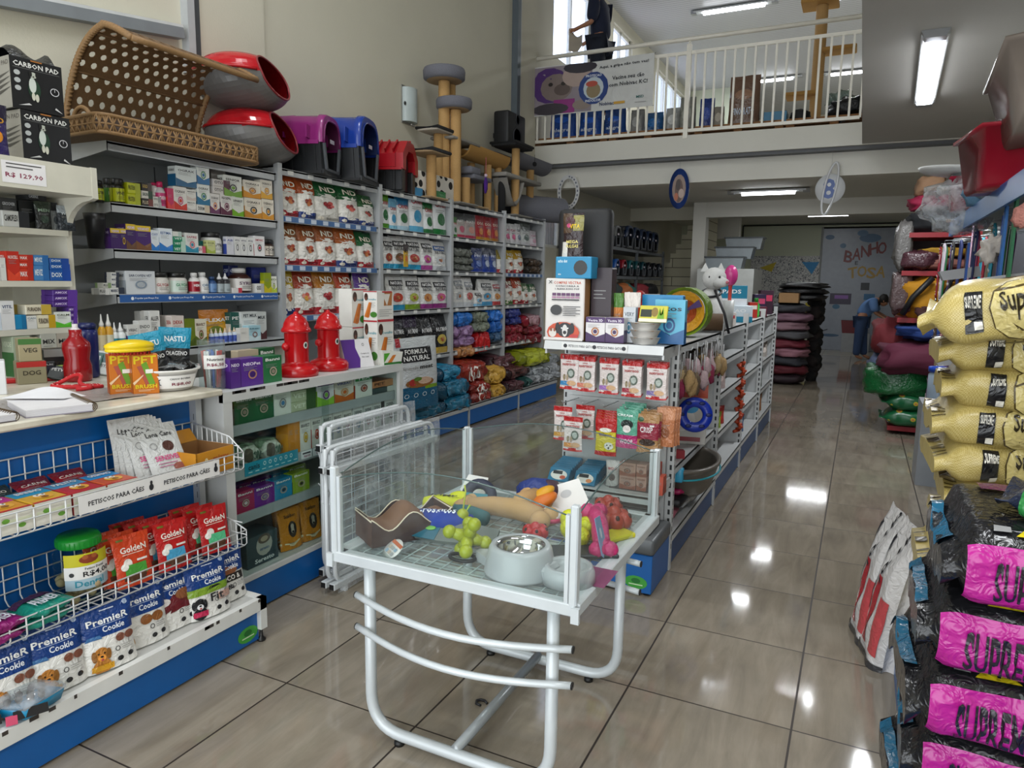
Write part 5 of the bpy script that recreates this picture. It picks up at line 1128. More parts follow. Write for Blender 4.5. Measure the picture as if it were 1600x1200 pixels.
def wire_basket(z0,label,hb,hf):
 t=tag(empty('wire_basket',(-2.6,1.2,z0)),label,'wire basket','wire baskets under the counter');Wm=M('#dadcdc',.35,.1);b=B();r=.0026
 y0,y1=-1.3,.93;prof=[(.012,hb),(.012,.10),(.012,.02),(.03,0),(.30,0),(.312,.012),(.312,hf)]
 k=0;y=y1
 while y>y0:b.tube([(x,y,z)for x,z in prof],r,Wm,5);y-=.05
 for x,z in((.012,hb),(.012,hb*.64),(.012,hb*.3),(.05,0),(.10,0),(.15,0),(.2,0),(.25,0),(.3,0),(.312,hf*.6),(.312,hf)):b.tube([(x,y0,z),(x,y1,z)],r*1.15,Wm,5)
 b.build('wire_mesh',t);e=B()
 for yy in(y1,):
  e.tube([(.012,yy,hb),(.235,yy,hb-.04),(.312,yy,hf)],.003,Wm,5)
  for i in range(1,10):
   x=.012+.03*i;zt=hb-.04*(x-.012)/.223 if x<.235 else hb-.04-(hb-.04-hf)*(x-.235)/.077;e.tube([(x,yy,0),(x,yy,zt)],r,Wm,5)
  for z in(.05,.1):e.tube([(.012,yy,z),(.312 if z<.085 else.29,yy,z)],r,Wm,5)
  e.prism([(.0,.0),(.0,hb),(.235,hb-.04),(.24,hb-.047),(.02,hb-.01)],yy+.003,yy+.005,Wm,'y')
 e.build('end_panel',t);return t
wb1=wire_basket(.765,'upper white wire basket of treats under the worktop',.175,.078)
wb2=wire_basket(.43,'lower white wire basket of treats holding the green lidded jar',.14,.07)
def strip(par,y0,y1,label=None):
 b=B();b.box(.3155,.317,y0,y1,.012,.075,'#e6e4e2')
 Ln=y1-y0;ops=[]
 for k in range(max(1,round(Ln/.33))):
  n=max(1,round(Ln/.33));c=(k+.5)/n;ops+=[('t',c-.03/n,.52,.72/n,.34,'PETISCOS PARA CÃES','#2c2c30'),('e',c+.43/n,.45,.02/n*1.6,.2,'#2c2c30'),('e',c+.43/n,.72,.018/n,.12,'#2c2c30')]
 b.art(lambda u,v:Vector((.3172,y0+Ln*u,.012+.063*v)),ops);b.build('label_strip',par)
strip(wb1,.22,.80);strip(wb1,-.55,-.12)
# treats in the upper basket (flat cartons stacked lying, then sachets, then the open box)
def flatpack(c1,c2,txt,seed):
 f=[('r',0,0,1,1,'#dcd8cc')]+[('r',.04,.12+.3*k,.96,.32+.3*k,'#d8dcc0' if k%2 else '#e4e0d4')for k in range(3)]+[('e',.7,.3,.1,.1,'#6aa03a'),('e',.3,.6,.1,.1,'#6aa03a')]
 top=[('r',0,.6,1,1,c2),('r',0,0,1,.08,'#b02a24'),('e',.55,.38,.26,.18,'#d8a030'),('e',.45,.48,.08,.07,'#e8e4dc'),('e',.6,.48,.08,.07,'#e8e4dc'),('e',.47,.48,.025,.03,'#101010'),('e',.62,.48,.025,.03,'#101010'),('e',.54,.3,.1,.06,'#8a5a20'),('t',.5,.82,.7,.16,txt,'#f0e8e0')]
 return lambda:box_mesh(.115,.17,.075,c1,f,top=top)
FPK=[('#c8a838','#c8b83a','SNACK','yellow and violet'),('#b04a2c','#8a3a78','BIFINHO','orange and plum'),('#c88a20','#b0307a','PALITO','yellow and magenta'),('#c89a28','#2a8ab0','BIFINHO','yellow and cyan'),('#a82c2c','#4a8ab0','PALITO','red and sky blue'),('#b8502a','#2a80b8','OSSINHO','orange and blue')]
for i,(c1,c2,tx,ds)in enumerate(FPK):
 yc=.985+.123*i
 put('fp%d'%i,flatpack(c1,c2,tx,i),(-2.31,yc,.771),R_(90+rnd.uniform(-3,3)),'%s stack of treat cartons in the upper basket'%ds,'treat carton','treat_carton','treat cartons in the upper wire basket')
for i,(c,tx,ds)in enumerate([('#8a8480','PATE','grey'),('#2a3a34','RACAO','dark green'),('#8a1c2c','CARNE','wine red'),('#9a1c28','CARNE','crimson')]):
 o=put('bp%d'%i,g_pouch(c,dk(c,.8),tx,'#d8d0c8','#6a3a30',i),(-2.45,1.16+.13*i,.80),(R_(-62),0,R_(90)),'%s sachet lying behind the cartons in upper basket'%ds,'treat sachet','treat_sachet',scale=(.8,.5,.62))
for i in range(2):
 put('ft',g_pouch('#b8b0ac','#b02a2c','TASTING','#8a2a2a','#6a4a3a',41),(-2.40,1.66+.08*i,.772),(R_(-80),0,R_(90+8*i)),'grey red-topped sachet lying in the upper basket, %s'%['left','right'][i],'treat sachet','treat_sachet','grey sachets in the upper basket',scale=(.85,.4,.8))
lc=[('t',.5,.80,.66,.085,'Lona Care','#3a3a3c'),('e',.62,.58,.15,.09,'#4a2a24'),('t',.5,.38,.66,.085,'SENSIVEL','#c83a7a'),('e',.7,.2,.16,.07,'#8a5048'),('o',.25,.6,.09,.06,.2,'#909090')]+lines(.2,.28,.5,2,'#b06a8a',.05,.015)
for i,(y,x,tl)in enumerate([(1.79,-2.50,-8),(1.80,-2.475,-14),(1.81,-2.45,-20),(1.825,-2.42,-26),(1.865,-2.375,-34)]):
 put('lona',lambda:pouch_mesh(.165,.03,.25,'#c2c3c1',lc,seed=9),(x+.0,y,.775),(R_(tl),0,R_(90-8)),'silver grey sachet leaning in the upper basket, %s of five'%(['rearmost','second from rear','middle','second from front','foremost'][i]),'treat sachet','silver_sachet','silver sachets leaning in the upper basket')
def openbox():
 o='#c8881c';b=B();Kf=M('#8a6238',.8);O=M(o,.45);w_,d,h=.2,.2,.1;tck=.004
 for x0,x1,y0,y1 in((-w_/2,w_/2,0,tck),(-w_/2,w_/2,d-tck,d),(-w_/2,-w_/2+tck,0,d),(w_/2-tck,w_/2,0,d)):b.box(x0,x1,y0,y1,0,h,O)
 b.box(-w_/2+.004,w_/2-.004,.004,d-.004,.002,.005,Kf)
 for x0,x1,y0,y1 in((-w_/2+tck,w_/2-tck,tck,tck+.001),(-w_/2+tck,w_/2-tck,d-tck-.001,d-tck),(-w_/2+tck,-w_/2+tck+.001,tck,d-tck),(w_/2-tck-.001,w_/2-tck,tck,d-tck)):b.box(x0,x1,y0,y1,.005,h+.0005,Kf)
 b.art(lambda u,v:Vector((-w_/2+w_*u,0,h*v)),[('t',.64,.6,.42,.3,'mizzy','#a84a18'),('t',.25,.5,.1,.5,'8','#e8d8a8'),('r',.04,.1,.14,.5,'#c8c0a8')])
 fl=B();fl.add([(-w_/2,d,h),(w_/2,d,h),(w_/2-.01,d+.03,h+.05),(-w_/2+.01,d+.03,h+.05)],[(0,1,2,3)],Kf);fl.add([(-w_/2,d,h+.001),(w_/2,d,h+.001),(w_/2-.01,d+.03,h+.051),(-w_/2+.01,d+.03,h+.051)],[(3,2,1,0)],O)
 return[('carton',b),('flap',fl)]
put('openbox',openbox,(-2.325,2.02,.772),R_(94),'open yellow cardboard box at the right end of upper basket','open carton','open_carton')
# lower basket
def treat_jar():
 G_=M('#e8f2ee',.04,0,'glass');b=B();P=[(.0,.004),(.085,.0),(.098,.012),(.10,.05),(.10,.185),(.085,.21),(.07,.222)]
 b.lathe(P,G_,28,cap=False);lid=B();lid.lathe([(.06,.218),(.084,.218),(.086,.222),(.086,.25),(.078,.262),(.03,.266),(0,.266)],M('#158a2a',.3),30)
 for k in range(30):a=2*PI*k/30;lid.box(.0855*math.cos(a)-.002,.0855*math.cos(a)+.002,.0855*math.sin(a)-.002,.0855*math.sin(a)+.002,.222,.248,M('#158a2a',.3))
 S=lambda u,v:Vector((.1025*math.sin((u-.5)*1.9),-.1025*math.cos((u-.5)*1.9),.055+.15*v))
 lab=B();lab.grid(S,14,6,M('#c8c020',.4));lab.art(S,[('r',0,0,1,.3,'#a8c0cc'),('t',.5,.17,.6,.18,'Dental','#2a8aa0'),('e',.5,.84,.2,.12,'#8a3a20'),('e',.42,.9,.06,.06,'#a85a30'),('e',.6,.9,.06,.06,'#a85a30'),('r',.0,.3,1,.66,'#e8e6e2'),('t',.66,.42,.6,.17,'R$4,00','#202024'),('t',.6,.58,.4,.07,'Petisco Dental','#333333'),('e',.15,.45,.05,.06,'#333333')],base=.001)
 return[('jar_body',b),('lid',lid),('label',lab)]
put('tj',treat_jar,(-2.43,1.50,.437),R_(78),'clear plastic jar of dog biscuits with a bright green lid','treat jar','treat_jar',scale=(.82,.82,.86))
def biscuit():
 b=B();m_=M('#b09a74',.8,0,'cloth')
 for x in(-.03,.03):
  for y in(-.012,.012):b.ball((x,y,.015),.018,.016,.015,m_,10,7)
 b.ball((0,0,.015),.035,.016,.014,m_,10,7);return b
for k in range(16):
 a=k*2.4;r=.055*((k%5)+1)/5+.01;put('bisc',biscuit,(-2.43+r*math.cos(a)*.75,1.50+r*math.sin(a)*.75,.445+.013*(k//3)),(rnd.uniform(-.7,.7),rnd.uniform(-.7,.7),rnd.uniform(0,6)),'beige bone shaped biscuit inside the green lidded jar','dog biscuit','dog_biscuit','biscuits in the green lidded jar')
def gd(base,patch,s):return lambda:pouch_mesh(.14,.035,.19,base,[('t',.52,.72,.72,.12,'GoldeN','#f0e6dc'),('r',.2,.62,.8,.635,'#e8d0c0'),('r',.12,.9,.3,.94,'#6a6a20'),('e',.3,.46,.12,.09,'#e8e0d8'),('r',.2,.2,.8,.42,patch),('r',.15,.1,.75,.22,'#5a3a28'),('e',.2,.4,.1,.07,'#e8e4dc'),('r',.55,.46,.85,.5,'#e8e0d8')],seed=s)
k=0
for grp,(base,patch,y0,n_,ds)in enumerate([('#c8401c','#4a9a3a',1.645,3,'orange'),('#b81c1c','#4aa0c8',1.815,4,'red'),('#b41a1c','#5ac08a',2.015,3,'red')]):
 for j in range(n_):
  put('gd%d'%grp,gd(base,patch,grp),(-2.335-.045*j,y0-.022*j,.437),(R_(-10-3*j),0,R_(84)),'%s treat pouch in lower basket, %s row, %s'%(ds,['left','middle','right'][grp],['front','second','third','rear'][j]),'treat pouch','treat_pouch','%s treat pouches in the lower wire basket, %s row'%(ds,['left','middle','right'][grp]))
for i,(x,y,c,c2,ds)in enumerate([(-2.36,.98,'#1c7ab0','#20242c','light blue'),(-2.46,1.0,'#1a3a78','#2a4a8a','navy'),(-2.35,1.15,'#8a1c6a','#b0a8b0','magenta'),(-2.48,1.16,'#1c3c80','#2a4a8a','dark blue'),(-2.36,1.30,'#1c8a78','#4a2a4a','teal'),(-2.36,.84,'#6a2a2c','#b0a8a8','dark red')]):
 for j in range(2 if i in(0,2,4)else 1):
  put('lp%d'%i,lambda:pillow_mesh(.17,.13,.035,c,[],[('r',.1,.55,.9,.95,c2),('t',.5,.35,.5,.3,'PREMIER','#d8dce4')],seed=i),(x+.006*j,y+.01*j,.439+.036*j),R_(90+8*j),'%s treat packet lying in the lower basket%s'%(ds,' on its twin' if j else ''),'treat packet','treat_packet')
  # cookies on the base shelf
def pm(kind,seed):
 a=.76;top='#123a7c';ops=[('r',0,.52,1,1,top),('t',.52,.76,.78,.10,'PremieR','#f0f0ee'),('r',.2,.69,.85,.697,'#b8c4d8'),('t',.6,.625,.42,.09,'Cookie','#e4e8f0'),('e',.88,.93,.05,.04,'#a8b8d0'),('r',.4,.9,.66,.915,'#c8d0e0')]
 if kind==0:ops+=[('p',[(.05,.50),(.36,.50),(.32,.56),(.1,.56)],'#3a6a9c')]+dog(.30,.27,.22,a,'#b87830')+[('r',.12,.03,.5,.12,'#c8901c'),('e',.68,.44,.09,.06,'#7a4a38'),('e',.86,.44,.09,.06,'#7a4a38')]
 elif kind==1:ops+=[('e',.5,.42,.13,.08,'#8a5428'),('e',.75,.42,.13,.08,'#8a5428')]+[('e',.1,.12,.12,.14,'#c8902c')]
 elif kind==2:ops+=[('p',[(0,.2),(0,.5),(.55,.6),(1,.6),(.9,.3),(.4,.3)],'#6a1c24'),('e',.2,.5,.2,.07,'#d8d0cc'),('e',.75,.56,.22,.09,'#8a5434'),('e',.1,.1,.15,.08,'#c02848')]
 elif kind==3:ops+=[('r',0,.42,1,.55,'#7a9a2c'),('p',[(.4,.47),(.9,.5),(.7,.53),(.5,.53)],'#14161a')]+dog(.2,.28,.2,a,'#16181c','#16181c','#d8d8d8')+[('r',.06,.06,.36,.16,'#b8204c'),('t',.62,.34,.34,.14,'Fit','#2a2a2c'),('r',.66,.26,1,.38,'#c8a090')]
 else:ops+=[('e',.5,.56,.26,.08,'#8a5434'),('r',.1,.36,.9,.5,'#26221e'),('t',.5,.43,.6,.09,'COCO &','#e8e4dc'),('t',.5,.27,.2,.09,'&','#2a2a2c')]
 ops+=[('e',.62,.13,.055,.04,'#1d1d20'),('e',.82,.15,.055,.04,'#1d1d20'),('o',.6,.28,.05,.04,.3,'#333333')]+lines(.68,.31,.2,3,'#8a8a88',.03,.008)
 return lambda:pouch_mesh(.22,.075,.29,'#dedcd6',ops,seed=seed,topw=1.0)
PM=[(0,1.17,-2.31,0,84),(0,1.32,-2.30,0,82),(0,1.49,-2.28,0,80),(1,1.655,-2.315,1,82),(2,1.79,-2.325,2,84),(3,1.93,-2.29,3,82),(4,2.06,-2.33,4,86)]
PD=['cookie pouch with golden dog picture, leftmost of three','cookie pouch with golden dog picture, middle of three','cookie pouch with golden dog picture, rightmost of three','cookie pouch with two paw biscuits on it','cookie pouch with dark red fruit picture','cookie pouch with black and white dog on grass','cookie pouch with black coconut band']
for i,(k,y,x,s,rz)in enumerate(PM):
 put('pm%d'%k,pm(k,s),(x,y,.2025),(R_(-9),0,R_(rz)),'blue and white '+PD[i],'cookie pouch','cookie_pouch','blue topped cookie pouches on the base shelf',scale=(.84,.8,.79))
for i,(y,x)in enumerate([(.84,-2.33),(1.0,-2.35)]):
 put('pm0',None,(x,y,.2025),(R_(-9),0,R_(82)),'blue and white cookie pouch cut by the left picture edge, %s'%['near','far'][i],'cookie pouch','cookie_pouch','blue topped cookie pouches on the base shelf',scale=(.84,.8,.79))
def clamshell():
 b=B();b.lathe([(.06,0),(.075,.01),(.085,.045)],M('#1a86b0',.3),4,sx=1.25,cap=True);lidm=M('#e8f0f2',.08,0,'glass',haze=.28)
 l=B();l.lathe([(.088,.045),(.09,.052),(.078,.07),(.03,.078),(0,.078)],lidm,4,sx=1.25)
 for i in range(3):
  for j in range(4):l.ball((-.045+.03*j,-.03+.03*i,.058),.011,.011,.012,M('#4a4038',.5),8,5)
 lb_=B();lb_.bar((-.03,-.075,.03),(.06,-.075,.035),.004,.03,'#1a1a1c');lb_.bar((-.05,-.076,.02),(-.02,-.076,.02),.004,.03,'#c84a6a')
 return[('tray',b),('clear_lid',l),('label',lb_)]
put('clam',clamshell,(-2.275,1.20,.203),R_(60),'blue plastic treat tray with a clear lid on the base shelf','treat tray','treat_tray')
put('clam',clamshell,(-2.33,1.08,.203),R_(70),'blue plastic treat tray cut by the left picture edge','treat tray','treat_tray')
# ------------------------------------------------------------------ on the counter
def petbrush():
 f=[('t',.5,.86,.86,.2,'PET','#e0c81c'),('p',[(.35,.75),(.55,.82),(.85,.25),(.62,.2)],'#6a9a2c'),('p',[(.18,.7),(.36,.72),(.62,.25),(.5,.22)],'#a85040'),('r',.5,.52,.78,.62,'#e8e4dc'),('p',[(.0,.3),(.42,.5),(.4,.46),(.05,.24)],'#e8c8a0'),('t',.5,.2,.82,.1,'BRUSH','#e0c81c')]+lines(.2,.11,.6,2,'#e8c8a0',.03,.01)
 return box_mesh(.098,.05,.165,'#c8701a',f,left=[('r',0,0,1,1,'#a8521a')])
for i,(x0,x1)in enumerate([(177,209),(213,245)]):
 A=at(x0,620,'z',CT);C=at(x1,612,'z',CT);put('pbr',petbrush,((A.x+C.x)/2,(A.y+C.y)/2,CT),R_(64),'orange brush carton on the counter front, %s of the pair'%['left','right'][i],'brush carton','brush_carton','orange brush cartons',(1,1,1))
def ybrush():
 b=B();b.ball((0,0,.035),.095,.055,.026,M('#e0c010',.3),24,12);b.lathe([(.09,.028),(.093,.02),(.09,.014)],M('#e0c010',.3),28,sy=.58)
 h=B()
 for i in range(13):
  for j in range(5):
   x=-.078+.013*i;y=-.04+.02*j
   if(x/.085)**2+(y/.05)**2<1:h.tube([(x,y,.016),(x,y,0)],.0025,M('#b02018',.5),5)
 return[('handle',b),('bristles',h)]
A=at(204,567,'x',-2.63);put('ybr',ybrush,(A.x,A.y,CT+.165),R_(75),'oval yellow pet brush with red bristles on the orange cartons','brush','pet_brush')
# white bowl with packets
C0=at(288,612,'z',CT)
def bowl():
 Wt=M('#dcd9d4',.3);b=B();b.lathe([(0,.003),(.10,.003),(.125,.08),(.135,.085),(.136,.092),(.128,.092),(.118,.085),(.10,.01),(0,.01)],Wt,36)
 S=lambda u,v:Vector(((.112+.018*v)*math.sin((u-.5)*1.7),-(.112+.018*v)*math.cos((u-.5)*1.7),.015+.055*v))
 l=B();l.grid(S,12,2,M('#e8e6e4',.4));l.art(S,[('t',.64,.74,.42,.15,'CASCO BOVINO','#3a3a3e'),('t',.68,.32,.42,.26,'R$8,00','#7a1c3c'),('e',.2,.5,.05,.14,'#303c50'),('p',[(.12,.75),(.28,.3),(.26,.28),(.1,.7)],'#303c50'),('p',[(.28,.75),(.12,.3),(.1,.33),(.26,.78)],'#303c50')],base=.001)
 return[('bowl',b),('price_label',l)]
bc=Vector((C0.x-.13,C0.y+.02,CT));put('bowl',bowl,bc,R_(64),'round white plastic bowl with price label holding treat packets','bowl','plastic_bowl')
def mst(t1,t2,s):return lambda:pouch_mesh(.13,.03,.2,'#1a1c20',[('r',0,.55,1,1,'#1a88a8'),('t',.5,.75,.66,.12,t1,'#e0e8ea'),('t',.5,.44,.8,.09,t2,'#e4e4e4')],seed=s)
put('ms1',mst('NASTU','COLAGENO',1),bc+Vector((.03,-.07,.06)),(R_(-6),R_(-10),R_(66)),'turquoise and black collagen packet, left one in the white bowl','treat packet','treat_packet',scale=(1,1,.95))
put('ms1',None,bc+Vector((-.02,.055,.06)),(R_(-4),R_(4),R_(58)),'turquoise and black collagen packet, right one in the white bowl','treat packet','treat_packet')
b=B()
for k in range(7):b.tube([(-.08+.025*k,-.05+.01*k,.07),(-.03+.02*k,.05-.02*k,.10),(.05+.006*k,-.02+.01*k,.105)],.014,M('#1c1a1a',.35,0,'film'),6)
thing_tag(b,'dark_treats','dark chew treats heaped in the white bowl','treats',None,bc,(0,0,R_(64)),'stuff')
b=B();b.grid(lambda u,v:Vector((-.08+.2*u,-.07+.12*v,.10+.03*noise.noise(Vector((u*4,v*4,2))))),12,8,M('#e8eef0',.05,0,'glass',haze=.25));thing_tag(b,'plastic_bag','clear crinkled plastic bag over the chews in the bowl','plastic bag',None,bc,(0,0,R_(64)))
# jar of pens/toothbrushes
P0=at(340,600,'z',1.09)
def penjar():
 b=B();b.lathe([(0,.003),(.048,.0),(.05,.01),(.05,.15),(.044,.165),(.05,.175),(.05,.2)],M('#e8f0f0',.05,0,'glass',haze=.1),20,cap=False);S=lambda u,v:Vector((.0515*math.sin((u-.5)*1.8),-.0515*math.cos((u-.5)*1.8),.085+.055*v))
 l=B();l.grid(S,10,2,'#e8e6e2');l.art(S,[('t',.5,.7,.7,.2,'Nutrisco','#222222'),('t',.5,.3,.7,.25,'R$6,50','#7a1c3c')],base=.001);return[('jar_body',b),('label',l)]
jp=Vector((-2.60,2.262,1.072));put('pj',penjar,jp,R_(66),'clear jar of cat treat sticks beside the white bowl','jar','stick_jar',scale=(1.15,1.15,1.1))
for k in range(11):
 a=k*2.4;c=['#b02a24','#2a5aa0','#d8d4d0','#b0402c'][k%4];p=jp+Vector((.028*math.cos(a),.028*math.sin(a),.006));b=B();b.tube([(0,0,0),(.012*math.cos(a),.012*math.sin(a),.165)],.0055,c,7)
 thing_tag(b,'treat_stick','thin %s treat stick inside the clear stick jar, %s of them'%({'#b02a24':'red','#2a5aa0':'blue','#d8d4d0':'white','#b0402c':'rust'}[c],ORD[k]),'treat stick','treat sticks in the clear jar',p)
 # leash, notebooks, papers
b=B();RD_=M('#b4121a',.7,0,'cloth')
pts=[(-.10,-.02,.01),(-.04,.03,.012),(.03,.045,.012),(.09,.02,.012),(.10,-.02,.012),(.05,-.035,.015),(-.03,-.02,.02),(-.09,.02,.02),(-.05,.05,.03),(.0,.04,.06),(.03,-.0,.065),(.01,-.03,.03),(.07,-.045,.012),(-.0,-.055,.012)]
sm_=fillet(pts,.05,5);b.tube(sm_,.009,RD_,7)
for k in range(0,len(sm_)-1,2):p=sm_[k];b.tube([p+Vector((0,0,.007)),p.lerp(sm_[k+1],.5)+Vector((0,0,.007))],.003,'#d8b8b0',5)
thing_tag(b,'dog_leash','red dog leash with pale stitching coiled on the counter','leash',None,at(118,610,'z',CT),(0,0,R_(60)))
def notebook(w_,d,h,cover):
 p=B();p.box(-w_/2,w_/2,0,d,.003,h-.004,'#d8d6da')
 for k in range(6):p.box(-w_/2-.0005,w_/2+.0005,-.0005,d+.0005,.004+k*(h-.01)/6,.0045+k*(h-.01)/6,'#a8a6ac')
 c=B();c.box(-w_/2-.003,w_/2+.003,-.003,d+.003,0,.003,cover);c.box(-w_/2-.002,w_/2+.002,-.002,d+.002,h-.004,h-.002,'#e4e2e4')
 s=B()
 for k in range(16):yy=.01+(d-.02)*k/15;s.tube(arc((w_/2,yy,h/2),h*.62,-150,150,10,'xz'),.0016,M('#6a5a48',.3,.8),4)
 return[('pages',p),('cover',c),('spiral_binding',s)]
pn=at(118,636,'z',CT);put('nb',lambda:notebook(.20,.27,.03,'#8a8490'),Vector((-2.46,1.49,CT)),R_(72),'thick spiral notebook with white pages on the counter edge','notebook','spiral_notebook')
put('nb2',lambda:notebook(.18,.26,.028,'#3a2c30'),Vector((-2.48,1.26,CT)),R_(84),'spiral notebook with dark cover cut by left picture edge','notebook','spiral_notebook')
b=B();b.grid(lambda u,v:Vector((.22*u,.16*v,.035+.02*math.sin(u*4)*v)),10,6,M('#e6e6ea',.6));thing_tag(b,'paper_sheet','curling white paper sheet lying on the spiral notebook','paper',None,(-2.76,1.46,CT),(0,0,R_(30)))
b=B();b.grid(lambda u,v:Vector((.3*u,.5*v,.004+.006*noise.noise(Vector((u*4,v*6,0))))),12,18,M('#9a9490',.35,0,'film'));thing_tag(b,'newspaper','spread grey and pink paper under the leash and notebooks','paper',None,(-2.92,1.45,CT),(0,0,R_(-6)))
for i,(c,c2,ds)in enumerate([('#1c2420','#8aa82c','black and lime'),('#d8d8d4','#22262a','white and black'),('#1a5a50','#d0d4d0','dark teal'),('#c8ccc8','#2a5a5a','pale grey'),('#b8c4c8','#5a8a9a','pale blue')]):
 a=at(105+20*i,597-3*i,'z',CT);put('br%d'%i,lambda:box_mesh(.1,.015,.16,c,[('r',.1,.5,.9,.9,c2),('t',.5,.35,.8,.12,'PETVITA','#e0e0dc' if i in(0,2)else '#22262a')]),Vector((a.x-.06,a.y,CT+.01)),(R_(-52),R_(12),R_(48)),'%s leaflet pack leaning in the pile behind the leash'%ds,'leaflet','leaflet_pack','leaflet packs behind the leash')
 # left end cards and small things
a=at(10,620,'z',CT);put('ic',lambda:box_mesh(.12,.1,.135,'#d4d6d8',[('t',.5,.88,.6,.08,'SEDAVET','#333a48'),('e',.6,.3,.12,.15,'#2a2220'),('e',.6,.42,.08,.09,'#b08a74'),('r',.1,.55,.5,.75,'#b8bcc0')]),Vector((a.x-.08,a.y-.02,CT)),R_(62),'white medicine carton with woman portrait at the counter left','box','medicine_box')
a=at(77,594,'z',CT);b=B();b.bbox(-.03,.03,0,.025,0,.085,'#16181c');b.art(lambda u,v:Vector((-.03+.06*u,0,.085*v)),[('r',.08,.1,.92,.75,'#2c3248'),('t',.5,.85,.7,.1,'MILBE','#c8ccd4'),('r',.08,.0,.92,.06,'#c8ccd0')]);thing_tag(b,'calculator','small dark upright device standing on the counter','device',None,(a.x,a.y,CT),(0,0,R_(64)))
a=at(45,597,'z',CT);b=B();b.bbox(-.15,.15,-.02,.03,0,.022,M('#b01418',.3),.006);thing_tag(b,'red_tray','long red plastic holder lying on the counter','tray',None,(a.x,a.y,CT),(0,0,R_(66)))
a=at(85,592,'z',CT)
def bottle2(c,cap):return lambda:[('bottle_body',lathe_mesh([(0,0),(.05,0),(.057,.01),(.058,.07),(.05,.10),(.058,.15),(.055,.175),(.03,.20),(.026,.21),(.026,.235)],[M(c,.18)],24)),('cap',lathe_mesh([(.026,.232),(.018,.238),(.012,.245),(.012,.26),(0,.26)],[cap],14))]
a=at(130,578,'z',CT);put('rb',bottle2('#8a0c14','#c8c0c0'),(-3.18,2.02,CT),0,'glossy dark red shaker bottle at the back of the counter','bottle','shaker_bottle')
put('bb',lambda:[('bottle_body',lathe_mesh([(0,0),(.038,0),(.043,.01),(.045,.2),(.04,.225),(.03,.232)],[M('#16205c',.25)],22)),('cap',lathe_mesh([(.03,.23),(.04,.232),(.04,.25),(.03,.258),(0,.258)],[M('#101a4c',.3)],18))],(-3.25,2.12,CT),0,'dark blue bottle behind the red shaker bottle','bottle','drinks_bottle')
for i,(x,y,w_,h,c,ac,tx,ds)in enumerate([(-3.25,1.86,.11,.10,'#8a8468','#a82420','DOG','beige carton with red lid band, lower'),(-3.25,1.86,.085,.10,'#9a9070','#3a6a30','VEG','beige carton with green lid band, upper'),(-3.3,2.02,.13,.14,'#17181c','#9a9a98','COW','black packet with pale spots behind the device')]):
 put('cb%d'%i,lambda:box_mesh(w_,.09,h,c,[('r',0,.75,1,1,ac),('t',.5,.5,.6,.2,tx,'#3a3428')]),(x,y,CT+(.1 if i==1 else 0)),R_(68),ds+' on counter back','box','treat_box')
put('uu',lambda:lathe_mesh([(0,0),(.042,0),(.055,.16),(.06,.2),(.056,.2),(.04,.01),(0,.01)],[M('#141518',.35)],24),at(151,386,'x',-4.0).xy.to_3d()+Vector((0,0,1.72)),0,'tapered black cup at the left end of the second medicine shelf','cup','black_cup')
# ------------------------------------------------------------------ glass fronted cabinet
t=tag(empty('display_cabinet',(-2.7,2.88,0)),'white metal cabinet with glass front and blue base, red hydrants on top','display cabinet')
CW=M('#c2c4c2',.4,.05);y0,y1,xf,xb,zt=2.19,3.55,-2.465,-2.95,1.07
b=B();b.box(xb,xf+.005,y0,y1,zt-.02,zt,CW);b.box(xf-.02,xf+.006,y0,y1,zt-.045,zt+.001,CW)
for i in range(14):yy=y0+.05+rnd.random()*.5;b.box(xf+.006,xf+.0065,yy,yy+rnd.uniform(.01,.06),zt-.012,zt+.0012,'#2a2624')
lbt(b,'top_panel',t)
b=B();b.box(xb,xb+.015,y0,y1,.17,zt-.02,CW);lbt(b,'back_panel',t)
for yy,w_ in((y0,.05),(y1-.035,.035)):
 b=B();b.box(xf-.03,xf+.004,yy,yy+w_,.12,zt-.02,CW);b.box(xb,xf-.03,yy if yy<3 else yy+w_-.02,yy+.02 if yy<3 else yy+w_,.12,zt-.02,CW);lbt(b,'side_panel',t)
for z in(.90,.69,.48):
 b=B();b.box(xb+.015,xf-.04,y0+.022,y1-.022,z-.012,z,CW);b.box(xf-.045,xf-.035,y0+.022,y1-.022,z-.045,z+.004,M('#9fa5a8',.4,.1));lbt(b,'shelf',t)
b=B();b.box(xb,xf+.004,y0,y1,.165,.19,CW);lbt(b,'base_shelf',t)
b=B();b.box(xf-.02,xf-.005,y0,y1,.01,.165,BLUE);lbt(b,'kick_plate',t)
gm=M('#f2f8f6',.02,0,'glass')
for a_,c_ in((y0+.05,(y0+y1)/2+.02),((y0+y1)/2-.02,y1-.035)):
 b=B();dx=.0 if a_<2.5 else-.01;b.box(xf-.012+dx,xf-.008+dx,a_,c_,.19,zt-.045,gm);lbt(b,'glass_door',t)
TR7=(340,460,.2125);TR8=(340,680,.2125)
def BN_(c,acc):return(BX,c,acc,'Banni','#e8e8e4','#a89a8a',False,dk(c,.9))
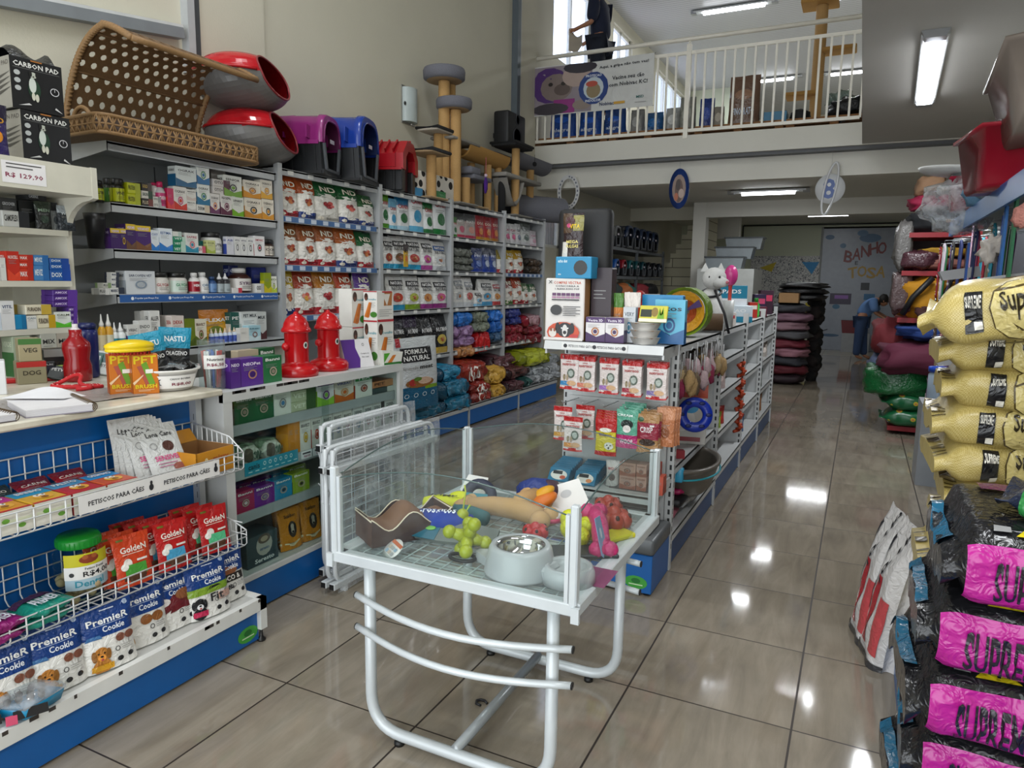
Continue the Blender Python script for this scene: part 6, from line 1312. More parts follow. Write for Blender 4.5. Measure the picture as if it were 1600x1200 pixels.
row(xf-.055,.90,TR7,[
(118,262,752,None,BN_('#1c5a34','#8a8070'),'treat_box','box','green carton with pale dog',.08),(256,408,726,None,BN_('#1c6038','#8a8070'),'treat_box','box','green carton with grey dog',.08),
(408,536,676,None,(BX,'#e0e2dc','#3a78a8','TEA','#ffffff','#888888',False,'#158a3c'),'treat_box','box','white carton with green TEA band and cat',.08),
(542,722,700,782,(FL,'#b8c0a0','#3a5a30','VET','#e8ecd8'),'treat_box','box','upper green and cream flat carton',.1),(542,722,782,None,(FL,'#b8c0a0','#3a5a30','VET','#e8ecd8'),'treat_box','box','lower green and cream flat carton',.1),
(732,852,630,None,(BX,'#dcd6dc','#8ac03a','BIOTAB','#f0e8f4','#6a2a78',True,'#5a2070'),'treat_box','box','purple and white carton with bowl',.08),
(858,1000,622,None,(BX,'#d8cfc4','#c8641c','VIRBAC','#2a3a8a','#c89a6a',True),'treat_box','box','orange and white carton with pug',.08),
(1010,1135,598,None,(BX,'#e0e2dc','#b04a30','TEA','#ffffff','#7a3a28',False,'#158a3c'),'treat_box','box','white carton with green TEA band and dogs',.08),
(1140,1312,680,None,(FL,'#3a4a4c','#d0d4d0','','#ffffff'),'treat_box','box','dark flat carton under the tin',.14),
(1140,1290,632,680,(FL,'#b8784a','#c88a5a','PET','#5a3018'),'collar_tin','tin','round orange tin',.12),
],'on cabinet top shelf')
def BV(c,d2):return(BX,'#dad6d0',c,'BRAVECT','#3a3438',c,False,None)
row(xf-.055,.69,TR7,[
(515,560,925,None,(BX,'#c8801c','#d8901c','','#ffffff',None,False),'medicine_box','box','narrow orange carton',.08),(558,602,925,None,(BX,'#c8801c','#d8901c','','#ffffff',None,False),'medicine_box','box','second narrow orange carton',.08),
(602,682,918,None,BV('#c8a01c',0),'medicine_box','box','white carton with yellow dog disc',.08),(688,762,896,None,BV('#b83a1c',0),'medicine_box','box','white carton with red fox disc',.08),(768,842,876,None,BV('#5a8a1c',0),'medicine_box','box','white carton with green dog disc',.08),
(848,916,860,None,BV('#1c6a9a',0),'medicine_box','box','white carton with blue dog disc',.08),(920,986,848,None,BV('#8a2a60',0),'medicine_box','box','white carton with magenta dog disc',.08),
(996,1066,826,None,(BX,'#dcdcda','#c8d4dc','DEFEND','#2a3038','#2a80b0',False),'medicine_box','box','white carton with blue paw',.08),(1074,1136,806,None,(BX,'#dcdcda','#dcc8c8','DEFEND','#2a3038','#a81c28',False),'medicine_box','box','white carton with red paw',.08),(1142,1200,790,None,(BX,'#dcdcda','#c8dcc8','DEFEND','#2a3038','#2a7a3a',False),'medicine_box','box','white carton with green paw',.08),
(1202,1225,785,None,(BX,'#3a3838','#22201f','','#888888',None,False),'medicine_box','box','thin black carton',.08),(1230,1318,764,None,(BX,'#dcdcda','#c8b8b8','DEFEND','#2a3038','#5a1a28',False),'medicine_box','box','white carton with dark red paws',.08),
],'on cabinet second shelf')
A=at(378,690,'x',xf-.06);C=at(447,680,'x',xf-.06)
for i in range(2):
 yy=A.y+(C.y-A.y)*(.25+.5*i);put('wipe',lambda:pillow_mesh((C.y-A.y)/2,.11,.09,'#c8d0c4',[('e',.35,.5,.2,.3,'#5a5448'),('t',.7,.5,.36,.3,'canis','#3a5a4a')],[('r',.1,.2,.9,.8,'#8aa88a')]),(xf-.13,yy,.692),R_(90),'pale green pack of pet wipes in the glass cabinet, %s'%['left','right'][i],'wipes pack','wipes_pack','wipes packs in the cabinet')
a=at(383,736,'x',xf-.03);c=at(466,714,'x',xf-.03)
b=B();b.box(0,.002,0,c.y-a.y,0,.062,M('#1a8aa4',.35));b.art(lambda u,v:Vector((.0022,(c.y-a.y)*u,.062*v)),[('t',.16,.6,.2,.4,'canis','#103038')]+[('o',.35+.1*k,.65,.025,.16,.3,'#dceef0')for k in range(6)]+[('r',.05+.12*k,.22,.12+.12*k,.28,'#c8e4e8')for k in range(8)]);thing_tag(b,'shelf_banner','turquoise shelf banner with white icons inside the glass cabinet','shelf sign',None,(xf-.033,a.y,.655))
for i,(x0,x1)in enumerate([(471,487),(490,506)]):
 a=at(x0,700,'x',xf-.03);c=at(x1,700,'x',xf-.03);b=B();b.box(0,.002,0,c.y-a.y,0,.04,'#dcdce0');b.art(lambda u,v:Vector((.0022,(c.y-a.y)*u,.04*v)),[('r',.1,.6,.9,.8,'#303038'),('t',.55,.3,.6,.3,'R$105','#8a2a5a')]);thing_tag(b,'price_card','small white price card on cabinet shelf edge, %s one'%['left','right'][i],'price card','price cards on the cabinet shelf edge',(xf-.033,a.y,.655))
row(xf-.055,.48,TR8,[
(135,268,410,None,BN_('#a02048','#c8c0bc'),'treat_box','box','crimson carton with white dog',.06),(268,416,368,None,BN_('#6a1c84','#8a8890'),'treat_box','box','purple carton with grey dog',.06),(416,546,318,None,BN_('#1484b0','#202428'),'treat_box','box','sky blue carton with black dog',.06),(548,674,270,None,BN_('#86a01c','#2c241c'),'treat_box','box','lime carton with brown dog',.06),
(145,280,352,None,BN_('#8a1c50','#8a1c50'),'treat_box','box','magenta carton standing behind',.05,.09),(240,400,318,None,BN_('#5a1c74','#5a1c74'),'treat_box','box','violet carton standing behind',.05,.09),(395,520,275,None,BN_('#127aa4','#127aa4'),'treat_box','box','blue carton standing behind',.05,.09),(515,645,225,None,BN_('#7a941c','#7a941c'),'treat_box','box','green carton standing behind',.05,.09),
],'on cabinet third shelf')
SC_=lambda:pouch_mesh(.15,.035,.2,'#c07a14',[('t',.5,.82,.5,.08,'Scalibor','#3a2410'),('e',.55,.48,.2,.2,'#3a3028'),('e',.55,.5,.1,.12,'#b0a898'),('e',.42,.5,.06,.12,'#181410'),('e',.68,.5,.06,.12,'#181410'),('e',.55,.42,.05,.03,'#101010'),('p',[(0,.2),(.5,.12),(1,.22),(1,.17),(.5,.07),(0,.15)],'#d8c8a0')],seed=3)
for j,(px0,px1,pt)in enumerate([(430,465,830),(462,500,820)]):
 for k in range(4 if j else 5):
  a=at((px0+px1)/2-4,880,'x',xf-.07-.04*k);put('scb',SC_,(xf-.07-.04*k,a.y-.012*k+.06,.192),(R_(-7),0,R_(84)),'yellow collar packet with dog head, %s row, %s from front'%(['left','right'][j],ORD[k]),'collar packet','collar_packet','yellow collar packets in the cabinet',scale=(.95,1,1.05))
for k in range(4):
 a=at(530,880,'x',xf-.07-.04*k);put('scb',None,(xf-.07-.04*k,a.y+.14+.16*(k%2),.192),(R_(-7),0,R_(84)),'yellow collar packet behind the folded crates, %s'%ORD[k],'collar packet','collar_packet','yellow collar packets behind the crates',scale=(.95,1,1.0))
def serbox():return box_mesh(.2,.14,.15,'#2e4248',[('r',0,0,1,.3,'#1f3840'),('t',.55,.15,.62,.14,'Seresto','#dfe4e4'),('e',.55,.62,.26,.36,'#a8a8a0'),('e',.55,.82,.2,.16,'#584c40'),('e',.55,.82,.12,.09,'#a89a84'),('t',.55,.5,.3,.09,'seresto','#3a5a80')])
for i,(x_,rz)in enumerate([(413,90),(372,92)]):
 a=at(x_,890,'x',xf-.05);put('ser',serbox,(xf-.055-.03*i,a.y-.05*i,.192),R_(rz),'dark grey collar box with oval tin picture, %s one'%['right','left'][i],'collar box','collar_box','dark collar boxes in the cabinet')
 # on top of the cabinet
def hydrant():
 Rm=M('#b00c14',.18);b=B();b.lathe([(.105,0),(.108,.012),(.108,.035),(.098,.05),(.075,.06),(.062,.065),(.06,.075),(.06,.22),(.064,.225)],Rm,32)
 b.lathe([(.03,0),(.034,.02),(.03,.034),(0,.038)],Rm,14);
 c=B();c.lathe([(.06,.218),(.074,.222),(.076,.23),(.072,.24),(.066,.246),(.062,.265),(.05,.288),(.03,.305),(.012,.313),(.01,.322),(0,.324)],Rm,28)
 n=B()
 for s in(-1,):n.ball((s*.062,-.02,.15),.022,.022,.022,Rm,12,8)
 l=B();S=lambda u,v:Vector((.0608*math.sin(.5+(u-.5)*.5),-.0608*math.cos(.5+(u-.5)*.5),.14+.034*v));l.art(S,[('e',.5,.5,.5,.5,'#d8d8d4'),('e',.5,.5,.28,.3,'#1c3a30')],base=.0008)
 return[('body',b),('cap',c),('side_knob',n),('sticker',l)]
for i,(px_,py_)in enumerate([(463,583),(512,575)]):
 put('hyd',hydrant,Vector(((-2.60,2.80,zt)if i==0 else(-2.62,3.07,zt))),R_(62),'glossy red toy fire hydrant on the cabinet, %s one'%['left','right'][i],'toy hydrant','toy_hydrant','red toy hydrants',(1,1,1.02))
row(-2.52,zt,(340,460,.2125),[
(90,165,480,None,(BX,'#4a2278','#3a1a60','NEO','#e0d8e8',None,False),'pet_product_box','box','spine of a purple carton',.1,.0),
(168,330,470,None,(BX,'#502684','#3a1a60','NEOPet','#e8e0f0','#a87a64',False),'pet_product_box','box','purple carton with woman and dog',.08,.0),
(332,470,452,None,BN_('#1f6a3c','#8a8070'),'treat_box','box','green carton with poodle',.08,0.0),(300,420,395,None,BN_('#1a5a34','#1a5a34'),'treat_box','box','dark green carton behind',.06,.1),
(150,300,410,None,(BX,'#b8a890','#a89880','','#5a4a30',None,False),'pet_product_box','box','beige carton behind the purple one',.05,.1),
],'on top of the cabinet')
def tent():
 w_=.19;b=B();b.prism([(0,0),(.13,0),(.075,.155),(.062,.158)],-w_/2,w_/2,M('#c8c8c8',.5),'x',);F=lambda u,v:Vector((-w_/2+w_*u,.002+.06*v-.003,.156*v+.001))
 b.art(F,[('r',0,0,1,1,'#d4d2d4'),('p',[(0,0),(.48,0),(.55,.3),(.46,.7),(.5,1),(0,1)],'#4a1a7a'),('t',.75,.48,.3,.06,'Compre on','#3a3a3e'),('t',.75,.36,.24,.06,'line aqui','#3a3a3e'),('o',.75,.8,.04,.05,.3,'#3a3a3e')],base=.001);return b
put('tent',tent,(-2.53,3.235,zt),R_(74),'white and purple folded display card beside the right hydrant','display card','display_card')
fD=[('r',0,0,1,1,'#dcdad4'),('t',.62,.72,.62,.06,'DentaBits','#2a8a9a'),('e',.2,.8,.14,.13,'#3a2018'),('e',.2,.74,.08,.06,'#6a4030'),('p',[(.05,.12),(.4,.62),(.6,.62),(.35,.08)],'#c8742c'),('p',[(.2,.12),(.5,.6),(.62,.6),(.42,.1)],'#b0601c'),('e',.75,.2,.25,.1,'#3f7a2c'),('r',0,.97,1,1,'#b02430')]+lines(.55,.6,.35,4,'#9a9a98',.05,.012)
put('db',lambda:box_mesh(.15,.1,.26,'#d8d6d0',fD,left=fD,side=[('r',0,0,1,1,'#c8c4bc')]),(-2.52,3.46,zt),R_(88),'lower tall white dental stick carton with sausage picture','carton','dental_carton','dental stick cartons',(1,1,1))
fD2=[('r',0,0,1,1,'#dcdad4'),('p',[(.4,.5),(.9,.5),(.95,.98),(.45,.98)],'#a87040'),('p',[(.3,.9),(.6,.5),(.8,.9)],'#d8d4cc'),('r',0,.0,1,.03,'#b02430'),('r',.3,.95,.9,1,'#b02430')]+lines(.1,.35,.8,4,'#9a9a98',.07,.02)
put('db2',lambda:box_mesh(.15,.1,.17,'#d8d6d0',fD2,left=fD),(-2.52,3.46,zt+.261),R_(88),'opened dental stick carton standing on the tall one','carton','dental_carton')
put('db3',lambda:box_mesh(.13,.1,.22,'#d8d6d0',fD),(-2.64,3.37,zt),R_(88),'rear dental stick carton behind, lower one','carton','dental_carton')
put('db3',None,(-2.64,3.37,zt+.221),R_(88),'rear dental stick carton behind, upper one','carton','dental_carton')
b=B();b.prism([(-.07,0),(.07,0),(.085,.07),(-.085,.09)],0,.07,M('#d8d8d0',.4),'y');b.art(lambda u,v:Vector((-.07+.14*u,-.0,.07*v)),[('p',[(.0,.2),(.35,1),(0,1)],'#4a9a2a'),('p',[(.15,.1),(.5,.8),(.7,.8),(.4,.1)],'#c8742c'),('r',0,0,1,.2,'#2a6a2a')]);thing_tag(b,'treat_carton','small open green and white treat tray before the dental cartons','carton',None,(-2.47,3.46,zt),(0,0,R_(80)))
# ================================================================== GLASS DISPLAY TABLE WITH TOYS
TX0,TX1,TY0,TY1,TZ=-1.49,-.655,1.76,2.63,.68
TW=M('#c3c9cb',.3,.1)
t=tag(empty('display_table',(-1.075,2.19,0)),'white tubular table with glass sided tray full of pet toys','table')
def lt(b,name):ob=b.build(name,t);ob.location=(1.075,-2.19,0);return ob
for y,n_ in((1.84,'front'),(2.51,'rear')):
 b=B();b.tube(fillet([(-1.415,y,TZ-.03),(-1.415,y,.035),(-.745,y,.035),(-.745,y,TZ-.03)],.13,8),.0195,TW,14);lt(b,'leg_frame')
 for x in(-1.30,-.86):b=B();b.lathe([(.018,0),(.018,.012),(.01,.018)],M('#111111',.5),12,(x,y,0));lt(b,'foot')
 s=-1 if y<2 else 1
 for z in(.515,.402):
  P=[(-1.455+.78*k/14,y+s*(.022+.075*math.sin(PI*k/14)),z-.012*math.sin(PI*k/14))for k in range(15)]
  b=B();b.tube(P,.0115,TW,10);b.tube([P[0],Vector(P[0])-Vector((.004,0,0))],.0118,'#1a1a1a',10);b.tube([P[-1],Vector(P[-1])+Vector((.004,0,0))],.0118,'#1a1a1a',10);lt(b,'curved_rail')
b=B();b.tube([(-1.08,1.84,.05),(-1.08,2.51,.05)],.018,M('#9ea3a5',.35,.4),12);lt(b,'floor_bar')
b=B()
for x0,x1,y0,y1 in((TX0,TX1,TY0-.012,TY0+.028),(TX0,TX1,TY1-.028,TY1+.012),(TX0-.012,TX0+.028,TY0,TY1),(TX1-.028,TX1+.012,TY0,TY1)):b.bbox(x0-.008,x1+.008,y0,y1,TZ-.03,TZ+.006,TW,.003)
for x in(TX0-.012,TX1+.012):b.box(x-.012,x+.012,TY0-.02,TY0-.008,TZ-.045,TZ,TW)
lt(b,'tray_frame')
b=B();gw=M('#c8cccc',.4,.1)
for i in range(17):x=TX0+.02+.0495*i;b.tube([(x,TY0+.02,TZ-.008),(x,TY1-.02,TZ-.008)],.0028,gw,5)
for i in range(18):y=TY0+.02+.0488*i;b.tube([(TX0+.02,y,TZ-.010),(TX1-.02,y,TZ-.010)],.0028,gw,5)
for i in range(5):y=TY0+.1+.17*i;b.box(TX0,TX1,y-.008,y+.008,TZ-.024,TZ-.012,gw)
lt(b,'wire_grid')
b=B();b.box(TX0+.02,TX1-.02,TY0+.02,TY1-.02,TZ-.001,TZ+.003,M('#f2f7f6',.05,0,'glass',haze=.05));lt(b,'glass_bottom')
GS=M('#f6faf9',.02,0,'glass',haze=.015);PH=.29
for(x,y)in((TX0,TY0),(TX1,TY0),(TX0,TY1),(TX1,TY1)):
 b=B();sx=.02 if x<-1 else-.02;sy=.02 if y<2 else-.02
 b.bbox(x-.012,x+.012,y-.012,y+.012,TZ,TZ+PH-(.0 if y<2 else.025),TW,.004);b.box(*sorted((x+sx*.7,x+sx*1.3)),y-.008,y+.008,TZ,TZ+PH-.03,TW);b.box(x-.008,x+.008,*sorted((y+sy*.7,y+sy*1.3)),TZ,TZ+PH-.03,TW);lt(b,'corner_post')
def gpanel(p,q):
 p=Vector(p);q=Vector(q);n=14;d=(q-p);nn=Vector((d.y,-d.x,0)).normalized()*.002;b=B()
 top=lambda u:TZ+PH-.035+.06*math.sin(PI*u)
 lo=[p+d*(k/n)for k in range(n+1)]
 for s in(-1,1):b.add([v+nn*s+Vector((0,0,TZ+.006-v.z))for v in lo]+[v+nn*s+Vector((0,0,top(k/n)-v.z))for k,v in enumerate(lo)],[(k,k+1,n+2+k,n+1+k)if s>0 else(k+1,k,n+1+k,n+2+k)for k in range(n)],GS)
 e=B();e.tube([v+Vector((0,0,top(k/n)-v.z))for k,v in enumerate(lo)],.0024,M('#4a5c5a',.15),5);b.v and lt(b,'glass_panel');lt(e,'glass_edge')
gpanel((TX0+.015,TY0,0),(TX1-.015,TY0,0));gpanel((TX0+.015,TY1,0),(TX1-.015,TY1,0));gpanel((TX0,TY0+.015,0),(TX0,TY1-.015,0));gpanel((TX1,TY0+.015,0),(TX1,TY1-.015,0))
Z0=TZ+.004
def toy(b,name,label,cat,x,y,z=0,rot=(0,0,0),group=None):return thing_tag(b,name,label,cat,group,(x,y,Z0+z),rot)
def plush(P,r,m,rs=None,n=12,smooth=3):b=B();pts=fillet(P,.05,smooth);b.tube(pts,r,m,n,rs=rs);return b
# brown two tone cushion toy
b=B();PO=lambda u,v:(.13*(2*u-1),.075+.02*math.cos(2*PI*(2*u-1))*1.6+.0)
for s,c in((0,'#6e4a30'),(1,'#3a2218')):
 b.grid(lambda u,v:Vector((.15*(2*u-1),.075*(2*v-1),(.012 if s else.02)+(.075 if not s else.035)*(1+.35*math.cos(PI*2*(2*u-1)*.9))*max(0,1-abs(2*v-1)**2.4)**.5*(1-.5*abs(2*u-1)**4))),20,12,M(c,.85,0,'cloth'))
b.grid(lambda u,v:Vector((.15*(2*u-1),-.075-.004,.10*v*(1+.35*math.cos(2*PI*(2*u-1)*.9))*.75)),20,4,M('#3a2218',.85,0,'cloth'));b.grid(lambda u,v:Vector((.15*(2*u-1),.075,.10*v*(1+.35*math.cos(2*PI*(2*u-1)*.9))*.75)),20,4,M('#3a2218',.85,0,'cloth'),flip=True)
for s in(-1,1):b.tube([(.15*(2*k/20-1),s*.077,.10*(1+.35*math.cos(2*PI*(2*k/20-1)*.9))*.75)for k in range(21)],.0028,'#d8c8b0',5);b.tube([(s*.15,.077*(2*k/4-1),.09)for k in range(5)],.0028,'#d8c8b0',5);b.add([(s*.15,-.077,0),(s*.15,.077,0),(s*.15,.077,.095),(s*.15,-.077,.095)],[(0,1,2,3)if s>0 else(3,2,1,0)],M('#4a2c1e',.85,0,'cloth'))
toy(b,'cushion_toy','brown two-tone plush toy with cream piping in the glass tray','dog toy',-1.385,2.0,0,(0,0,R_(58)))
b=B();b.lathe([(0,0),(.048,0),(.048,.002),(0,.002)],M('#d4cfca',.5),24,sy=.8);b.art(lambda u,v:Vector((-.04+.08*u,-.03+.06*v,.002)),[('r',0,.75,1,.95,'#b8603a')]+[('r',.1+.3*k,.15+.28*j,.32+.3*k,.35+.28*j,['#8aa0b0','#b0a090','#9a9a98'][(k+j)%3])for k in range(3)for j in range(2)]);toy(b,'toy_label','oval white and orange cardboard tag beside the brown toy','tag',-1.315,1.835,.012,(R_(38),0,R_(-35)))
Bm=M('#16348c',.8,0,'cloth');b=B();b.tube([(-.13+.26*k/12,.012*math.sin(k*.6),.042)for k in range(13)],.04,Bm,14,rs=[.022+.022*math.sin(PI*(k+.6)/13.2)for k in range(13)]);b.art(lambda u,v:Vector((-.09+.18*u,-.03+.05*v,.084-.012*(2*v-1)**2)),[('t',.5,.5,.8,.7,'Croskitos','#d8dce8')],base=.004);toy(b,'plush_toy','long blue plush toy with white lettering in the glass tray','dog toy',-1.29,2.06,0,(0,0,R_(22)))
Ym=M('#c8cc10',.7,0,'cloth');b=B();b.tube([(-.08+.16*k/8,0,.035)for k in range(9)],.03,Ym,12,rs=[.018+.02*math.sin(PI*(k+.7)/9.4)for k in range(9)]);b.ball((.05,.05,.045),.05,.035,.03,Ym,12,8);b.art(lambda u,v:Vector((-.06+.12*u,-.025+.03*v,.07)),[('t',.5,.5,.9,.8,'JUMP','#1a1a1a')],base=.003);toy(b,'plush_toy','bright yellow plush toy with black lettering','dog toy',-1.38,2.26,0,(0,0,R_(15)))
b=B();b.tube([(.05*math.cos(a),.05*math.sin(a),.025)for a in[2*PI*k/22 for k in range(22)]],.021,M('#22283c',.6,0,'cloth'),10,closed=True);toy(b,'ring_toy','dark navy ring toy standing at the tray back','dog toy',-1.30,2.40,.035,(R_(60),0,R_(20)))
def tagcard(c,w_,h_,c2,txt):b=B();b.prism(fillet([(-w_/2,-h_/2),(w_/2,-h_/2),(w_/2,h_/2),(-w_/2,h_/2),(-w_/2,-h_/2)],.01,3)if False else[(-w_/2,-h_/2+.01),(-w_/2+.01,-h_/2),(w_/2-.01,-h_/2),(w_/2,-h_/2+.01),(w_/2*.8,h_/2),(-w_/2*.8,h_/2)],0,.002,M(c,.4));b.art(lambda u,v:Vector((-w_/2+w_*u,-h_/2+h_*v,.002)),[('e',.5,.6,.14,.14,c2),('t',.5,.35,.7,.2,txt,c2)]);return b
toy(tagcard('#14707e',.11,.085,'#9ad0d0','Odontopet'),'toy_label','teal cardboard tag leaning on the navy ring toy','tag',-1.27,2.30,.045,(R_(42),0,R_(10)))
toy(tagcard('#d4d4d0',.12,.08,'#7aa040','Ecopet'),'toy_label','white cardboard tag with green logo at the tray back','tag',-1.36,2.47,.06,(R_(50),0,R_(-5)))
b=plush([(-.07,0,.03),(.0,.008,.035),(.075,0,.03)],.028,M('#14585c',.7,0,'cloth'));b.tube([(0,-.032,.03),(0,0,.066),(0,.032,.03)],.004,'#a8c020',6);b.tube([(0,0,.05),(.03,-.06,.01)],.003,'#a8c020',6);toy(b,'roll_toy','short dark teal cylinder toy with a lime cord','dog toy',-1.24,2.21,0,(0,0,R_(-12)))
Bg=M('#b08c5e',.9,0,'cloth');b=B()
for P,rs in(([(-.15,-.03,.04),(-.06,.0,.045),(.04,.0,.045),(.14,-.04,.04)],[.034,.036,.04,.036]),([(.04,.0,.045),(.03,.07,.05),(.06,.14,.045)],[.042,.04,.046]),([(-.15,-.03,.04),(-.17,.02,.04)],[.034,.03])):b.tube(P,.04,Bg,14,rs=rs)
for p,r in(((-.16,.03,.04),.035),((-.17,-.05,.038),.034),((.15,-.07,.038),.038),((.17,-.01,.038),.036),((.03,.16,.048),.045),((.09,.14,.045),.042)):b.ball(p,r,r,r*.95,Bg,14,10)
toy(b,'bone_plush','large beige plush bone lying across the tray','dog toy',-1.13,2.31,0,(0,0,R_(5)))
b=B();b.ball((0,0,.06),.085,.06,.055,M('#1c3070',.5,0,'film'),20,12,.1);b.ball((.05,.0,.06),.05,.055,.05,M('#3a2230',.6),14,10,.1);b.art(lambda u,v:Vector((-.06+.08*u,-.055-.0*v,.04+.05*v)),[('t',.5,.5,.9,.6,'Cool','#d8dce4')],base=.008);toy(b,'plush_toy','blue and brown plush snack toy at the tray back','dog toy',-1.10,2.51,0,(0,0,R_(20)))
b=B();b.ball((0,0,.03),.075,.045,.028,M('#c06410',.5),18,10);b.ball((.03,.02,.05),.05,.03,.02,M('#c89010',.5),14,8);toy(b,'rubber_toy','orange flat rubber toy beside the beige bone','dog toy',-1.04,2.43,.02,(0,R_(-25),R_(40)))
b=B();b.ball((0,0,.035),.05,.05,.03,M('#d0c8c4',.6,0,'cloth',var=.5,scale=60),18,10);b.tube([(.05*math.cos(2*PI*k/20),.05*math.sin(2*PI*k/20),.03)for k in range(20)],.009,M('#b0104c',.4),7,closed=True);toy(b,'ball_toy','white speckled ball with crimson rim in the tray','dog toy',-.965,2.33,0)
def jack(col):
 b=B();m_=M(col,.35)
 for d in((1,0,0),(-1,0,0),(0,1,0),(0,-1,0),(0,0,1),(0,0,-1)):
  d=Vector(d);b.tube([d*.01,d*.055],.017,m_,10,rs=[.024,.015]);b.ball(d*.062,.0225,.0225,.0225,m_,12,8)
 return b
toy(jack('#98a010'),'rubber_jack_toy','olive yellow rubber six-armed jack toy at the tray front','dog toy',-1.09,1.93,.062,(R_(28),R_(20),R_(35)))
b=B();b.tube([(.045*math.cos(2*PI*k/20),.03*math.sin(2*PI*k/20),.004)for k in range(20)],.006,'#17181a',6,closed=True);toy(b,'black_ring','thin black ring under the yellow jack toy','ring',-1.09,1.90,0)
b=B();b.ball((0,0,.022),.022,.022,.022,M('#98a010',.35),12,8);b.tube([(0,0,.03),(-.0,.02,.1),(-.01,.03,.12)],.003,'#a8b020',5);toy(b,'ball_toy','small olive yellow ball behind the jack toy','dog toy',-1.20,2.09,.05)
b=B();b.prism([(-.15+.0,-.03),(-.05,-.045),(.08,-.045),(.15,-.02),(.15,.04),(.06,.055),(-.1,.045)],0,.012,M('#5f6762',.5));b.prism([(-.16,-.035),(-.06,-.045),(-.055,.045),(-.13,.04),(-.17,.0)],.012,.014,M('#125a6c',.4));b.ball((-.09,.01,.016),.02,.012,.002,'#6aa83a',10,6)
toy(b,'chew_mat','flat grey textured chew toy with teal tag','dog toy',-1.19,2.02,.02,(R_(22),R_(0),R_(12)))
Gb=M('#a6a8aa',.3)
def dbowl():
 b=B()
 b.lathe([(0,.0),(.112,.0),(.112,.006),(.098,.075),(.09,.088),(.078,.088),(.072,.078)],Gb,36,(0,0,0),cap=False);b.lathe([(0,0),(.082,0),(.080,.03),(.072,.05),(.062,.052),(.056,.044),(.05,.03),(0,.028)],Gb,28,(.155,.035,0));b.bbox(.06,.12,-.03,.05,.0,.045,Gb,.01);b.prism([(-.09,-.05),(-.16,-.025),(-.165,.0),(-.09,.05)],0,.03,Gb)
 s=B();s.lathe([(.079,.086),(.074,.087),(.069,.07),(.058,.04),(.04,.032),(0,.031)],M('#cfcfcf',.08,1.),36,cap=False);return[('bowl_body',b),('steel_dish',s)]
put('dbowl',dbowl,(-.885,1.90,Z0),R_(-12),'grey double pet bowl with a steel dish at the tray front','pet bowl','double_bowl')
Rb=M('#a8181c',.35);Br=M('#a83c2c',.4)
def knot(c,s=1):
 b=B();m_=M(c,.38)
 for a in range(0,360,60):b.ball((.03*s*math.cos(R_(a)),.03*s*math.sin(R_(a)),.03*s),.024*s,.024*s,.026*s,m_,12,8)
 for a in range(0,360,60):b.ball((.045*s*math.cos(R_(a)),.045*s*math.sin(R_(a)),.045*s),.007*s,.007*s,.01*s,'#2a0c08',8,5)
 b.ball((0,0,.04*s),.025*s,.025*s,.03*s,m_,12,8);return b
toy(knot('#a8181c',.9),'rubber_toy','red hollow rubber toy behind the grey bowl','dog toy',-.955,2.17,0);toy(knot('#a83c2c',1.25),'rubber_toy','brick red hollow ball toy near right glass panel','dog toy',-.745,2.40,.0);toy(knot('#9c3426',1.05),'rubber_toy','darker brick red ball toy behind the other','dog toy',-.80,2.50,.02)
Yg=M('#c4c81c',.35,0,'film')
b=B();[b.ball(p,r,r,r,Yg,14,9)for p,r in(((0,0,.04),.04),((.05,.03,.045),.038),((-.03,.06,.05),.035),((.05,-.05,.035),.036))];toy(b,'squeaky_toy','lime yellow vinyl toy with round lobes in the tray','dog toy',-.845,2.23,.0,(0,0,0))
b=plush([(-.09,0,.03),(-.03,.01,.035),(.03,0,.035),(.1,0,.03)],.03,M('#c0306c',.4,0,'film'));[b.ball(p,.03,.03,.028,M('#c0306c',.4,0,'film'),10,7)for p in((-.1,-.02,.03),(-.1,.02,.03),(.1,.02,.03),(.1,-.02,.03))];toy(b,'bone_toy','shiny pink bone toy leaning against the right glass','dog toy',-.745,2.22,.03,(0,R_(20),R_(-60)))
b=B();b.bbox(-.08,.08,-.04,.04,0,.02,M('#c8c020',.4),.006);toy(b,'flat_toy','flat yellow toy under the pink bone','dog toy',-.72,2.30,.0,(0,0,R_(60)))
b=B();b.bbox(-.11,.11,-.05,.05,0,.015,M('#2c3034',.5),.004);toy(b,'flat_toy','flat dark grey toy under the pink bone','dog toy',-.76,2.12,0,(0,0,R_(30)))
toy(tagcard('#d8d6d2',.16,.12,'#b0b0b0',''),'card','large white card standing at the tray back','card',-.97,2.50,.06,(R_(50),R_(-20),R_(20)));toy(tagcard('#8aa4c8',.05,.13,'#d8dce8',''),'card','pale blue narrow card leaning on the right glass','card',-.70,2.12,.07,(R_(75),0,R_(85)))
b=B();b.ball((0,0,.04),.042,.042,.04,M('#b8bc1c',.5,0,'carpet'),16,10,.15);toy(b,'ball_toy','yellow rubber knobbly ball at the back of the tray','dog toy',-1.02,2.57,0)
b=B();b.grid(lambda u,v:Vector((-.12+.24*u,-.07+.14*v,.004)),4,4,'#7a3a5c');toy(b,'paper_tag','plum coloured card lying flat at right of the grey bowl','card',-.73,1.96,0)
b=B();b.tube([(.022*math.cos(a),.022*math.sin(a)*.8,.006)for a in(.3,1.2,2.1,3.0,4.0,5.0)],.005,'#17171a',6);thing_tag(b,'plastic_scrap','small black plastic scrap on the floor under the table','scrap',None,at(752,1100,'z',0))
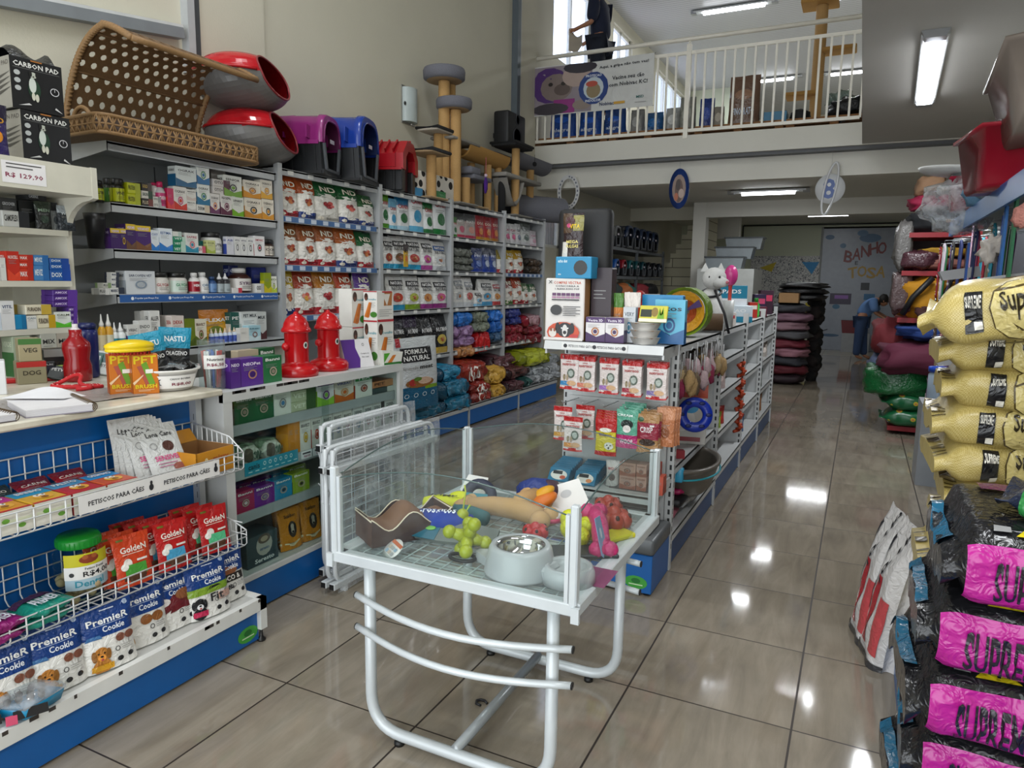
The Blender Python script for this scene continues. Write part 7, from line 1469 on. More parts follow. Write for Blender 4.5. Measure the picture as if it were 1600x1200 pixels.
# ================================================================== FOLDED CRATES
def crate():
 Wc=M('#cdd1d3',.3,.1);a=B();w_,h=.86,.74
 for y_ in(0,.05):a.tube(fillet([(0,y_,h),(0,y_,.06),(w_,y_,.06),(w_,y_,h),(0,y_,h),(0,y_,h-.1)],.07,6),.0125,Wc,9)
 g=B()
 for k in range(15):g.tube([(.01,.025,.09+.044*k),(w_-.01,.025,.09+.044*k)],.0025,Wc,5)
 for k in range(8):g.tube([(.05+.11*k,.022,.06),(.05+.11*k,.022,h)],.0025,Wc,5)
 rs=[]
 for z in(.03,h-.12):
  for y_ in(-.02,.035):r=B();rs.append(('cross_rail%d'%len(rs),r));r.bbox(-.03,w_+.03,y_,y_+.035,z,z+.035,Wc,.004);r.box(-.032,-.03,y_+.004,y_+.031,z+.004,z+.031,'#141414');r.box(w_+.03,w_+.032,y_+.004,y_+.031,z+.004,z+.031,'#141414')
 for x_ in(.05,w_-.06):rs[0][1].box(x_,x_+.02,-.02,.015,0,.035,Wc)
 c=B()
 for s in(0,1):c.tube([(-.005,.02+.05*s,.62),(.02,.02+.05*s,.56),(.05,.02+.05*s,.50),(.03,.02+.05*s,.44),(-.01,.02+.05*s,.47)],.003,Wc,5)
 p=B();p.grid(lambda u,v:Vector((-.02+(w_+.04)*u,-.035+.02*noise.noise(Vector((u*5,v*5,1))),.02+(h+.01)*v+.012*noise.noise(Vector((u*9,3,v*4)))*(v>.9))),24,18,M('#f4f6f6',.06,0,'glass',haze=.22))
 return[('tube_frame',a),('wire_panel',g),('hook',c),('plastic_wrap',p)]+[('cross_rail',r)for _,r in rs]
put('crate',crate,(-2.26,2.66,0),R_(88),'front folded white wire crate in plastic wrap before the cabinet','folded crate','folded_crate','folded crates')
put('crate',None,(-2.365,2.76,0),R_(90),'rear folded white wire crate leaning on the cabinet, taller one','folded crate','folded_crate','folded crates',scale=(.82,1,1.12))
# ================================================================== MIDDLE GONDOLA
GX0,GX1,GY=-1.49,-.84,3.75
Wg=M('#c6c8c8',.38,.1);Dk=M('#5c5f61',.4,.2);SL=M('#2a2b2d',.6)
t=tag(empty('gondola',(-1.16,6.1,0)),'long white slotted steel gondola along the aisle with blue base','gondola')
def lg(b,name,par=None):ob=b.build(name,t);ob.location=(1.16,-6.1,0);return ob
GB=[3.77,5.08,6.28,7.45,8.6]
for i,y in enumerate(GB):
 b=B();b.box(GX1-.04,GX1,y-.02,y+.02,0,1.30+.03*(i>1),Wg);b.box(GX0,GX0+.03,y-.02,y+.02,0,1.3,Wg);b.box(GX0+.03,GX1-.04,y-.006,y+.006,.1,1.25,Wg)
 z=.12
 while z<1.26:b.box(GX1-.023,GX1-.011,y-.0206,y-.0198,z,z+.028,SL);b.box(GX1-.0004,GX1+.0006,y-.005,y+.005,z,z+.028,SL);b.box(GX0+.008,GX0+.02,y-.0206,y-.0198,z,z+.028,SL);z+=.05
 lg(b,'upright')
for i,(a,c)in enumerate(zip(GB,GB[1:])):
 a+=.02;c-=.02;b=B();b.box(-1.19,-1.17,a,c,.1,1.25,Wg);lg(b,'back_panel')
 for z in((.20,.56,1.24)if i==0 else(.22,.50,.79,1.03,1.25)):
  b=B();shelf_part(b,-1.17,GX1-(.0 if z<.3 else.02),a,c,z,Wg,.045);lg(b,'shelf');b=B();shelf_part(b,GX0,-1.19,a,c,z,Wg,.04,'x-');lg(b,'shelf')
 b=B();b.box(GX1-.03,GX1-.012,a,c,.01,.165,M('#1f4a7c',.35));b.lathe([(.015,0),(.008,.03)],'#141414',8,(GX1-.02,c+.01,0));lg(b,'kick_plate')
 # end cap towards the shop front
t=tag(empty('end_display',(-1.16,3.55,0)),'gondola end display of cat treats with blue base and grey ledge','display')
def lg(b,name):ob=b.build(name,t);ob.location=(1.16,-3.55,0);return ob
b=B();b.box(GX0+.03,GX1-.04,3.722,3.728,.2,1.28,Wg);lg(b,'back_panel')
b=B();b.bbox(-1.45,GX1,3.37,3.72,.012,.215,BLUE,.003);b.art(lambda u,v:Vector((-.98+.12*u,3.3695,.03+.07*v)),[('e',.5,.5,.5,.5,'#3f9a3a'),('e',.5,.62,.2,.2,'#1c6a2a'),('r',.2,.3,.8,.38,'#c8e0b8')]);lg(b,'base')
b=B();b.lathe([(.018,0),(.018,.012)],'#141414',8,(-.87,3.40,0));lg(b,'levelling_foot')
b=B();b.bbox(-1.46,GX1+.01,3.355,3.72,.215,.30,Dk,.02);lg(b,'ledge')
b=B();b.box(-1.46,-.84,3.42,3.72,1.255,1.262,Wg);b.prism([(3.40,1.225),(3.412,1.268),(3.424,1.268),(3.424,1.225)],-1.47,-.84,Wg,'x');b.box(-1.47,-1.46,3.42,3.72,1.2,1.262,Wg);b.box(-.85,-.84,3.42,3.72,1.2,1.262,Wg)
b.art(lambda u,v:Vector((-1.37+.35*u,3.4,1.23+.034*v)),[('r',0,0,1,1,'#e2e2e0'),('t',.3,.5,.38,.4,'PETISCOS PARA GATOS','#26262a'),('t',.74,.5,.38,.4,'PETISCOS PARA GATOS','#26262a'),('e',.06,.5,.03,.3,'#26262a'),('e',.51,.5,.03,.3,'#26262a'),('e',.95,.5,.03,.3,'#26262a')]);lg(b,'top_shelf')
b=B();shelf_part(b,-1.46,-.85,3.42,3.72,.50,Wg,.04,'y-');b.box(-.86,-.85,3.42,3.72,.5,.54,Wg);lg(b,'lower_shelf')
b=B()
for z in(1.17,.93):
 b.box(GX0+.05,GX1-.05,3.70,3.72,z-.012,z+.012,Wg)
 for k in range(5):x=-1.38+.115*k;b.tube([(x,3.7,z),(x,3.46,z+.005),(x,3.45,z+.02)],.0028,M('#b8bcbe',.3,.7),6)
lg(b,'peg_rail')
def g_promo():
 f=[('t',.56,.93,.7,.045,'COMPRE VECTRA','#c0502a'),('t',.56,.875,.6,.03,'CONCORRA A','#3a3a40'),('t',.56,.83,.62,.03,'1 ALEXA ECHO POP','#3a3a40')]+[('r',.18+.12*k,.72,.28+.12*k,.765,'#5a2a5a')for k in range(6)]+[('r',.18+.12*k,.68,.28+.12*k,.71,'#a87a98')for k in range(6)]+[('r',.18,.645,.88,.665,'#2c2c30'),('e',.3,.49,.15,.085,'#2c2c2e'),('t',.14,.94,.1,.05,'X','#2c2c30')]+lines(.48,.54,.44,6,'#3a3a3e',.028,.012)+[('e',.5,.13,.42,.17,'#c84a24'),('r',.0,.0,1,.045,'#dcd8d4'),('e',.55,.17,.2,.12,'#1c1a1c'),('e',.36,.2,.06,.09,'#1c1a1c'),('e',.73,.2,.06,.09,'#1c1a1c'),('e',.55,.16,.07,.1,'#d8d4d0'),('e',.55,.13,.045,.03,'#141214'),('e',.47,.2,.02,.012,'#e8e8e8'),('e',.63,.2,.02,.012,'#e8e8e8'),('e',.24,.12,.1,.07,'#d8d0c8'),('e',.2,.17,.03,.03,'#8a4a2a'),('e',.29,.17,.03,.03,'#8a4a2a'),('r',.68,.06,.9,.1,'#b83030')]
 return lambda:box_mesh(.1,.06,.16,'#dcd8d4',f,side=[('r',0,0,1,1,'#a87a4a')])
KINDS['promo']=(g_promo,.1,.06,.16)
TY=(820,320,.2);YP=3.47
row(YP,1.268,TY,[
(165,470,575,None,('promo',),'promo_box','box','tall white promotional box with dogs',.09),
(478,630,878,None,(BX,'#dcd8d8','#3c1a50','Vectra 3D','#e8e0ec','#b06a2c',True,'#45205c'),'medicine_box','box','purple and white carton with small dog',.06),(632,778,882,None,(BX,'#dcd8d8','#3c1a50','Vectra 3D','#e8e0ec','#b06a2c',True,'#45205c'),'medicine_box','box','purple and white carton with grey dog',.06),
(525,685,492,None,(BX,'#2c1e26','#3a2a34','','#d8d0d4',None,False),'medicine_display','box','tall dark brown display box',.08,.09),
(690,770,690,None,(PC,'#c87a30','#4a7a2a','','#ffffff','#b8401c',2),'treat_pouch','pouch','orange stick pouch',None,.12),(770,900,685,None,(PC,'#b8401c','#d8d0c8','STICK','#e8e0d8','#d89040',2),'treat_pouch','pouch','red and white stick pouch',None,.1),
(770,868,800,None,(BX,'#c4c8cc','#2a6a80','VERY','#44505a','#2a6a8a',False),'card_holder','box','grey leaflet holder with blue ring',.04,.06),
(915,1240,705,None,(BX,'#1c84b8','#2a7ab0','','#ffffff',None,False),'litter_box_pack','box','large blue carton at the back',.05,.18),(1018,1258,742,None,(BX,'#5ab0d0','#1c5a90','ekos','#303a44','#1c4a80',True),'litter_box_pack','box','blue and white carton with cat on litter tray',.05,.10),
],'on end display top shelf',rz=0,axis='y')
def dotbox():return box_mesh(.17,.1,.1,'#1486b4',[('e',.7,.5,.19,.34,'#222426'),('t',.2,.8,.26,.14,'echo dot','#dceef4'),('t',.12,.2,.08,.08,'alexa','#dceef4')])
A=at(868,420,'y',YP);C=at(924,420,'y',YP);zb=at(880,435,'y',YP).z
put('dot',dotbox,((A.x+C.x)/2,YP,zb),0,'sky blue speaker carton on top of the tall white box','box','speaker_box',scale=((C-A).length/.17,1,(at(890,401,'y',YP).z-zb)/.1))
A=at(879,370,'y',YP+.03);C=at(911,370,'y',YP+.03);z1=at(890,402,'y',YP+.03).z
put('vt',lambda:pouch_mesh(.1,.03,.22,'#2a1a1e',[('r',.5,.6,1,.95,'#8a8448'),('r',0,.55,.45,1,'#4a3626'),('e',.35,.8,.25,.12,'#4a2a2a'),('e',.3,.72,.12,.05,'#b83a6a'),('t',.6,.7,.5,.1,'VITA','#e0c020'),('t',.5,.35,.6,.07,'MEGA','#d8c870'),('t',.5,.25,.6,.07,'PULGAS','#d8c870'),('r',.0,.0,.28,.35,'#d8d4cc')],seed=6),((A.x+C.x)/2,YP+.04,z1),0,'brown and gold sachet standing on the blue speaker carton','sachet','sachet',scale=((C-A).length/.1,1,(at(890,332,'y',YP).z-z1)/.22))
b=B();b.bbox(-.15,.15,0,.08,0,.69,M('#0c0d10',.6),.03);thing_tag(b,'black_display_panel','black rounded panel behind the brown and gold sachet','panel',None,(-1.35,3.62,1.268),(0,0,.05))
def tray():
 b=B();b.lathe([(.045,0),(.05,.004),(.064,.035),(.068,.037)],M('#d2cfca',.4),4,sx=1.2,sy=.85,cap=True);k=B();k.grid(lambda u,v:Vector(((u-.5)*.10,(v-.5)*.07,.033+.004*noise.noise(Vector((u*20,v*20,0))))),14,10,M('#8a6a48',.9));return[('tray',b),('seeds',k)]
A=at(1010,535,'y',YP+.02)
for k in range(3):o=put('gt',tray,(A.x,YP-.012,1.269+.036*k),0,'small white tray of cat grass seeds, %s of the stack'%['bottom','middle','top'][k],'seed tray','seed_tray','stacked cat grass trays');o.rotation_euler[2]=R_(4*k)
A=at(1022,490,'y',YP);put('gl',lambda:box_mesh(.14,.012,.085,'#c8c040',[('r',0,0,1,.2,'#e0dcc8'),('r',.05,.3,.45,.75,'#20281c'),('e',.55,.6,.12,.28,'#8a7030'),('p',[(.65,.2),(.72,.85),(.78,.3),(.84,.9),(.9,.2)],'#6aa01c')]),(A.x,YP-.03,1.383),(R_(-20),0,0),'yellow and green sealed grass packet on top of the white trays','packet','grass_packet')
# hanging cat sticks
def nut(acc,seed):return lambda:pouch_mesh(.105,.012,.175,'#d8ccc8',[('r',0,.86,1,1,'#b01c1c'),('r',0,0,1,.10,'#b01c1c'),('t',.5,.73,.72,.08,'nutrisco','#a82420'),('e',.62,.47,.22,.14,'#5a6458'),('e',.62,.47,.14,.09,'#a8b0a8'),('e',.25,.35,.07,.09,'#8a7a5a'),('e',.42,.35,.06,.09,'#a8947a'),('r',.04,.12,.5,.24,acc),('e',.66,.19,.26,.07,'#c8a078'),('r',.35,.80,.62,.815,'#a82420')],topw=1.0,crimp=.1,seed=seed)
for i,(x0,yt,acc,cn,dep)in enumerate([(890,562,'#3a80b0','blue',2),(916,562,'#c87860','salmon',4),(952,564,'#9a6ab0','lilac',3),(988,567,'#9a3040','crimson',4),(1027,570,'#7a6a9a','violet',4)]):
 for k in range(dep):
  a=at(x0,yt,'y',YP+.03*k);put('nut%d'%i,nut(acc,i),(a.x+.004*k,YP+.03*k,1.185-.175-.004*i),(0,0,R_(-3)),'hanging cat stick pack with %s patch, upper peg row, %s from front'%(cn,ORD[k]),'treat pack','cat_stick_pack','cat stick packs with %s patch, upper row'%cn,scale=(1,1,1.05))
for i,(x0,yt,acc,cn,dep,yy)in enumerate([(880,636,'#c8902c','gold',3,0),(896,652,'#c8842c','amber',1,-.06),(915,634,'#b07050','rust',3,.06)]):
 for k in range(dep):
  a=at(x0,yt,'y',YP+yy+.03*k);put('nul%d'%i,nut(acc,i+9),(a.x,YP+yy+.03*k,a.z-.18),0,'hanging cat stick pack with %s patch, lower peg row, %s from front'%(cn,ORD[k]),'treat pack','cat_stick_pack','cat stick packs with %s patch, lower row'%cn,scale=(1,1,1.05))
HP=[(948,640,712,'y',4,[('r',0,.64,1,1,'#b01c1c'),('r',0,0,1,.12,'#a81818'),('e',.5,.68,.3,.06,'#e0dcd0'),('t',.5,.56,.6,.08,'Bilisco','#6a2a6a'),('e',.68,.27,.22,.1,'#d8d8cc'),('e',.6,.29,.03,.02,'#101010'),('e',.76,.29,.03,.02,'#101010'),('e',.68,.22,.04,.03,'#303030')],'#c8b81c','yellow and red pack with white cat'),
(981,642,700,'g',4,[('r',0,0,1,.34,'#b0286a'),('e',.5,.62,.3,.12,'#18221e'),('e',.5,.5,.2,.1,'#e0d8d4'),('t',.5,.18,.6,.12,'WOOP','#e8dce4'),('t',.4,.85,.7,.06,'CREAM','#e8f0ec')],'#5aa088','mint and pink pack with black cat'),
(1013,655,708,'c',3,[('r',.0,.35,1,.78,'#8c2036'),('t',.45,.6,.6,.14,'CRISP','#e8dcdc'),('e',.5,.28,.38,.09,'#3a2a22'),('e',.18,.86,.14,.06,'#2a5a3a'),('r',.6,.68,.8,.73,'#d8d0d0')],'#a87e50','kraft and crimson pack')]
for x0,y0_,y1_,kk,dep,ops,base,ds in HP:
 for k in range(dep):
  a=at(x0,y0_,'y',YP+.025*k);z1=at(x0,y1_,'y',YP).z;put('hp'+kk,lambda:pouch_mesh(.115,.02,.2,base,ops,topw=1.0,seed=4),(a.x+.012*k*(kk!='y'),YP+.03*k,z1+.008*k),0,'hanging %s, lower peg row, %s from front'%(ds,ORD[k]),'treat pack','treat_pack','%ss on the lower peg row'%ds,scale=(1,1,1))
for k in range(3):
 a=at(1040,650,'y',YP+.04);put('pk',g_pouch('#b8744c','#c88a64','','#ffffff','#8a5030',3),(a.x+.008*k,YP+.05+.03*k,.75),0,'hanging peach pack behind the kraft ones, %s from front'%ORD[k],'treat pack','treat_pack','peach packs on the lower peg row',scale=(.62,.3,.95))
row(3.5,.505,(820,520,.2),[
(630,732,1000,None,(PC,'#b8b4b0','#c8c4c0','WOW','#a82c30','#3a2e28',5),'treat_pouch','pouch','clear pack with red tab'),
(738,868,1120,None,(BX,'#b08878','#8a4a34','PICANHA','#6a3020','#5a3428',True),'snack_box','box','lower peach snack carton',.08),(738,868,1018,1120,(BX,'#b08878','#8a4a34','PICANHA','#6a3020','#5a3428',True),'snack_box','box','upper peach snack carton',.08),
(872,950,1128,None,(BX,'#b89080','#8a4a34','ROSBIF','#6a3020','#5a3428',True),'snack_box','box','lower right peach snack carton',.08),(872,950,1032,1128,(BX,'#b89080','#8a4a34','ROSBIF','#6a3020','#5a3428',True),'snack_box','box','upper right peach snack carton',.08),
(1010,1045,1030,None,(BX,'#a83a28','#8a2a1c','','#ffffff',None,False),'snack_box','box','tall red snack carton',.08),(1045,1082,1130,None,(BX,'#b04a34','#8a2a1c','','#ffffff',None,False),'snack_box','box','short red snack carton',.08,-.03),
],'on end display low shelf',rz=0,axis='y')
for c,(x0,ds)in enumerate([(-1.40,'left'),(-1.25,'right')]):
 for k in range(7):
  put('tt%d'%c,lambda:box_mesh(.12,.025,.08,'#1a6a8c',[('e',.5,.45,.4,.36,'#d0d0c8'),('r',.2,.5,.65,.75,'#1c1e20'),('e',.7,.3,.14,.14,['#b04a2c','#c8804a'][c])]),(x0,3.46+.028*k,.507+.004*k),(R_(-38),0,0),'blue cat food tub card, %s row on low shelf, %s from front'%(ds,ORD[k]),'food tub','food_tub','blue cat food tubs, %s row'%ds)
for k,(z,rz)in enumerate([(.302,0),(.367,4)]):put('ntr',lambda:box_mesh(.26,.2,.062,'#18181a',[('t',.6,.5,.5,.4,'NUTRIVE','#d8d8d8')],side=[('t',.4,.5,.4,.3,'NUTRIVE','#b8b8b8')]),(-1.0,3.42,z),R_(rz),'black display tray of dog bars on grey ledge, %s one'%['lower','upper'][k],'display tray','bar_tray','black bar display trays')
b=B();b.prism([(0,0),(.18,0),(.18,.17),(.14,.16),(0,.01)],-.12,.12,'#1c1a19','x');b.art(lambda u,v:Vector((-.12+.24*u,.02+.12*v,.03+.12*v)),[('e',.5,.5,.4,.3,'#b05a24'),('e',.3,.3,.2,.2,'#7a3414'),('t',.5,.1,.5,.15,'NUTRIVE','#d8d8d8')]);thing_tag(b,'display_card','sloping black and orange display card on the dog bar trays','display card',None,(-1.0,3.44,.43))
# ================================================================== GOODS ON THE GONDOLA AND THE REAR OF THE SHOP
def blob(name,label,cat,loc,sx,sy,sz,col,kind='cloth',group=None,bump=.25,rot=(0,0,0),seed=0,rough=.7,sq=.75):
 b=B();e=lambda q:math.copysign(abs(q)**sq,q)
 def fn(u,v):
  th=2*PI*u;ph=PI*(v-.5);d=Vector((e(math.cos(ph))*e(math.cos(th)),e(math.cos(ph))*e(math.sin(th)),e(math.sin(ph))));k=1+bump*noise.noise(d*1.9+Vector((seed,0,0)))+bump*.4*noise.noise(d*5+Vector((0,seed,0)))
  return Vector((d.x*sx/2*k,d.y*sy/2*k,sz/2+d.z*sz/2*k))
 b.grid(fn,22,14,M(col,rough,0,kind),True,cu=True);return thing_tag(b,name,label,cat,group,loc,rot)
GXm=-1.0
t=tag(empty('play_tunnel',(GXm+.02,4.5,1.25)),'round green and yellow cat tunnel on the gondola top','play tunnel');b=B();Rr=.15
for r0,r1,y,c in((Rr,Rr*.86,-.08,'#7a9a1c'),(Rr*.86,Rr*.5,-.075,'#c8901c'),(Rr*.5,.02,-.03,'#a8481c')):b.grid(lambda u,v:Vector(((r0+(r1-r0)*v)*math.sin(2*PI*u),y+.03*v,Rr+(r0+(r1-r0)*v)*math.cos(2*PI*u))),24,2,M(c,.4,0,'film'),cu=True)
b.grid(lambda u,v:Vector((Rr*math.sin(2*PI*u),-.08+.16*v,Rr+Rr*math.cos(2*PI*u))),24,5,M('#6a8a1c',.4,0,'film'),cu=True,flip=True);b.build('ring',t)
b=B();[b.prism([(0,0),(.12*math.cos(a),.12*math.sin(a)),(.12*math.cos(a+.4),.12*math.sin(a+.4))],-.085,-.082,'#3a1c5a','y',(0,0,Rr))for a in(.3,2.4,4.5)];b.build('panels',t)
# husky plush
t=tag(empty('husky_plush',(-.97,5.25,1.25)),'white and grey husky plush with black straps on the gondola top','plush dog');Hw=M('#c4c4c2',.8,0,'cloth');b=B()
b.ball((0,0,.15),.09,.10,.15,Hw);b.ball((.02,-.02,.36),.085,.09,.08,Hw);b.tube([(.05,-.06,.34),(.12,-.10,.33)],.04,Hw,10,rs=[.05,.025]);b.ball((.125,-.103,.335),.014,.012,.012,'#b0606a',8,6);b.tube([(.03,-.06,.2),(.08,-.10,.1),(.1,-.1,0)],.035,Hw,10);b.tube([(-.05,-.07,.2),(-.05,-.1,.1),(-.04,-.1,0)],.035,Hw,10)
for x in(-.05,.06):b.prism([(x-.03,.41),(x+.03,.41),(x,.47)],-.02,.0,Hw,'y')
for x in(.0,.07):b.ball((x,-.10,.37),.008,.008,.01,'#141414',6,5)
b.build('body',t);b=B();b.tube([(.07*math.cos(2*PI*k/16),.09*math.sin(2*PI*k/16),.26+.03*math.sin(2*PI*k/16))for k in range(16)],.009,'#16161a',6,closed=True);b.tube([(.04,-.09,.28),(.12,-.12,.12),(.16,-.13,-.02)],.009,'#16161a',6);b.build('harness',t)
Z=1.252
g='on the gondola top'
for q,(k,x,y,w_,d,h,c,ac,tx,ds)in enumerate([(0,-1.0,6.35,.26,.2,.17,'#1a7a98','#d8dce0','PADS','turquoise and white pad pack, upper'),(1,-.95,6.3,.28,.2,.14,'#c8d4dc','#1a80a0','ECAO','white and turquoise pad pack, lower'),(2,-1.2,4.5,.1,.05,.25,'#b8b8b4','#8a8a8a','','white card pack with black print'),(3,-1.15,4.9,.2,.06,.1,'#1c1d20','#2a2b2e','','black lying pack'),(4,-1.02,7.1,.08,.08,.17,'#2a4a1c','#6aa83a','','green topped bottle box'),(5,-.93,7.25,.08,.08,.15,'#a82a20','#d8d0c8','','red tall carton'),(6,-.9,7.6,.12,.1,.1,'#5a2030','#c8c0c4','','wine and white carton'),(7,-.95,7.9,.12,.12,.22,'#2a1c3a','#b04060','','dark purple carton'),(8,-.92,5.75,.12,.1,.1,'#d8d0cc','#b83040','','white and red carton'),(9,-.93,8.3,.14,.12,.26,'#382030','#c03a5a','','plum carton with pink lid')]):
 put('gt%d'%q,lambda:box_mesh(w_,d,h,c,[('r',0,0,1,.35,ac),('t',.5,.7,.6,.2,tx,'#e8ecee')]if tx else[('r',.1,.55,.9,.8,ac)]),(x,y,Z+(.14 if k==0 else 0)),R_(20),'%s %s'%(ds,g),'package','package')
put('lotion',g_bottle('#2aa83a','#1c7a28','#48b850'),(-.93,7.42,Z),0,'bright green bottle '+g,'bottle','lotion_bottle',scale=(1.3,1.3,1.3))
b=B();b.lathe([(0,.0),(.035,0),(.035,.015),(.014,.02),(.014,.2),(.02,.21)],['#2a80b0','#2a80b0','#b83a30','#b83a30','#b83a30'],12);b.ball((0,0,.29),.055,.055,.085,M('#c03a80',.25),14,10);thing_tag(b,'ball_launcher','pink egg-shaped toy on a red and blue stem above the husky','toy',None,(-.96,6.0,Z+.14 if False else Z+.1))
b=B();b.lathe([(.0,0),(.045,0),(.05,.2),(.045,.2)],M('#b8bab8',.35),16);thing_tag(b,'white_cup','tall white cup beside the husky plush','cup',None,(-.9,5.55,Z))
b=B();b.tube([(-.14,0,.06),(.14,0,.06)],.06,M('#5c4630',.8,0,'cloth'),14);thing_tag(b,'wicker_roll','brown woven roll lying before the husky plush','basket',None,(-.98,5.0,Z),(0,0,R_(15)))
t=tag(empty('parrot_toy',(-1.22,4.3,Z)),'red and green parrot toy standing behind the cat litter cartons','toy');b=B();b.ball((0,0,.13),.035,.035,.1,M('#b01c1c',.5));b.ball((0,-.01,.24),.03,.03,.035,M('#a81c1c',.5));b.ball((.05,0,.13),.03,.02,.05,M('#5a8a2c',.5));b.ball((.0,-.035,.24),.012,.018,.01,'#d8c8a0',8,6);b.build('body',t)
b=B()
for k in range(9):a=k*.7;b.tube([(0,0,0),(.06*math.cos(a),.06*math.sin(a),.22+.02*(k%3))],.012,M(['#2c5a4a','#8a9a98','#c8ccd0'][k%3],.3,0,'film'),5,rs=[.006,.014])
thing_tag(b,'brush_bundle','bundle of green and clear handled brushes behind the parrot toy','brushes',None,(-1.3,4.5,Z),kind='stuff')
# on and before the first bay
b=B()
for k in range(70):
 x=-1.02+.22*rnd.random();y=3.9+1.1*(k/70);z=1.0+.1*rnd.random();c=['#a88a5e','#8a2a4a','#b09870','#6a5a48','#b8a0a4'][k%5];b.tube([(x,y,z+.14),(x,y,z+.03)],.003,'#b8b8b8',4);b.ball((x,y,z-.01),.03,.03,.06,M(c,.9,0,'carpet'),8,7,.5,k)
thing_tag(b,'feather_toys','dense cluster of hanging tan and pink feather toys in the first bay','cat toys',kind='stuff')
b=B()
for k in range(6):b.tube([(-1.1,4.05+.15*k,1.19),(-.84,4.05+.15*k,1.2),(-.83,4.05+.15*k,1.22)],.0035,M('#c0c4c6',.3,.7),5)
thing_tag(b,'display_hooks','white wire hooks over the feather toys','hooks')
b=B();b.lathe([(.05,.0),(.10,.0),(.105,.02),(.10,.04),(.05,.04),(.045,.02),(.05,0)],M('#1230a0',.3),30,cap=False)
for a in range(0,360,60):b.ball((.078*math.cos(R_(a)),.078*math.sin(R_(a)),.04),.02,.012,.004,'#0a1c5c',8,5)
thing_tag(b,'ring_track_toy','blue ring shaped cat toy standing in the first bay','cat toy',None,(-.84,4.22,.80),(R_(80),0,R_(20)))
put('ob',lambda:box_mesh(.34,.1,.40,'#c0bcb4',[('r',0,.75,1,1,'#b8441c'),('e',.5,.4,.3,.2,'#d8d4cc'),('e',.7,.6,.15,.1,'#2a90c0'),('r',.1,.05,.9,.12,'#8a1c28')]),(-.98,4.45,.562),R_(12),'white and orange scratching toy carton in the first bay','carton','toy_carton')
blob('black_bag','glossy black plastic bag in the first bay behind the ring toy','bag',(-1.0,4.5,.965),.25,.3,.2,'#101012','film',rough=.2)
b=B();b.prism([(0,0),(.08,.01),(.06,.05),(-.02,.03)],0,.05,'#8a1420');thing_tag(b,'red_clip','small red plastic clip lying on the bay shelf','clip',None,(-.93,4.05,.562))
def petbed():
 G=M('#5e5850',.35);b=B();b.lathe([(.13,0),(.17,.04),(.205,.15),(.215,.175),(.225,.18),(.225,.195),(.205,.2),(.19,.18),(.15,.03),(0,.02)],G,28,sx=.9,sy=1.55);s=B();s.tube([(.2*math.cos(2*PI*k/28),.335*math.sin(2*PI*k/28),.14)for k in range(28)],.006,'#2a9aaa',6,closed=True)
 return[('tub',b),('trim_band',s)]+[('clip',B().bbox(-.03,.03,y-.03,y+.03,.13,.215,M('#3aa0c8',.35),.012))for y in(-.33,.33)]
put('petbed',petbed,(-.90,4.38,.30),R_(4),'taupe plastic pet carrier tub with blue clips, on top in bay','pet tub','pet_tub',scale=(1,1.05,1));
b=B();b.bbox(-.13,.13,-.22,.22,0,.05,'#141416',.02);thing_tag(b,'litter_tray','black litter tray under the taupe pet tub','litter tray',None,(-.97,4.2,.285));blob('pink_item','magenta rounded thing in the black litter tray','toy',(-.9,4.12,.335),.1,.12,.04,'#9a1c50','plain',rough=.4);blob('plastic_sheet','crumpled clear plastic beside the black litter tray','plastic',(-.9,4.5,.21),.12,.7,.09,'#9a9ea0','film',rough=.1)
blob('pink_cushion','pale pink quilted cushion pack under the litter tray','cushion',(-1.0,4.0,.21),.26,.3,.07,'#a86070')
for q,(y,z,w_,h,c,ds)in enumerate([(5.45,.792,.2,.22,'#b8a4a0','pink white printed bag'),(5.35,.502,.2,.12,'#9ab82a','lime green bowl pack'),(5.55,.502,.16,.14,'#a82a20','red bowl pack'),(5.25,.792,.1,.16,'#1c2c90','blue plastic toy'),(6.55,1.032,.14,.2,'#3a1c7a','purple and blue sachet'),(6.5,.792,.14,.2,'#a01c24','red hanging pack'),(7.75,.792,.16,.2,'#8a3a30','dark red carton'),(7.8,.502,.2,.2,'#4a5a4a','grey green pack'),(8.2,.792,.16,.2,'#b8b0a8','pale carton'),(7.9,.23,.2,.2,'#8a5a34','brown scratching board'),(6.6,.24,.2,.16,'#2a5a90','blue lower pack')]):
 put('sg%d'%q,g_pouch(c,dk(c,.7),'','#ffffff',dk(c,1.3),q),(-.93,y,z),R_(60),'%s on the gondola shelves'%ds,'package','package',scale=(w_/.15,.8,h/.21))
b=B()
for k in range(40):b.tube([(.02*math.cos(k),.03*math.sin(k*2),.62-.015*k),(.035*math.cos(k+2),.03*math.sin(k*2+2),.61-.015*k)],.014,M('#b0401c',.5),5)
thing_tag(b,'net_toys','column of orange net balls hanging in the third bay','toys',None,(-.86,6.22,.3),kind='stuff')
# pile of beds behind the gondola
pl=['#3a3a40','#7a5a6a','#8a6a74','#4a4a4e','#6a1c2c','#9a6a78','#2a2c34','#5a1422','#2a1a22']
for k,c in enumerate(pl[::-1]):blob('pet_bed','%s pet bed in the pile behind the gondola, %s from floor'%({0:'dark plum',1:'wine',2:'navy black',3:'dusty pink',4:'deep red',5:'charcoal',6:'rose',7:'mauve',8:'grey'}[k],ORD[k]),'pet bed',(-1.02+.03*(k%2),12.3,.14*k),.62,.7,.17,c,'cloth','pet beds piled behind the gondola',seed=k)
b=B()
for k in range(10):
 for j in range(9):b.ball((-.66+.05*math.sin(k*j),12.7+.05*j+.1*(k%2),.06+.135*k+.02*(j%3)),.09,.07,.09,M(['#101012','#1a1618','#241c1c'][(k+j)%3],.9,0,'carpet'),8,6,.5,k+j)
thing_tag(b,'dark_garments','tall rack column of dark furry garments beside the bed pile','garments',kind='stuff')
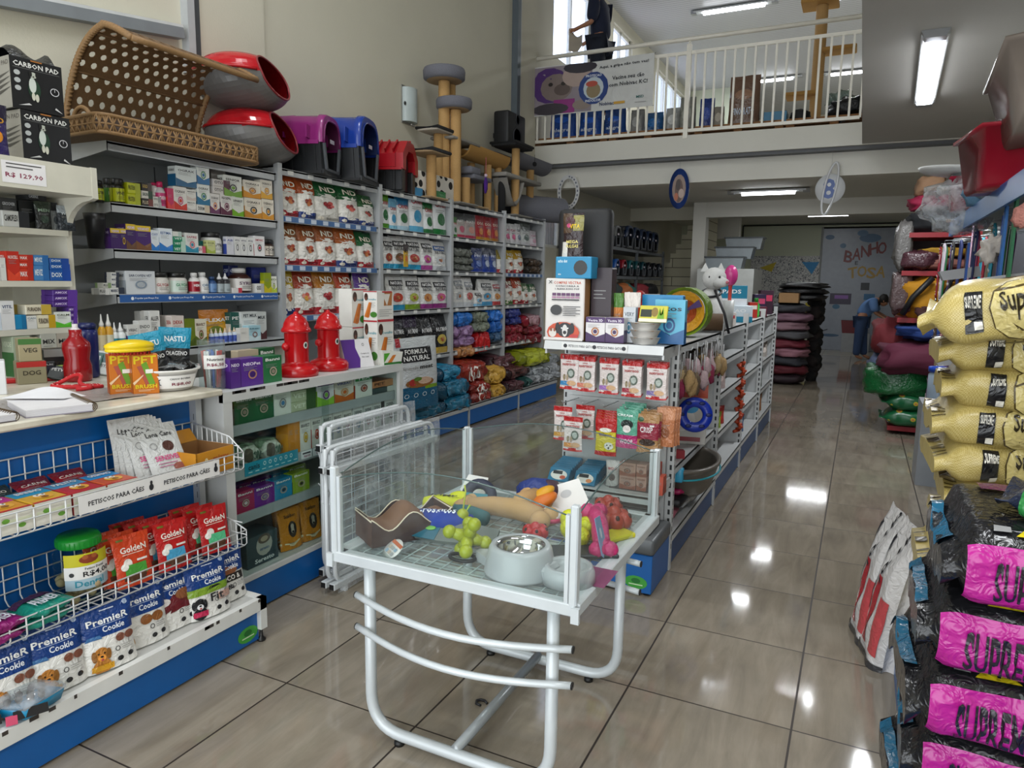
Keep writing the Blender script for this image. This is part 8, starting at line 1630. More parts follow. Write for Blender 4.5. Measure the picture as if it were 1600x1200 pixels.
b=B();b.box(-.15,.15,-.12,.12,0,.02,'#8a6a44');[b.box(x0,x1,y0,y1,0,.17,M('#a07c54',.8))for x0,x1,y0,y1 in((-.15,.15,-.12,-.115),(-.15,.15,.115,.12),(-.15,-.145,-.12,.12),(.145,.15,-.12,.12))];thing_tag(b,'open_carton','open brown cardboard box on top of the pet bed pile','carton',None,(-1.02,12.1,1.28))
for k in range(3):blob('round_cushion','flat black round cushion above the bed pile, %s'%['lowest','middle','topmost'][k],'cushion',(-.85,12.5,1.33+.09*k),.75,.6,.11,'#121214','film','black round cushions',seed=k,rough=.35)
# grey storage rack with carriers by the left wall
t=tag(empty('storage_rack',(-3.95,12.6,0)),'dark grey metal storage rack of pet carriers near the stairs','rack');Gk=M('#5a5e62',.5,.3)
for z in(.5,1.25,1.68,2.15):b=B();b.box(-.3,.3,-1.9,1.9,z-.05,z,Gk);b.build('shelf',t)
for y in(-1.88,.0,1.88):
 b=B();[b.box(x-.02,x+.02,y-.02,y+.02,0,2.45 if y<0 else 2.2,Gk)for x in(-.28,.28)];b.box(-.28,.28,y-.01,y+.01,2.1,2.15,Gk);b.build('post_pair',t)
for k in range(5):put('ig3',igloo('#1c2c48',.38,.42,.38),(-3.62,12.0+.42*k,2.155),R_(90),'navy pet carrier on the rack top, %s from the shop front'%ORD[k],'pet carrier','pet_carrier','navy carriers on the rack top')
cc=['#1c4a8a','#8a1c28','#1c5a5c','#16484c','#123c44','#1a1c20','#1a1c20','#202830']
for k,c in enumerate(cc):put('pc%s'%c,igloo(c,.2,.3,.27),(-3.64,11.4+.4*k,1.69 if k>5 else 1.69),R_(90),'%s small carrier on the rack middle shelf, %s from front'%(['blue','red','teal','dark teal','sea green','black','black','slate'][k],ORD[k]),'pet carrier','pet_carrier',None if k not in(5,6)else 'black small carriers on the rack')
for k,(y,c,ds)in enumerate([(11.1,'#8c8e8c','pale grey'),(11.45,'#77797a','mid grey'),(11.8,'#2a2c2e','black')]):put('lc%d'%k,igloo(c,.3,.34,.34),(-3.66,y,2.155),R_(90),'%s carrier at the near end of the rack top'%ds,'pet carrier','pet_carrier')
for k,(y,c)in enumerate([(11.3,'#1c2a28'),(12.1,'#1c5c56'),(12.9,'#7a1420'),(13.6,'#141518'),(11.9,'#a05a28')]):blob('soft_carrier','%s soft bag on the rack lower shelf'%['dark green','teal','crimson','black','orange'][k],'bag',(-3.75,y,1.255),.4,.55,.3,c,seed=k)
put('lbl',lambda:box_mesh(.25,.2,.26,'#16181c',[('r',.1,.3,.85,.9,'#c8ccd0'),('t',.5,.6,.6,.3,'.199','#1c1e22')]),(-3.72,10.85,2.155),R_(50),'black carrier with white price sheet on the rack top','pet carrier','pet_carrier')
# clear storage boxes by the pillar
for k in range(3):b=B();b.prism([(-.3,0),(.3,0),(.34,.2),(-.34,.2)],-.2,.2,M('#7c8488',.2),'y');b.bbox(-.36,.36,-.22,.22,.2,.225,M('#3a4044',.3),.005);thing_tag(b,'storage_box','grey plastic storage box with dark lid right of the pillar, %s'%['lowest','middle','topmost'][k],'storage box','grey storage boxes',(-2.3+.12*k,13.7+.3*k,1.85+.19*k))
b=B();b.box(-2.75,-1.75,13.4,14.6,0,1.85,M('#b4b6b2',.6));thing_tag(b,'cupboard','pale tall cupboard carrying the grey storage boxes','cupboard')
# doodle banner
m,N,L,bs=mat_nodes('line_drawing_print');tc=N.new('ShaderNodeTexCoord');v1=N.new('ShaderNodeTexVoronoi');v1.feature='DISTANCE_TO_EDGE';v1.inputs['Scale'].default_value=11;n1=N.new('ShaderNodeTexNoise');n1.inputs['Scale'].default_value=9;v2=N.new('ShaderNodeVectorMath');v2.operation='MULTIPLY_ADD';v2.inputs[1].default_value=(.3,.3,.3);L.new(n1.outputs['Color'],v2.inputs[0]);L.new(tc.outputs['Object'],v2.inputs[2]);L.new(tc.outputs['Object'],n1.inputs['Vector']);L.new(v2.outputs[0],v1.inputs['Vector'])
cr=N.new('ShaderNodeValToRGB');cr.color_ramp.elements[0].position=.035;cr.color_ramp.elements[0].color=srgb('#4a4c58');cr.color_ramp.elements[1].position=.06;cr.color_ramp.elements[1].color=srgb('#c8c8c4');L.new(v1.outputs['Distance'],cr.inputs[0]);L.new(cr.outputs[0],bs.inputs['Base Color'])
b=B();b.box(-2.62,-.99,19.37,19.385,.75,2.3,m);b.prism([(-2.4,2.0),(-2.0,2.15),(-2.1,1.9),(-2.25,1.95)],19.36,19.369,'#b8a41c','y');b.prism([(-1.4,2.15),(-1.0,2.15),(-1.15,1.85)],19.36,19.369,'#1c80b8','y');b.prism([(-1.25,1.15),(-1.0,1.1),(-1.0,.85),(-1.22,.88)],19.36,19.369,'#b8a81c','y');thing_tag(b,'doodle_banner','white banner of line drawings with yellow and blue paper planes','banner')
# glass door with the painted sign, the grooming room behind
t=struct(empty('door_1',(-.1,19.42,0)));b=B();b.box(-.87,.84,-.01,.0,.0,2.96,M('#8c929c',.3));S=lambda u,v:Vector((-.87+1.71*u,-.011,2.96*v));ops=[('e',.1,.93,.06,.02,'#4a6a8a'),('e',.62,.92,.14,.035,'#4a6a8a'),('e',.52,.96,.07,.025,'#56789a'),('e',.28,.86,.04,.02,'#5a7c9c')]
for i,ch in enumerate('BANHO'):ops.append(('t',.36+.105*i,.77+.022*i*(1 if i<4 else.8),.11,.095,ch,-8+6*i,'#7a2a26'))
ops+=[('t',.47,.72,.04,.03,'E','#2a2a2c')]
for i,ch in enumerate('TOSA'):ops.append(('t',.43+.12*i,.64+.012*(i%2),.12,.09,ch,8-5*i,'#a8862c'))
ops+=[('r',.55,.5,.66,.56,'#2a2c30'),('r',.16,.38,.44,.47,'#3a3048'),('r',.22,.425,.4,.455,'#8a5aa8'),('e',.25,.36,.05,.02,'#3a6a8a'),('r',.6,.42,.74,.47,'#2a6a98'),('e',.2,.12,.12,.012,'#3a5a78')]
b.art(S,ops,base=.002);b.build('door_panel',t);b=B();b.box(-.9,-.85,-.03,.03,0,3.0,'#8a8c8a');b.box(.82,.87,-.03,.03,0,3.0,'#8a8c8a');b.build('door_frame',t)
b=B();b.tube([(-.83+.05*math.sin(k*.5),-.03,1.3-.13*k)for k in range(7)]+[(-.72,-.03,.45),(-.6,-.03,.5)],.008,'#141416',6);b.build('hose',t)
b=B();b.tube([(-2.85,19.3,3.06),(1.7,19.3,3.06)],.02,'#2a2c2e',8);b.tube([(-2.85,19.3,3.06),(-2.85,19.3,2.7)],.02,'#2a2c2e',8);thing_tag(b,'rail','dark curtain rail along the back wall','rail')
b=B();[b.box(-.8,.5,17.9+.35*k,17.94+.35*k,.0,.003,'#b8b4a4')for k in range(4)];thing_tag(b,'anti_slip_strips','pale strips across the floor before the grooming door','strips')
b=B();b.prism([(-.2,0),(.2,0),(.24,.3),(-.24,.3)],0,.3,'#6a1c22','y');thing_tag(b,'basket','dark red basket behind the bending person by the door','basket',None,(-.15,18.9,.45));b=B();b.box(-.35,.25,18.85,19.25,0,.45,'#9a9c9e');thing_tag(b,'low_bench','pale low bench under the dark red basket','bench')
# ------------------------------------------------------------------ people
def human(name,J,E_,label,clothes,head,hair,face_dir,loc=(0,0,0),rz=0):
 """J: joints {name: (x, y, z, r)}; E_: bones; the body is one skinned surface, clothes are looser skins over some bones"""
 t=tag(empty(name,loc,rz),label,'person')
 def skin(nm,bones,m,grow=0.,lv=2):
  ks=[];[ks.append(k)for e in bones for k in e if k not in ks];me=bpy.data.meshes.new(nm);me.from_pydata([J[k][:3]for k in ks],[(ks.index(a),ks.index(c))for a,c in bones],[]);me.materials.append(m)
  o=bpy.data.objects.new(nm,me);COL.objects.link(o);o.parent=t;md=o.modifiers.new('skin','SKIN');md.use_smooth_shade=True
  for i,k in enumerate(ks):r=J[k][3]+grow;me.skin_vertices[0].data[i].radius=(r,r);me.skin_vertices[0].data[i].use_root=(i==0)
  s=o.modifiers.new('sub','SUBSURF');s.levels=s.render_levels=lv;return o
 SK=M('#a8765a',.5);skin('body',E_,SK,-.006)
 for nm,bones,c,gr in clothes:skin(nm,bones,M(c,.85,0,'cloth'),gr)
 h=Vector(head);f=Vector(face_dir).normalized();up=Vector((0,0,1));s=f.cross(up).normalized();u=s.cross(f);b=B();b.ball(h,.082,.095,.115,SK,18,12)
 b.ball(h+f*.095-u*.012,.014,.014,.022,SK,8,6);[b.ball(h+s*q*.085,.012,.02,.03,SK,8,6)for q in(-1,1)];[b.ball(h+f*.083+s*q*.033+u*.015,.01,.01,.008,'#1a1412',8,6)for q in(-1,1)];b.tube([h+f*.086+s*.025-u*.055,h+f*.092-u*.058,h+f*.086-s*.025-u*.055],.006,'#8a4a44',5);b.build('head',t)
 b=B();b.ball(h+u*.025-f*.018,.098,.108,.118,M(hair,.7,0,'cloth'),18,12,.08);[b.ball(h-u*.06-f*.06+s*q*.03,.05,.05,.09,M(hair,.7,0,'cloth'),10,8,.2)for q in(-1,0,1)];b.build('hair',t);return t
def fingers(J,E_,wrist,d,side,tag_):
 """palm and five bent fingers from the wrist joint"""
 w=Vector(J[wrist][:3]);d=Vector(d).normalized();s=Vector(side).normalized();n=d.cross(s);p=w+d*.05;J[tag_+'p']=(*p,.026);E_.append((wrist,tag_+'p'))
 for i,(o,l)in enumerate([(-.028,.055),(-.01,.068),(.01,.066),(.028,.05)]):
  a=p+s*o+d*.035;c=a+d*l*.55+n*.012;e=c+d*l*.3+n*.03;J['%sa%d'%(tag_,i)]=(*a,.0095);J['%sb%d'%(tag_,i)]=(*c,.0085);J['%sc%d'%(tag_,i)]=(*e,.0075);E_+=[(tag_+'p','%sa%d'%(tag_,i)),('%sa%d'%(tag_,i),'%sb%d'%(tag_,i)),('%sb%d'%(tag_,i),'%sc%d'%(tag_,i))]
 a=w+d*.035-s*.035;c=a+d*.035-s*.012+n*.015;J[tag_+'t']=(*a,.011);J[tag_+'u']=(*c,.009);E_+=[(wrist,tag_+'t'),(tag_+'t',tag_+'u')]
 # standing by the mezzanine window, facing left, forearms forward
J=dict(pelvis=(0,0,.95,.115),waist=(0,.0,1.12,.105),chest=(-.02,0,1.32,.12),neck=(-.02,0,1.5,.055),skull=(-.03,0,1.6,.06),hipL=(0,-.09,.9,.09),kneeL=(0,-.1,.5,.06),ankL=(.02,-.1,.08,.042),toeL=(-.12,-.1,.03,.035),hipR=(0,.09,.9,.09),kneeR=(.02,.1,.5,.06),ankR=(.04,.1,.08,.042),toeR=(-.1,.1,.03,.035),
shL=(-.02,-.19,1.42,.06),elL=(-.04,-.24,1.14,.042),wrL=(-.27,-.19,1.10,.028),shR=(-.02,.19,1.42,.06),elR=(-.05,.24,1.13,.042),wrR=(-.26,.13,1.02,.028))
Eb=[('pelvis','waist'),('waist','chest'),('chest','neck'),('neck','skull'),('pelvis','hipL'),('hipL','kneeL'),('kneeL','ankL'),('ankL','toeL'),('pelvis','hipR'),('hipR','kneeR'),('kneeR','ankR'),('ankR','toeR'),('chest','shL'),('shL','elL'),('elL','wrL'),('chest','shR'),('shR','elR'),('elR','wrR')]
fingers(J,Eb,'wrL',(-1,.15,-.1),(0,0,1),'l');fingers(J,Eb,'wrR',(-1,0,-.25),(0,0,1),'r')
human('person',J,Eb,'person in navy shirt standing at the mezzanine window holding a pale cloth',[('shirt',[('pelvis','waist'),('waist','chest'),('chest','shL'),('shL','elL'),('chest','shR'),('shR','elR')],'#141c34',.035),('trousers',[('pelvis','hipL'),('hipL','kneeL'),('kneeL','ankL'),('pelvis','hipR'),('hipR','kneeR'),('kneeR','ankR')],'#101626',.03)],(-.05,0,1.66),'#20140e',(-1,0,-.15),(-3.72,10.45,3.97),0).scale=(1.13,1.13,1.13)
b=B();b.grid(lambda u,v:Vector((-.36+.07*u,-.2+.3*u,1.12-.05*math.sin(3*u)-.28*v*(1-.5*u)+.01*math.sin(8*u))),10,8,M('#c8bca8',.8,0,'cloth'));thing_tag(b,'cloth','pale crumpled cloth held by the person on the mezzanine','cloth',None,(-3.72,10.45,3.97)).scale=(1.13,1.13,1.13)
# bending person by the grooming door
J=dict(pelvis=(0,0,.90,.12),waist=(.04,.03,1.06,.11),chest=(.16,.08,1.24,.125),neck=(.27,.12,1.30,.055),skull=(.33,.14,1.29,.06),hipL=(0,-.09,.84,.095),kneeL=(-.02,-.1,.47,.065),ankL=(-.04,-.11,.08,.045),toeL=(.08,-.06,.03,.036),hipR=(0,.1,.84,.095),kneeR=(.03,.12,.47,.065),ankR=(.08,.12,.08,.045),toeR=(.2,.14,.03,.036),
shL=(.20,-.09,1.26,.06),elL=(.26,-.14,1.02,.042),wrL=(.42,-.1,.92,.028),shR=(.16,.26,1.26,.06),elR=(.26,.3,1.02,.042),wrR=(.42,.24,.94,.028))
Eb=[e for e in Eb if e[0][0]not in 'lr' and e[1][0]not in 'lr' and not(e[0]in('wrL','wrR'))]
fingers(J,Eb,'wrL',(1,.1,-.4),(0,1,0),'l');fingers(J,Eb,'wrR',(1,.1,-.4),(0,1,0),'r')
human('person',J,Eb,'person in light blue top and blue trousers bending by the grooming door',[('top',[('pelvis','waist'),('waist','chest'),('chest','shL'),('shL','elL'),('chest','shR'),('shR','elR')],'#5a7cac',.04),('trousers',[('pelvis','hipL'),('hipL','kneeL'),('kneeL','ankL'),('pelvis','hipR'),('hipR','kneeR'),('kneeR','ankR')],'#34496e',.034)],(.37,.15,1.27),'#120c0a',(.8,.1,-.55),(.05,17.1,0),R_(-8))
# ================================================================== RIGHT SIDE OF THE AISLE
t=tag(empty('floor_plinth',(.7,2.2,0)),'blue low plinth under the feed sack stacks at right','plinth');b=B();b.box(-.45,.5,-1.3,.95,.02,.19,BLUE);b.box(-.462,-.448,-1.3,.96,.0,.2,M('#2a5a94',.3));b.build('base',t);b=B();b.box(-.46,.5,-1.3,.95,.19,.2,BLUE);b.build('deck',t)
for y in(-.95,-.35,.35):b=B();b.art(lambda u,v:Vector((-.4625,y+.2*(1-u),.02+.16*v)),[('o',.5,.5,.45,.45,.12,'#8ab0d0'),('e',.5,.5,.18,.2,'#6a98c0')]);b.build('round_print',t)
# woven yellow sacks
def woven(c1,c2):
 m,N,L,bs=mat_nodes('woven_sack');tc=N.new('ShaderNodeTexCoord');ck=N.new('ShaderNodeTexChecker');ck.inputs['Scale'].default_value=240;L.new(tc.outputs['Object'],ck.inputs[0]);nz=N.new('ShaderNodeTexNoise');nz.inputs['Scale'].default_value=8;nz.inputs['Detail'].default_value=5;L.new(tc.outputs['Object'],nz.inputs['Vector'])
 ck.inputs[1].default_value=srgb(c1);ck.inputs[2].default_value=srgb(c2);mx=N.new('ShaderNodeMix');mx.data_type='RGBA';mx.inputs['B'].default_value=srgb('#6e6034');L.new(ck.outputs[0],mx.inputs['A']);r=N.new('ShaderNodeMapRange');r.inputs[1].default_value=.5;r.inputs[2].default_value=.8;r.inputs[4].default_value=.6;L.new(nz.outputs['Fac'],r.inputs[0]);L.new(r.outputs[0],mx.inputs['Factor'])
 L.new(mx.outputs['Result'],bs.inputs['Base Color']);bs.inputs['Roughness'].default_value=.34;bp=N.new('ShaderNodeBump');bp.inputs['Strength'].default_value=.5;bp.inputs['Distance'].default_value=.02;L.new(nz.outputs['Fac'],bp.inputs['Height']);L.new(bp.outputs[0],bs.inputs['Normal']);return m
YS=woven('#bfae70','#a89450')
ysd=[('r',.145,.3,.195,.72,'#141416'),('t',.17,.58,.042,.11,'SUPREME','#d8d4c8'),('r',.17,.34,.193,.44,'#d8d4c8'),('e',.33,.52,.115,.42,'#4a3c18'),('e',.33,.52,.11,.385,'#c2b273'),('t',.33,.56,.17,.22,'Supreme','#2a2210'),('r',.22,.04,.38,.12,'#4a3c18')]
yend=[('r',.0,.1+.1*k,.045,.13+.1*k,'#3a3018')for k in range(7)]
for k in range(10):
 z=.205+.122*k;key='ys%d'%(k%3);dx=rnd.uniform(-.03,.03)
 put(key,lambda:pillow_mesh(.86,.5,.15,YS,ysd,yend,seed=k*2.3,flange=.06,droop=.1,wr=.10,ramp=.9,pw=.22,fl=.42,n=3.8,nu=46),(.70+dx,2.86+rnd.uniform(-.02,.02),z),rnd.uniform(-.05,.05),'yellow woven feed sack in the tall right stack, %s from the floor'%ORD[k],'feed sack','feed_sack','yellow woven feed sacks')
put('ystop',lambda:pillow_mesh(.9,.5,.2,YS,ysd,[('t',.45,.35,.25,.25,'10,1kg','#2a2210'),('r',.2,.55,.45,.62,'#a84a30')],seed=5.7,flange=.06,wr=.12,ramp=1.2,pw=.25,fl=.3,nu=46),(.66,2.66,1.435),(R_(0),R_(-7),R_(-14)),'topmost yellow feed sack lying askew on the stack','feed sack','feed_sack')
bsd=[('r',.055,.2,.95,.68,'#a81a80'),('t',.21,.44,.19,.2,'SUPREME','#1c1420')]
btop=[('p',[(.16,.04),(.27,.04),(.215,.3)],'#c8b41c'),('t',.215,.12,.04,.1,'T','#1a1a1c'),('r',.11,.08,.15,.16,'#888888'),('r',.0,.3,.035,.9,'#1c5a78'),('r',.12,.55,.2,.75,'#5a1c48')]
for k in range(5):
 z=.205+.17*k;put('bs%d'%(k%3),lambda:pillow_mesh(.80,.5,.192,'#141417',bsd,btop,seed=9+k*1.7,flange=.045,droop=.12,wr=.05,ramp=.9,pw=.22,fl=.42,n=3.8,nu=46,rough=.22),(.555+.02*(k%2)+(.05 if k==4 else 0),2.04-.02*k,z),rnd.uniform(-.04,.04),'black feed sack with magenta band in the near right stack, %s from floor'%ORD[k],'feed sack','feed_sack','black and magenta feed sacks')
for k,(z,rz)in enumerate([(.33,12),(.62,8),(.47,10)]):put('ws%d'%k,lambda:pillow_mesh(.7,.42,.10,'#cfccc6',[],[('r',.05,.2,.16,.8,'#b02a2c'),('t',.12,.5,.12,.5,'Supreme',90,'#6a1a1c')],seed=20+k,flange=.14),(.62,2.42,z),R_(rz),'white and red sack end between the two stacks, %s'%['low','high','middle'][k],'feed sack','feed_sack','white and red sacks between the stacks')
wf=[('t',.55,.8,.6,.09,'10,1kg',60,'#1c1c20'),('r',.3,.1,.5,.6,'#a82430'),('r',.1,.3,.2,.9,'#2a2a30'),('r',.7,.1,.95,.5,'#b8484c'),('r',.0,.0,1,.05,'#3a3a3c')]
for k,(x,y,rx)in enumerate([(.15,3.42,8),(.19,3.24,12)]):put('wb',lambda:bag_mesh(.24,.15,.62,'#cdcac8',wf,seed=3),(x,y,.003),(R_(-6),R_(rx*.5),R_(-78)),'white and red 10 kg bag standing at the plinth end, %s one'%['far','near'][k],'food bag','food_bag','white and red standing bags')
put('gb1',lambda:pillow_mesh(.36,.24,.16,'#b8bcbe',[('r',.1,.3,.3,.8,'#1c6a3c'),('r',.35,.2,.8,.7,'#2a7a3c')],[('e',.5,.5,.2,.3,'#2a7a3c')],seed=33,rough=.15),(.52,1.92,1.14),(0,0,R_(70)),'silver bag with green patch at the right picture edge','bag','plastic_bag')
put('gb2',lambda:pillow_mesh(.34,.26,.1,'#1c2438',[('r',.15,.2,.5,.8,'#2a7a3c'),('r',.6,.3,.9,.7,'#b8a42c')],[('r',.3,.2,.7,.8,'#2a8a44')],seed=37,rough=.15),(.50,1.90,1.06),(0,0,R_(-20)),'navy and green packet on top of the black sacks','packet','pet_packet')
# wall gondola with leashes
t=tag(empty('leash_rack',(1.3,6.2,0)),'tall pegboard rack of leashes and collars with a blue top shelf','rack');BLs=M('#1c5c9c',.3);Wk=M('#8c9092',.4,.1)
b=B();b.box(-.17,-.15,-2.6,2.5,.1,2.05,M('#50545a',.5));b.build('pegboard',t)
b=B();b.box(-.72,.1,-2.7,.3,2.04,2.06,Wk);b.box(-.73,-.715,-2.7,.3,1.96,2.07,BLs);b.box(-.72,-.70,.3,.32,1.96,2.06,BLs);b.build('top_shelf',t)
b=B();b.box(-.5,.1,-2.6,2.5,.1,.2,Wk);b.box(-.51,-.5,-2.6,2.5,.02,.2,BLs);b.build('base_shelf',t)
for y in(-2.6,-.1,2.5):b=B();b.box(-.15,-.10,y-.02,y+.02,0,2.2,Wk);b.build('upright',t)
b=B();b.tube([(-.55,.5,.0),(-.55,.5,2.1)],.009,M('#6a5060',.4,.3),6);b.build('front_rod',t)
cols=[('#8a1c2c','red'),('#1c4a9a','blue'),('#18181a','black'),('#8a7a60','tan'),('#1c6a3c','green'),('#b0a8b0','pale'),('#6a2a6a','purple'),('#2a8aa0','turquoise'),('#3a2a24','brown'),('#a84a70','pink'),('#202c5a','navy')]
lm={}
for r,(z0,L0)in enumerate([(1.98,.55),(1.42,.50),(.92,.55)]):
 for k in range(34):
  c,cn=cols[(k*7+r*3)%len(cols)];y=3.75+4.9*k/34+rnd.uniform(-.03,.03);x=.66+rnd.uniform(.0,.26);key=(c,r,k%3)
  if key not in lm:
   b=B();w_=.012+.006*(k%3);P=[(0,0,0),(.01,-w_,-.05),(.0,-w_*1.6,-L0*.6),(.0,-w_*.4,-L0),(.0,w_*1.6,-L0*.62),(.0,w_,-.06),(0,0,0)];pts=fillet(P,.08,4);b.tube(pts,.008+.003*(k%2),M(c,.55,0,'cloth'),6)
   if k%3!=1:
    for q in range(1,len(pts)-1,2):b.tube([pts[q]+Vector((-.009,0,0)),pts[q].lerp(pts[q+1],.5)+Vector((-.009,0,0))],.004,'#b8b4b0',4)
   b.tube([(0,0,0),(0,0,.03),(.26,0,.035)],.003,M('#a0a4a6',.3,.8),5);b.ball((0,-w_,-L0*.97),.012,.012,.02,M('#b0b2b4',.25,.9),6,5);lm[key]=b.mesh('leash')
  o=bpy.data.objects.new('hanging_leash',lm[key]);COL.objects.link(o);o.location=(x,y,z0)
  tag(o,'%s leash on %s hook row of the pegboard, %d%s from the near end'%(cn,['top','middle','low'][r],k+1,{1:'st',2:'nd',3:'rd'}.get((k+1)%10 if k not in(10,11,12)else 0,'th')),'leash','leashes and collars on the pegboard')
for k,(y,z,x,c,w_)in enumerate([(4.35,1.78,.62,'#1c62a8',.05),(4.1,1.80,.62,'#1a6a40',.05),(4.55,1.75,.64,'#1c4a9a',.04),(5.5,1.66,.6,'#1a50a0',.04)]):
 b=B();b.box(-.006,.006,-w_/2,w_/2,-.3,.2,M(c,.5,0,'cloth'));b.box(-.014,.014,-w_*.6,w_*.6,-.33,-.29,M('#c0c0c0',.3,.8));thing_tag(b,'wide_strap','wide %s webbing strap hanging in front, %s'%({0:'bright blue',1:'green',2:'royal blue',3:'deep blue'}[k],['near','nearest','middle','far'][k]),'strap',None,(x,y,z))
blob('pompom_toy','pink and cream pompom toy hanging at the right edge','toy',(.60,3.72,1.83),.09,.09,.1,'#b87a70','carpet');blob('white_rope_toy','white knotted rope toy among the leashes','toy',(.60,4.55,1.72),.09,.12,.12,'#b8b0a8',bump=.9);blob('white_plush_head','white round plush toy on a card beside the red shelf','toy',(.58,5.6,1.32),.14,.16,.14,'#b8b4b4',bump=.3)
for k,(y,z)in enumerate([(5.7,1.30),(4.15,1.55),(5.75,1.62),(5.5,1.05)]):b=B();b.prism([(-.1,0),(.12,.03),(.1,.10),(-.13,.06)],0,.15,M('#a8a8aa',.5),'y');thing_tag(b,'price_flag','white tilted price card between the leashes, %s'%['lower middle','right upper','left upper','lowest'][k],'price card',None,(.60,y,z))
blob('clutter_harness','dark mass of hanging harnesses behind the yellow sacks','harnesses',(.82,4.6,.35),.4,2.4,.75,'#1c181e','carpet',None,.5)['kind']='stuff'
for k in range(30):blob('harness','%s harness hanging low behind the yellow sacks, %s'%(cols[k%11][1],ORD[k//11]+' row'),'harness',(.60+.07*(k//11),3.75+.17*(k%11),.42+.27*(k//11)),.09,.12,.22,cols[k%11][0],'cloth','harnesses behind the yellow sacks',.9,seed=k)
# goods on the blue top shelf
def bin_(c,w_,d,h):
 def f():b=B();b.lathe([(.0,0),(w_*.4,0),(w_*.42,.02),(w_*.5,h),(w_*.54,h+.004),(w_*.54,h+.02),(w_*.48,h+.02),(w_*.4,.03),(0,.03)],M(c,.25),4,sy=d/w_);return b
 return f
put('cr1',bin_('#8a1024',.62,.8,.28),(.70,4.45,2.065),R_(45),'crimson plastic litter tub on the blue top shelf','litter tub','litter_tub')
put('cr2',bin_('#7a7068',.55,.6,.34),(.74,4.05,2.30),(R_(-18),R_(8),R_(45)),'taupe plastic tub standing on edge at the right corner','litter tub','litter_tub')
for k,(c,ds,y,z)in enumerate([('#b4bcc0','pale grey',4.35,2.20),('#1c2c7a','navy',4.15,2.26),('#c0c4c6','white',4.0,2.32),('#2a3a5a','slate blue',3.85,2.36)]):put('tubs'+c,lambda:bin_(c,.5,.5,.12)(),(.68+.03*k,y+.12,z+.10),(R_(38),R_(14),R_(35)),'%s tub nested upright in the stack over crimson tub'%ds,'litter tub','litter_tub','nested tubs over the crimson one')
put('rp',bin_('#a01838',.36,.36,.2),(.62,5.9,2.1),R_(45),'crimson pot with white rim wrapped in clear plastic','pot','plastic_pot');b=B();b.lathe([(.15,0),(.27,.015),(.28,.035),(.2,.03),(.15,.02)],M('#c4c4c2',.3),24,sx=1.2);thing_tag(b,'white_basin','white basin upside down over the wrapped crimson pot','basin',None,(.62,5.9,2.33),(0,R_(6),0))
b=B();b.ball((0,0,.15),.25,.3,.2,M('#e8ecee',.05,0,'glass',haze=.3),26,18,.5);thing_tag(b,'plastic_wrap','crumpled clear plastic hanging round the crimson pot','plastic wrap',None,(.60,5.85,2.0))
blob('grey_roll','silver wrapped rolls on the blue top shelf','roll',(.7,5.0,2.065),.25,.5,.16,'#7a7e84','film',rough=.15);blob('blue_cloth_toy','pale blue soft thing beside the silver rolls','toy',(.62,5.25,2.065),.2,.25,.25,'#5a82a0')
# red shelf unit
t=tag(empty('red_shelf_unit',(.62,8.9,0)),'red painted shelf unit with pet beds and a yellow carrier','shelf unit');Rs=M('#8a101c',.4)
for z,x0,x1 in((2.13,-.22,.36),(1.74,-.26,.36),(1.25,-.26,.34),(.09,-.26,.5)):b=B();b.box(x0,x1,-.35,.35,z-.05,z,Rs);b.build('shelf',t)
for x in(.37,):b=B();b.box(x,x+.05,-.35,.35,0,2.2,Rs);b.build('side_post',t)
b=B();b.box(-.2,.37,.33,.35,0,2.2,M('#2a1014',.6));b.build('back',t)
for k,(n_,ds,x,y,z,sx,sy,sz,c,kd)in enumerate([('pet_bed','black square bed on the red unit top shelf',.68,8.8,2.13,.6,.55,.24,'#16181c','cloth'),('pet_bed','magenta bed over the black one',.62,8.8,2.36,.5,.5,.16,'#8a1038','cloth'),('plush_toy','beige plush toy on top of the magenta bed',.56,8.7,2.5,.28,.3,.2,'#8a6a50','cloth'),('folded_blanket','gold patterned blanket on the second red shelf',.74,8.75,1.88,.5,.4,.1,'#a07a1c','cloth'),('folded_blanket','peach fluffy blanket under the gold one',.72,8.75,1.75,.6,.4,.13,'#8a5a50','carpet'),('garment_bundle','dark patterned bundle on the second red shelf',.5,8.65,1.75,.35,.3,.2,'#4a2c34','film'),('soft_pet_carrier','large yellow and black soft carrier on third red shelf',.68,8.75,1.26,.62,.55,.42,'#b07a08','cloth'),('plush_pair','dark red and brown plush below the yellow carrier',.72,8.45,1.26,.4,.2,.12,'#3a1a18','cloth'),('pet_bed','blue flat bed under the third red shelf',.72,8.7,1.02,.7,.6,.16,'#1c3a7a','cloth'),('pet_bed','maroon dotted cave bed below the blue one',.62,8.6,.66,.8,.6,.34,'#5a1c34','cloth'),('fabric_pile','dark red and striped fabric pile beside the cave bed',.34,9.1,.8,.4,.6,.42,'#6a1c24','cloth'),('fabric_pile','blue and white patterned pack below the red pile',.3,9.2,.4,.36,.6,.42,'#4a5470','cloth'),('grey_bags','silver plastic bag hanging left of the red shelves',.36,8.7,1.75,.18,.3,.5,'#6c6a68','film'),('grey_bags','lower silver bag hanging left of the red shelves',.38,8.7,1.3,.2,.3,.42,'#5a4a4a','film'),('green_bed','large green cushion bag on the low pile',.46,8.75,.40,.74,.6,.32,'#14582c','film')]):
 blob(n_,ds,'pet bed' if 'bed' in n_ else 'soft goods',(x,y,z),sx,sy,sz,c,kd,seed=k,bump=.32,rough=.22 if kd=='film' else.8,sq=.6)
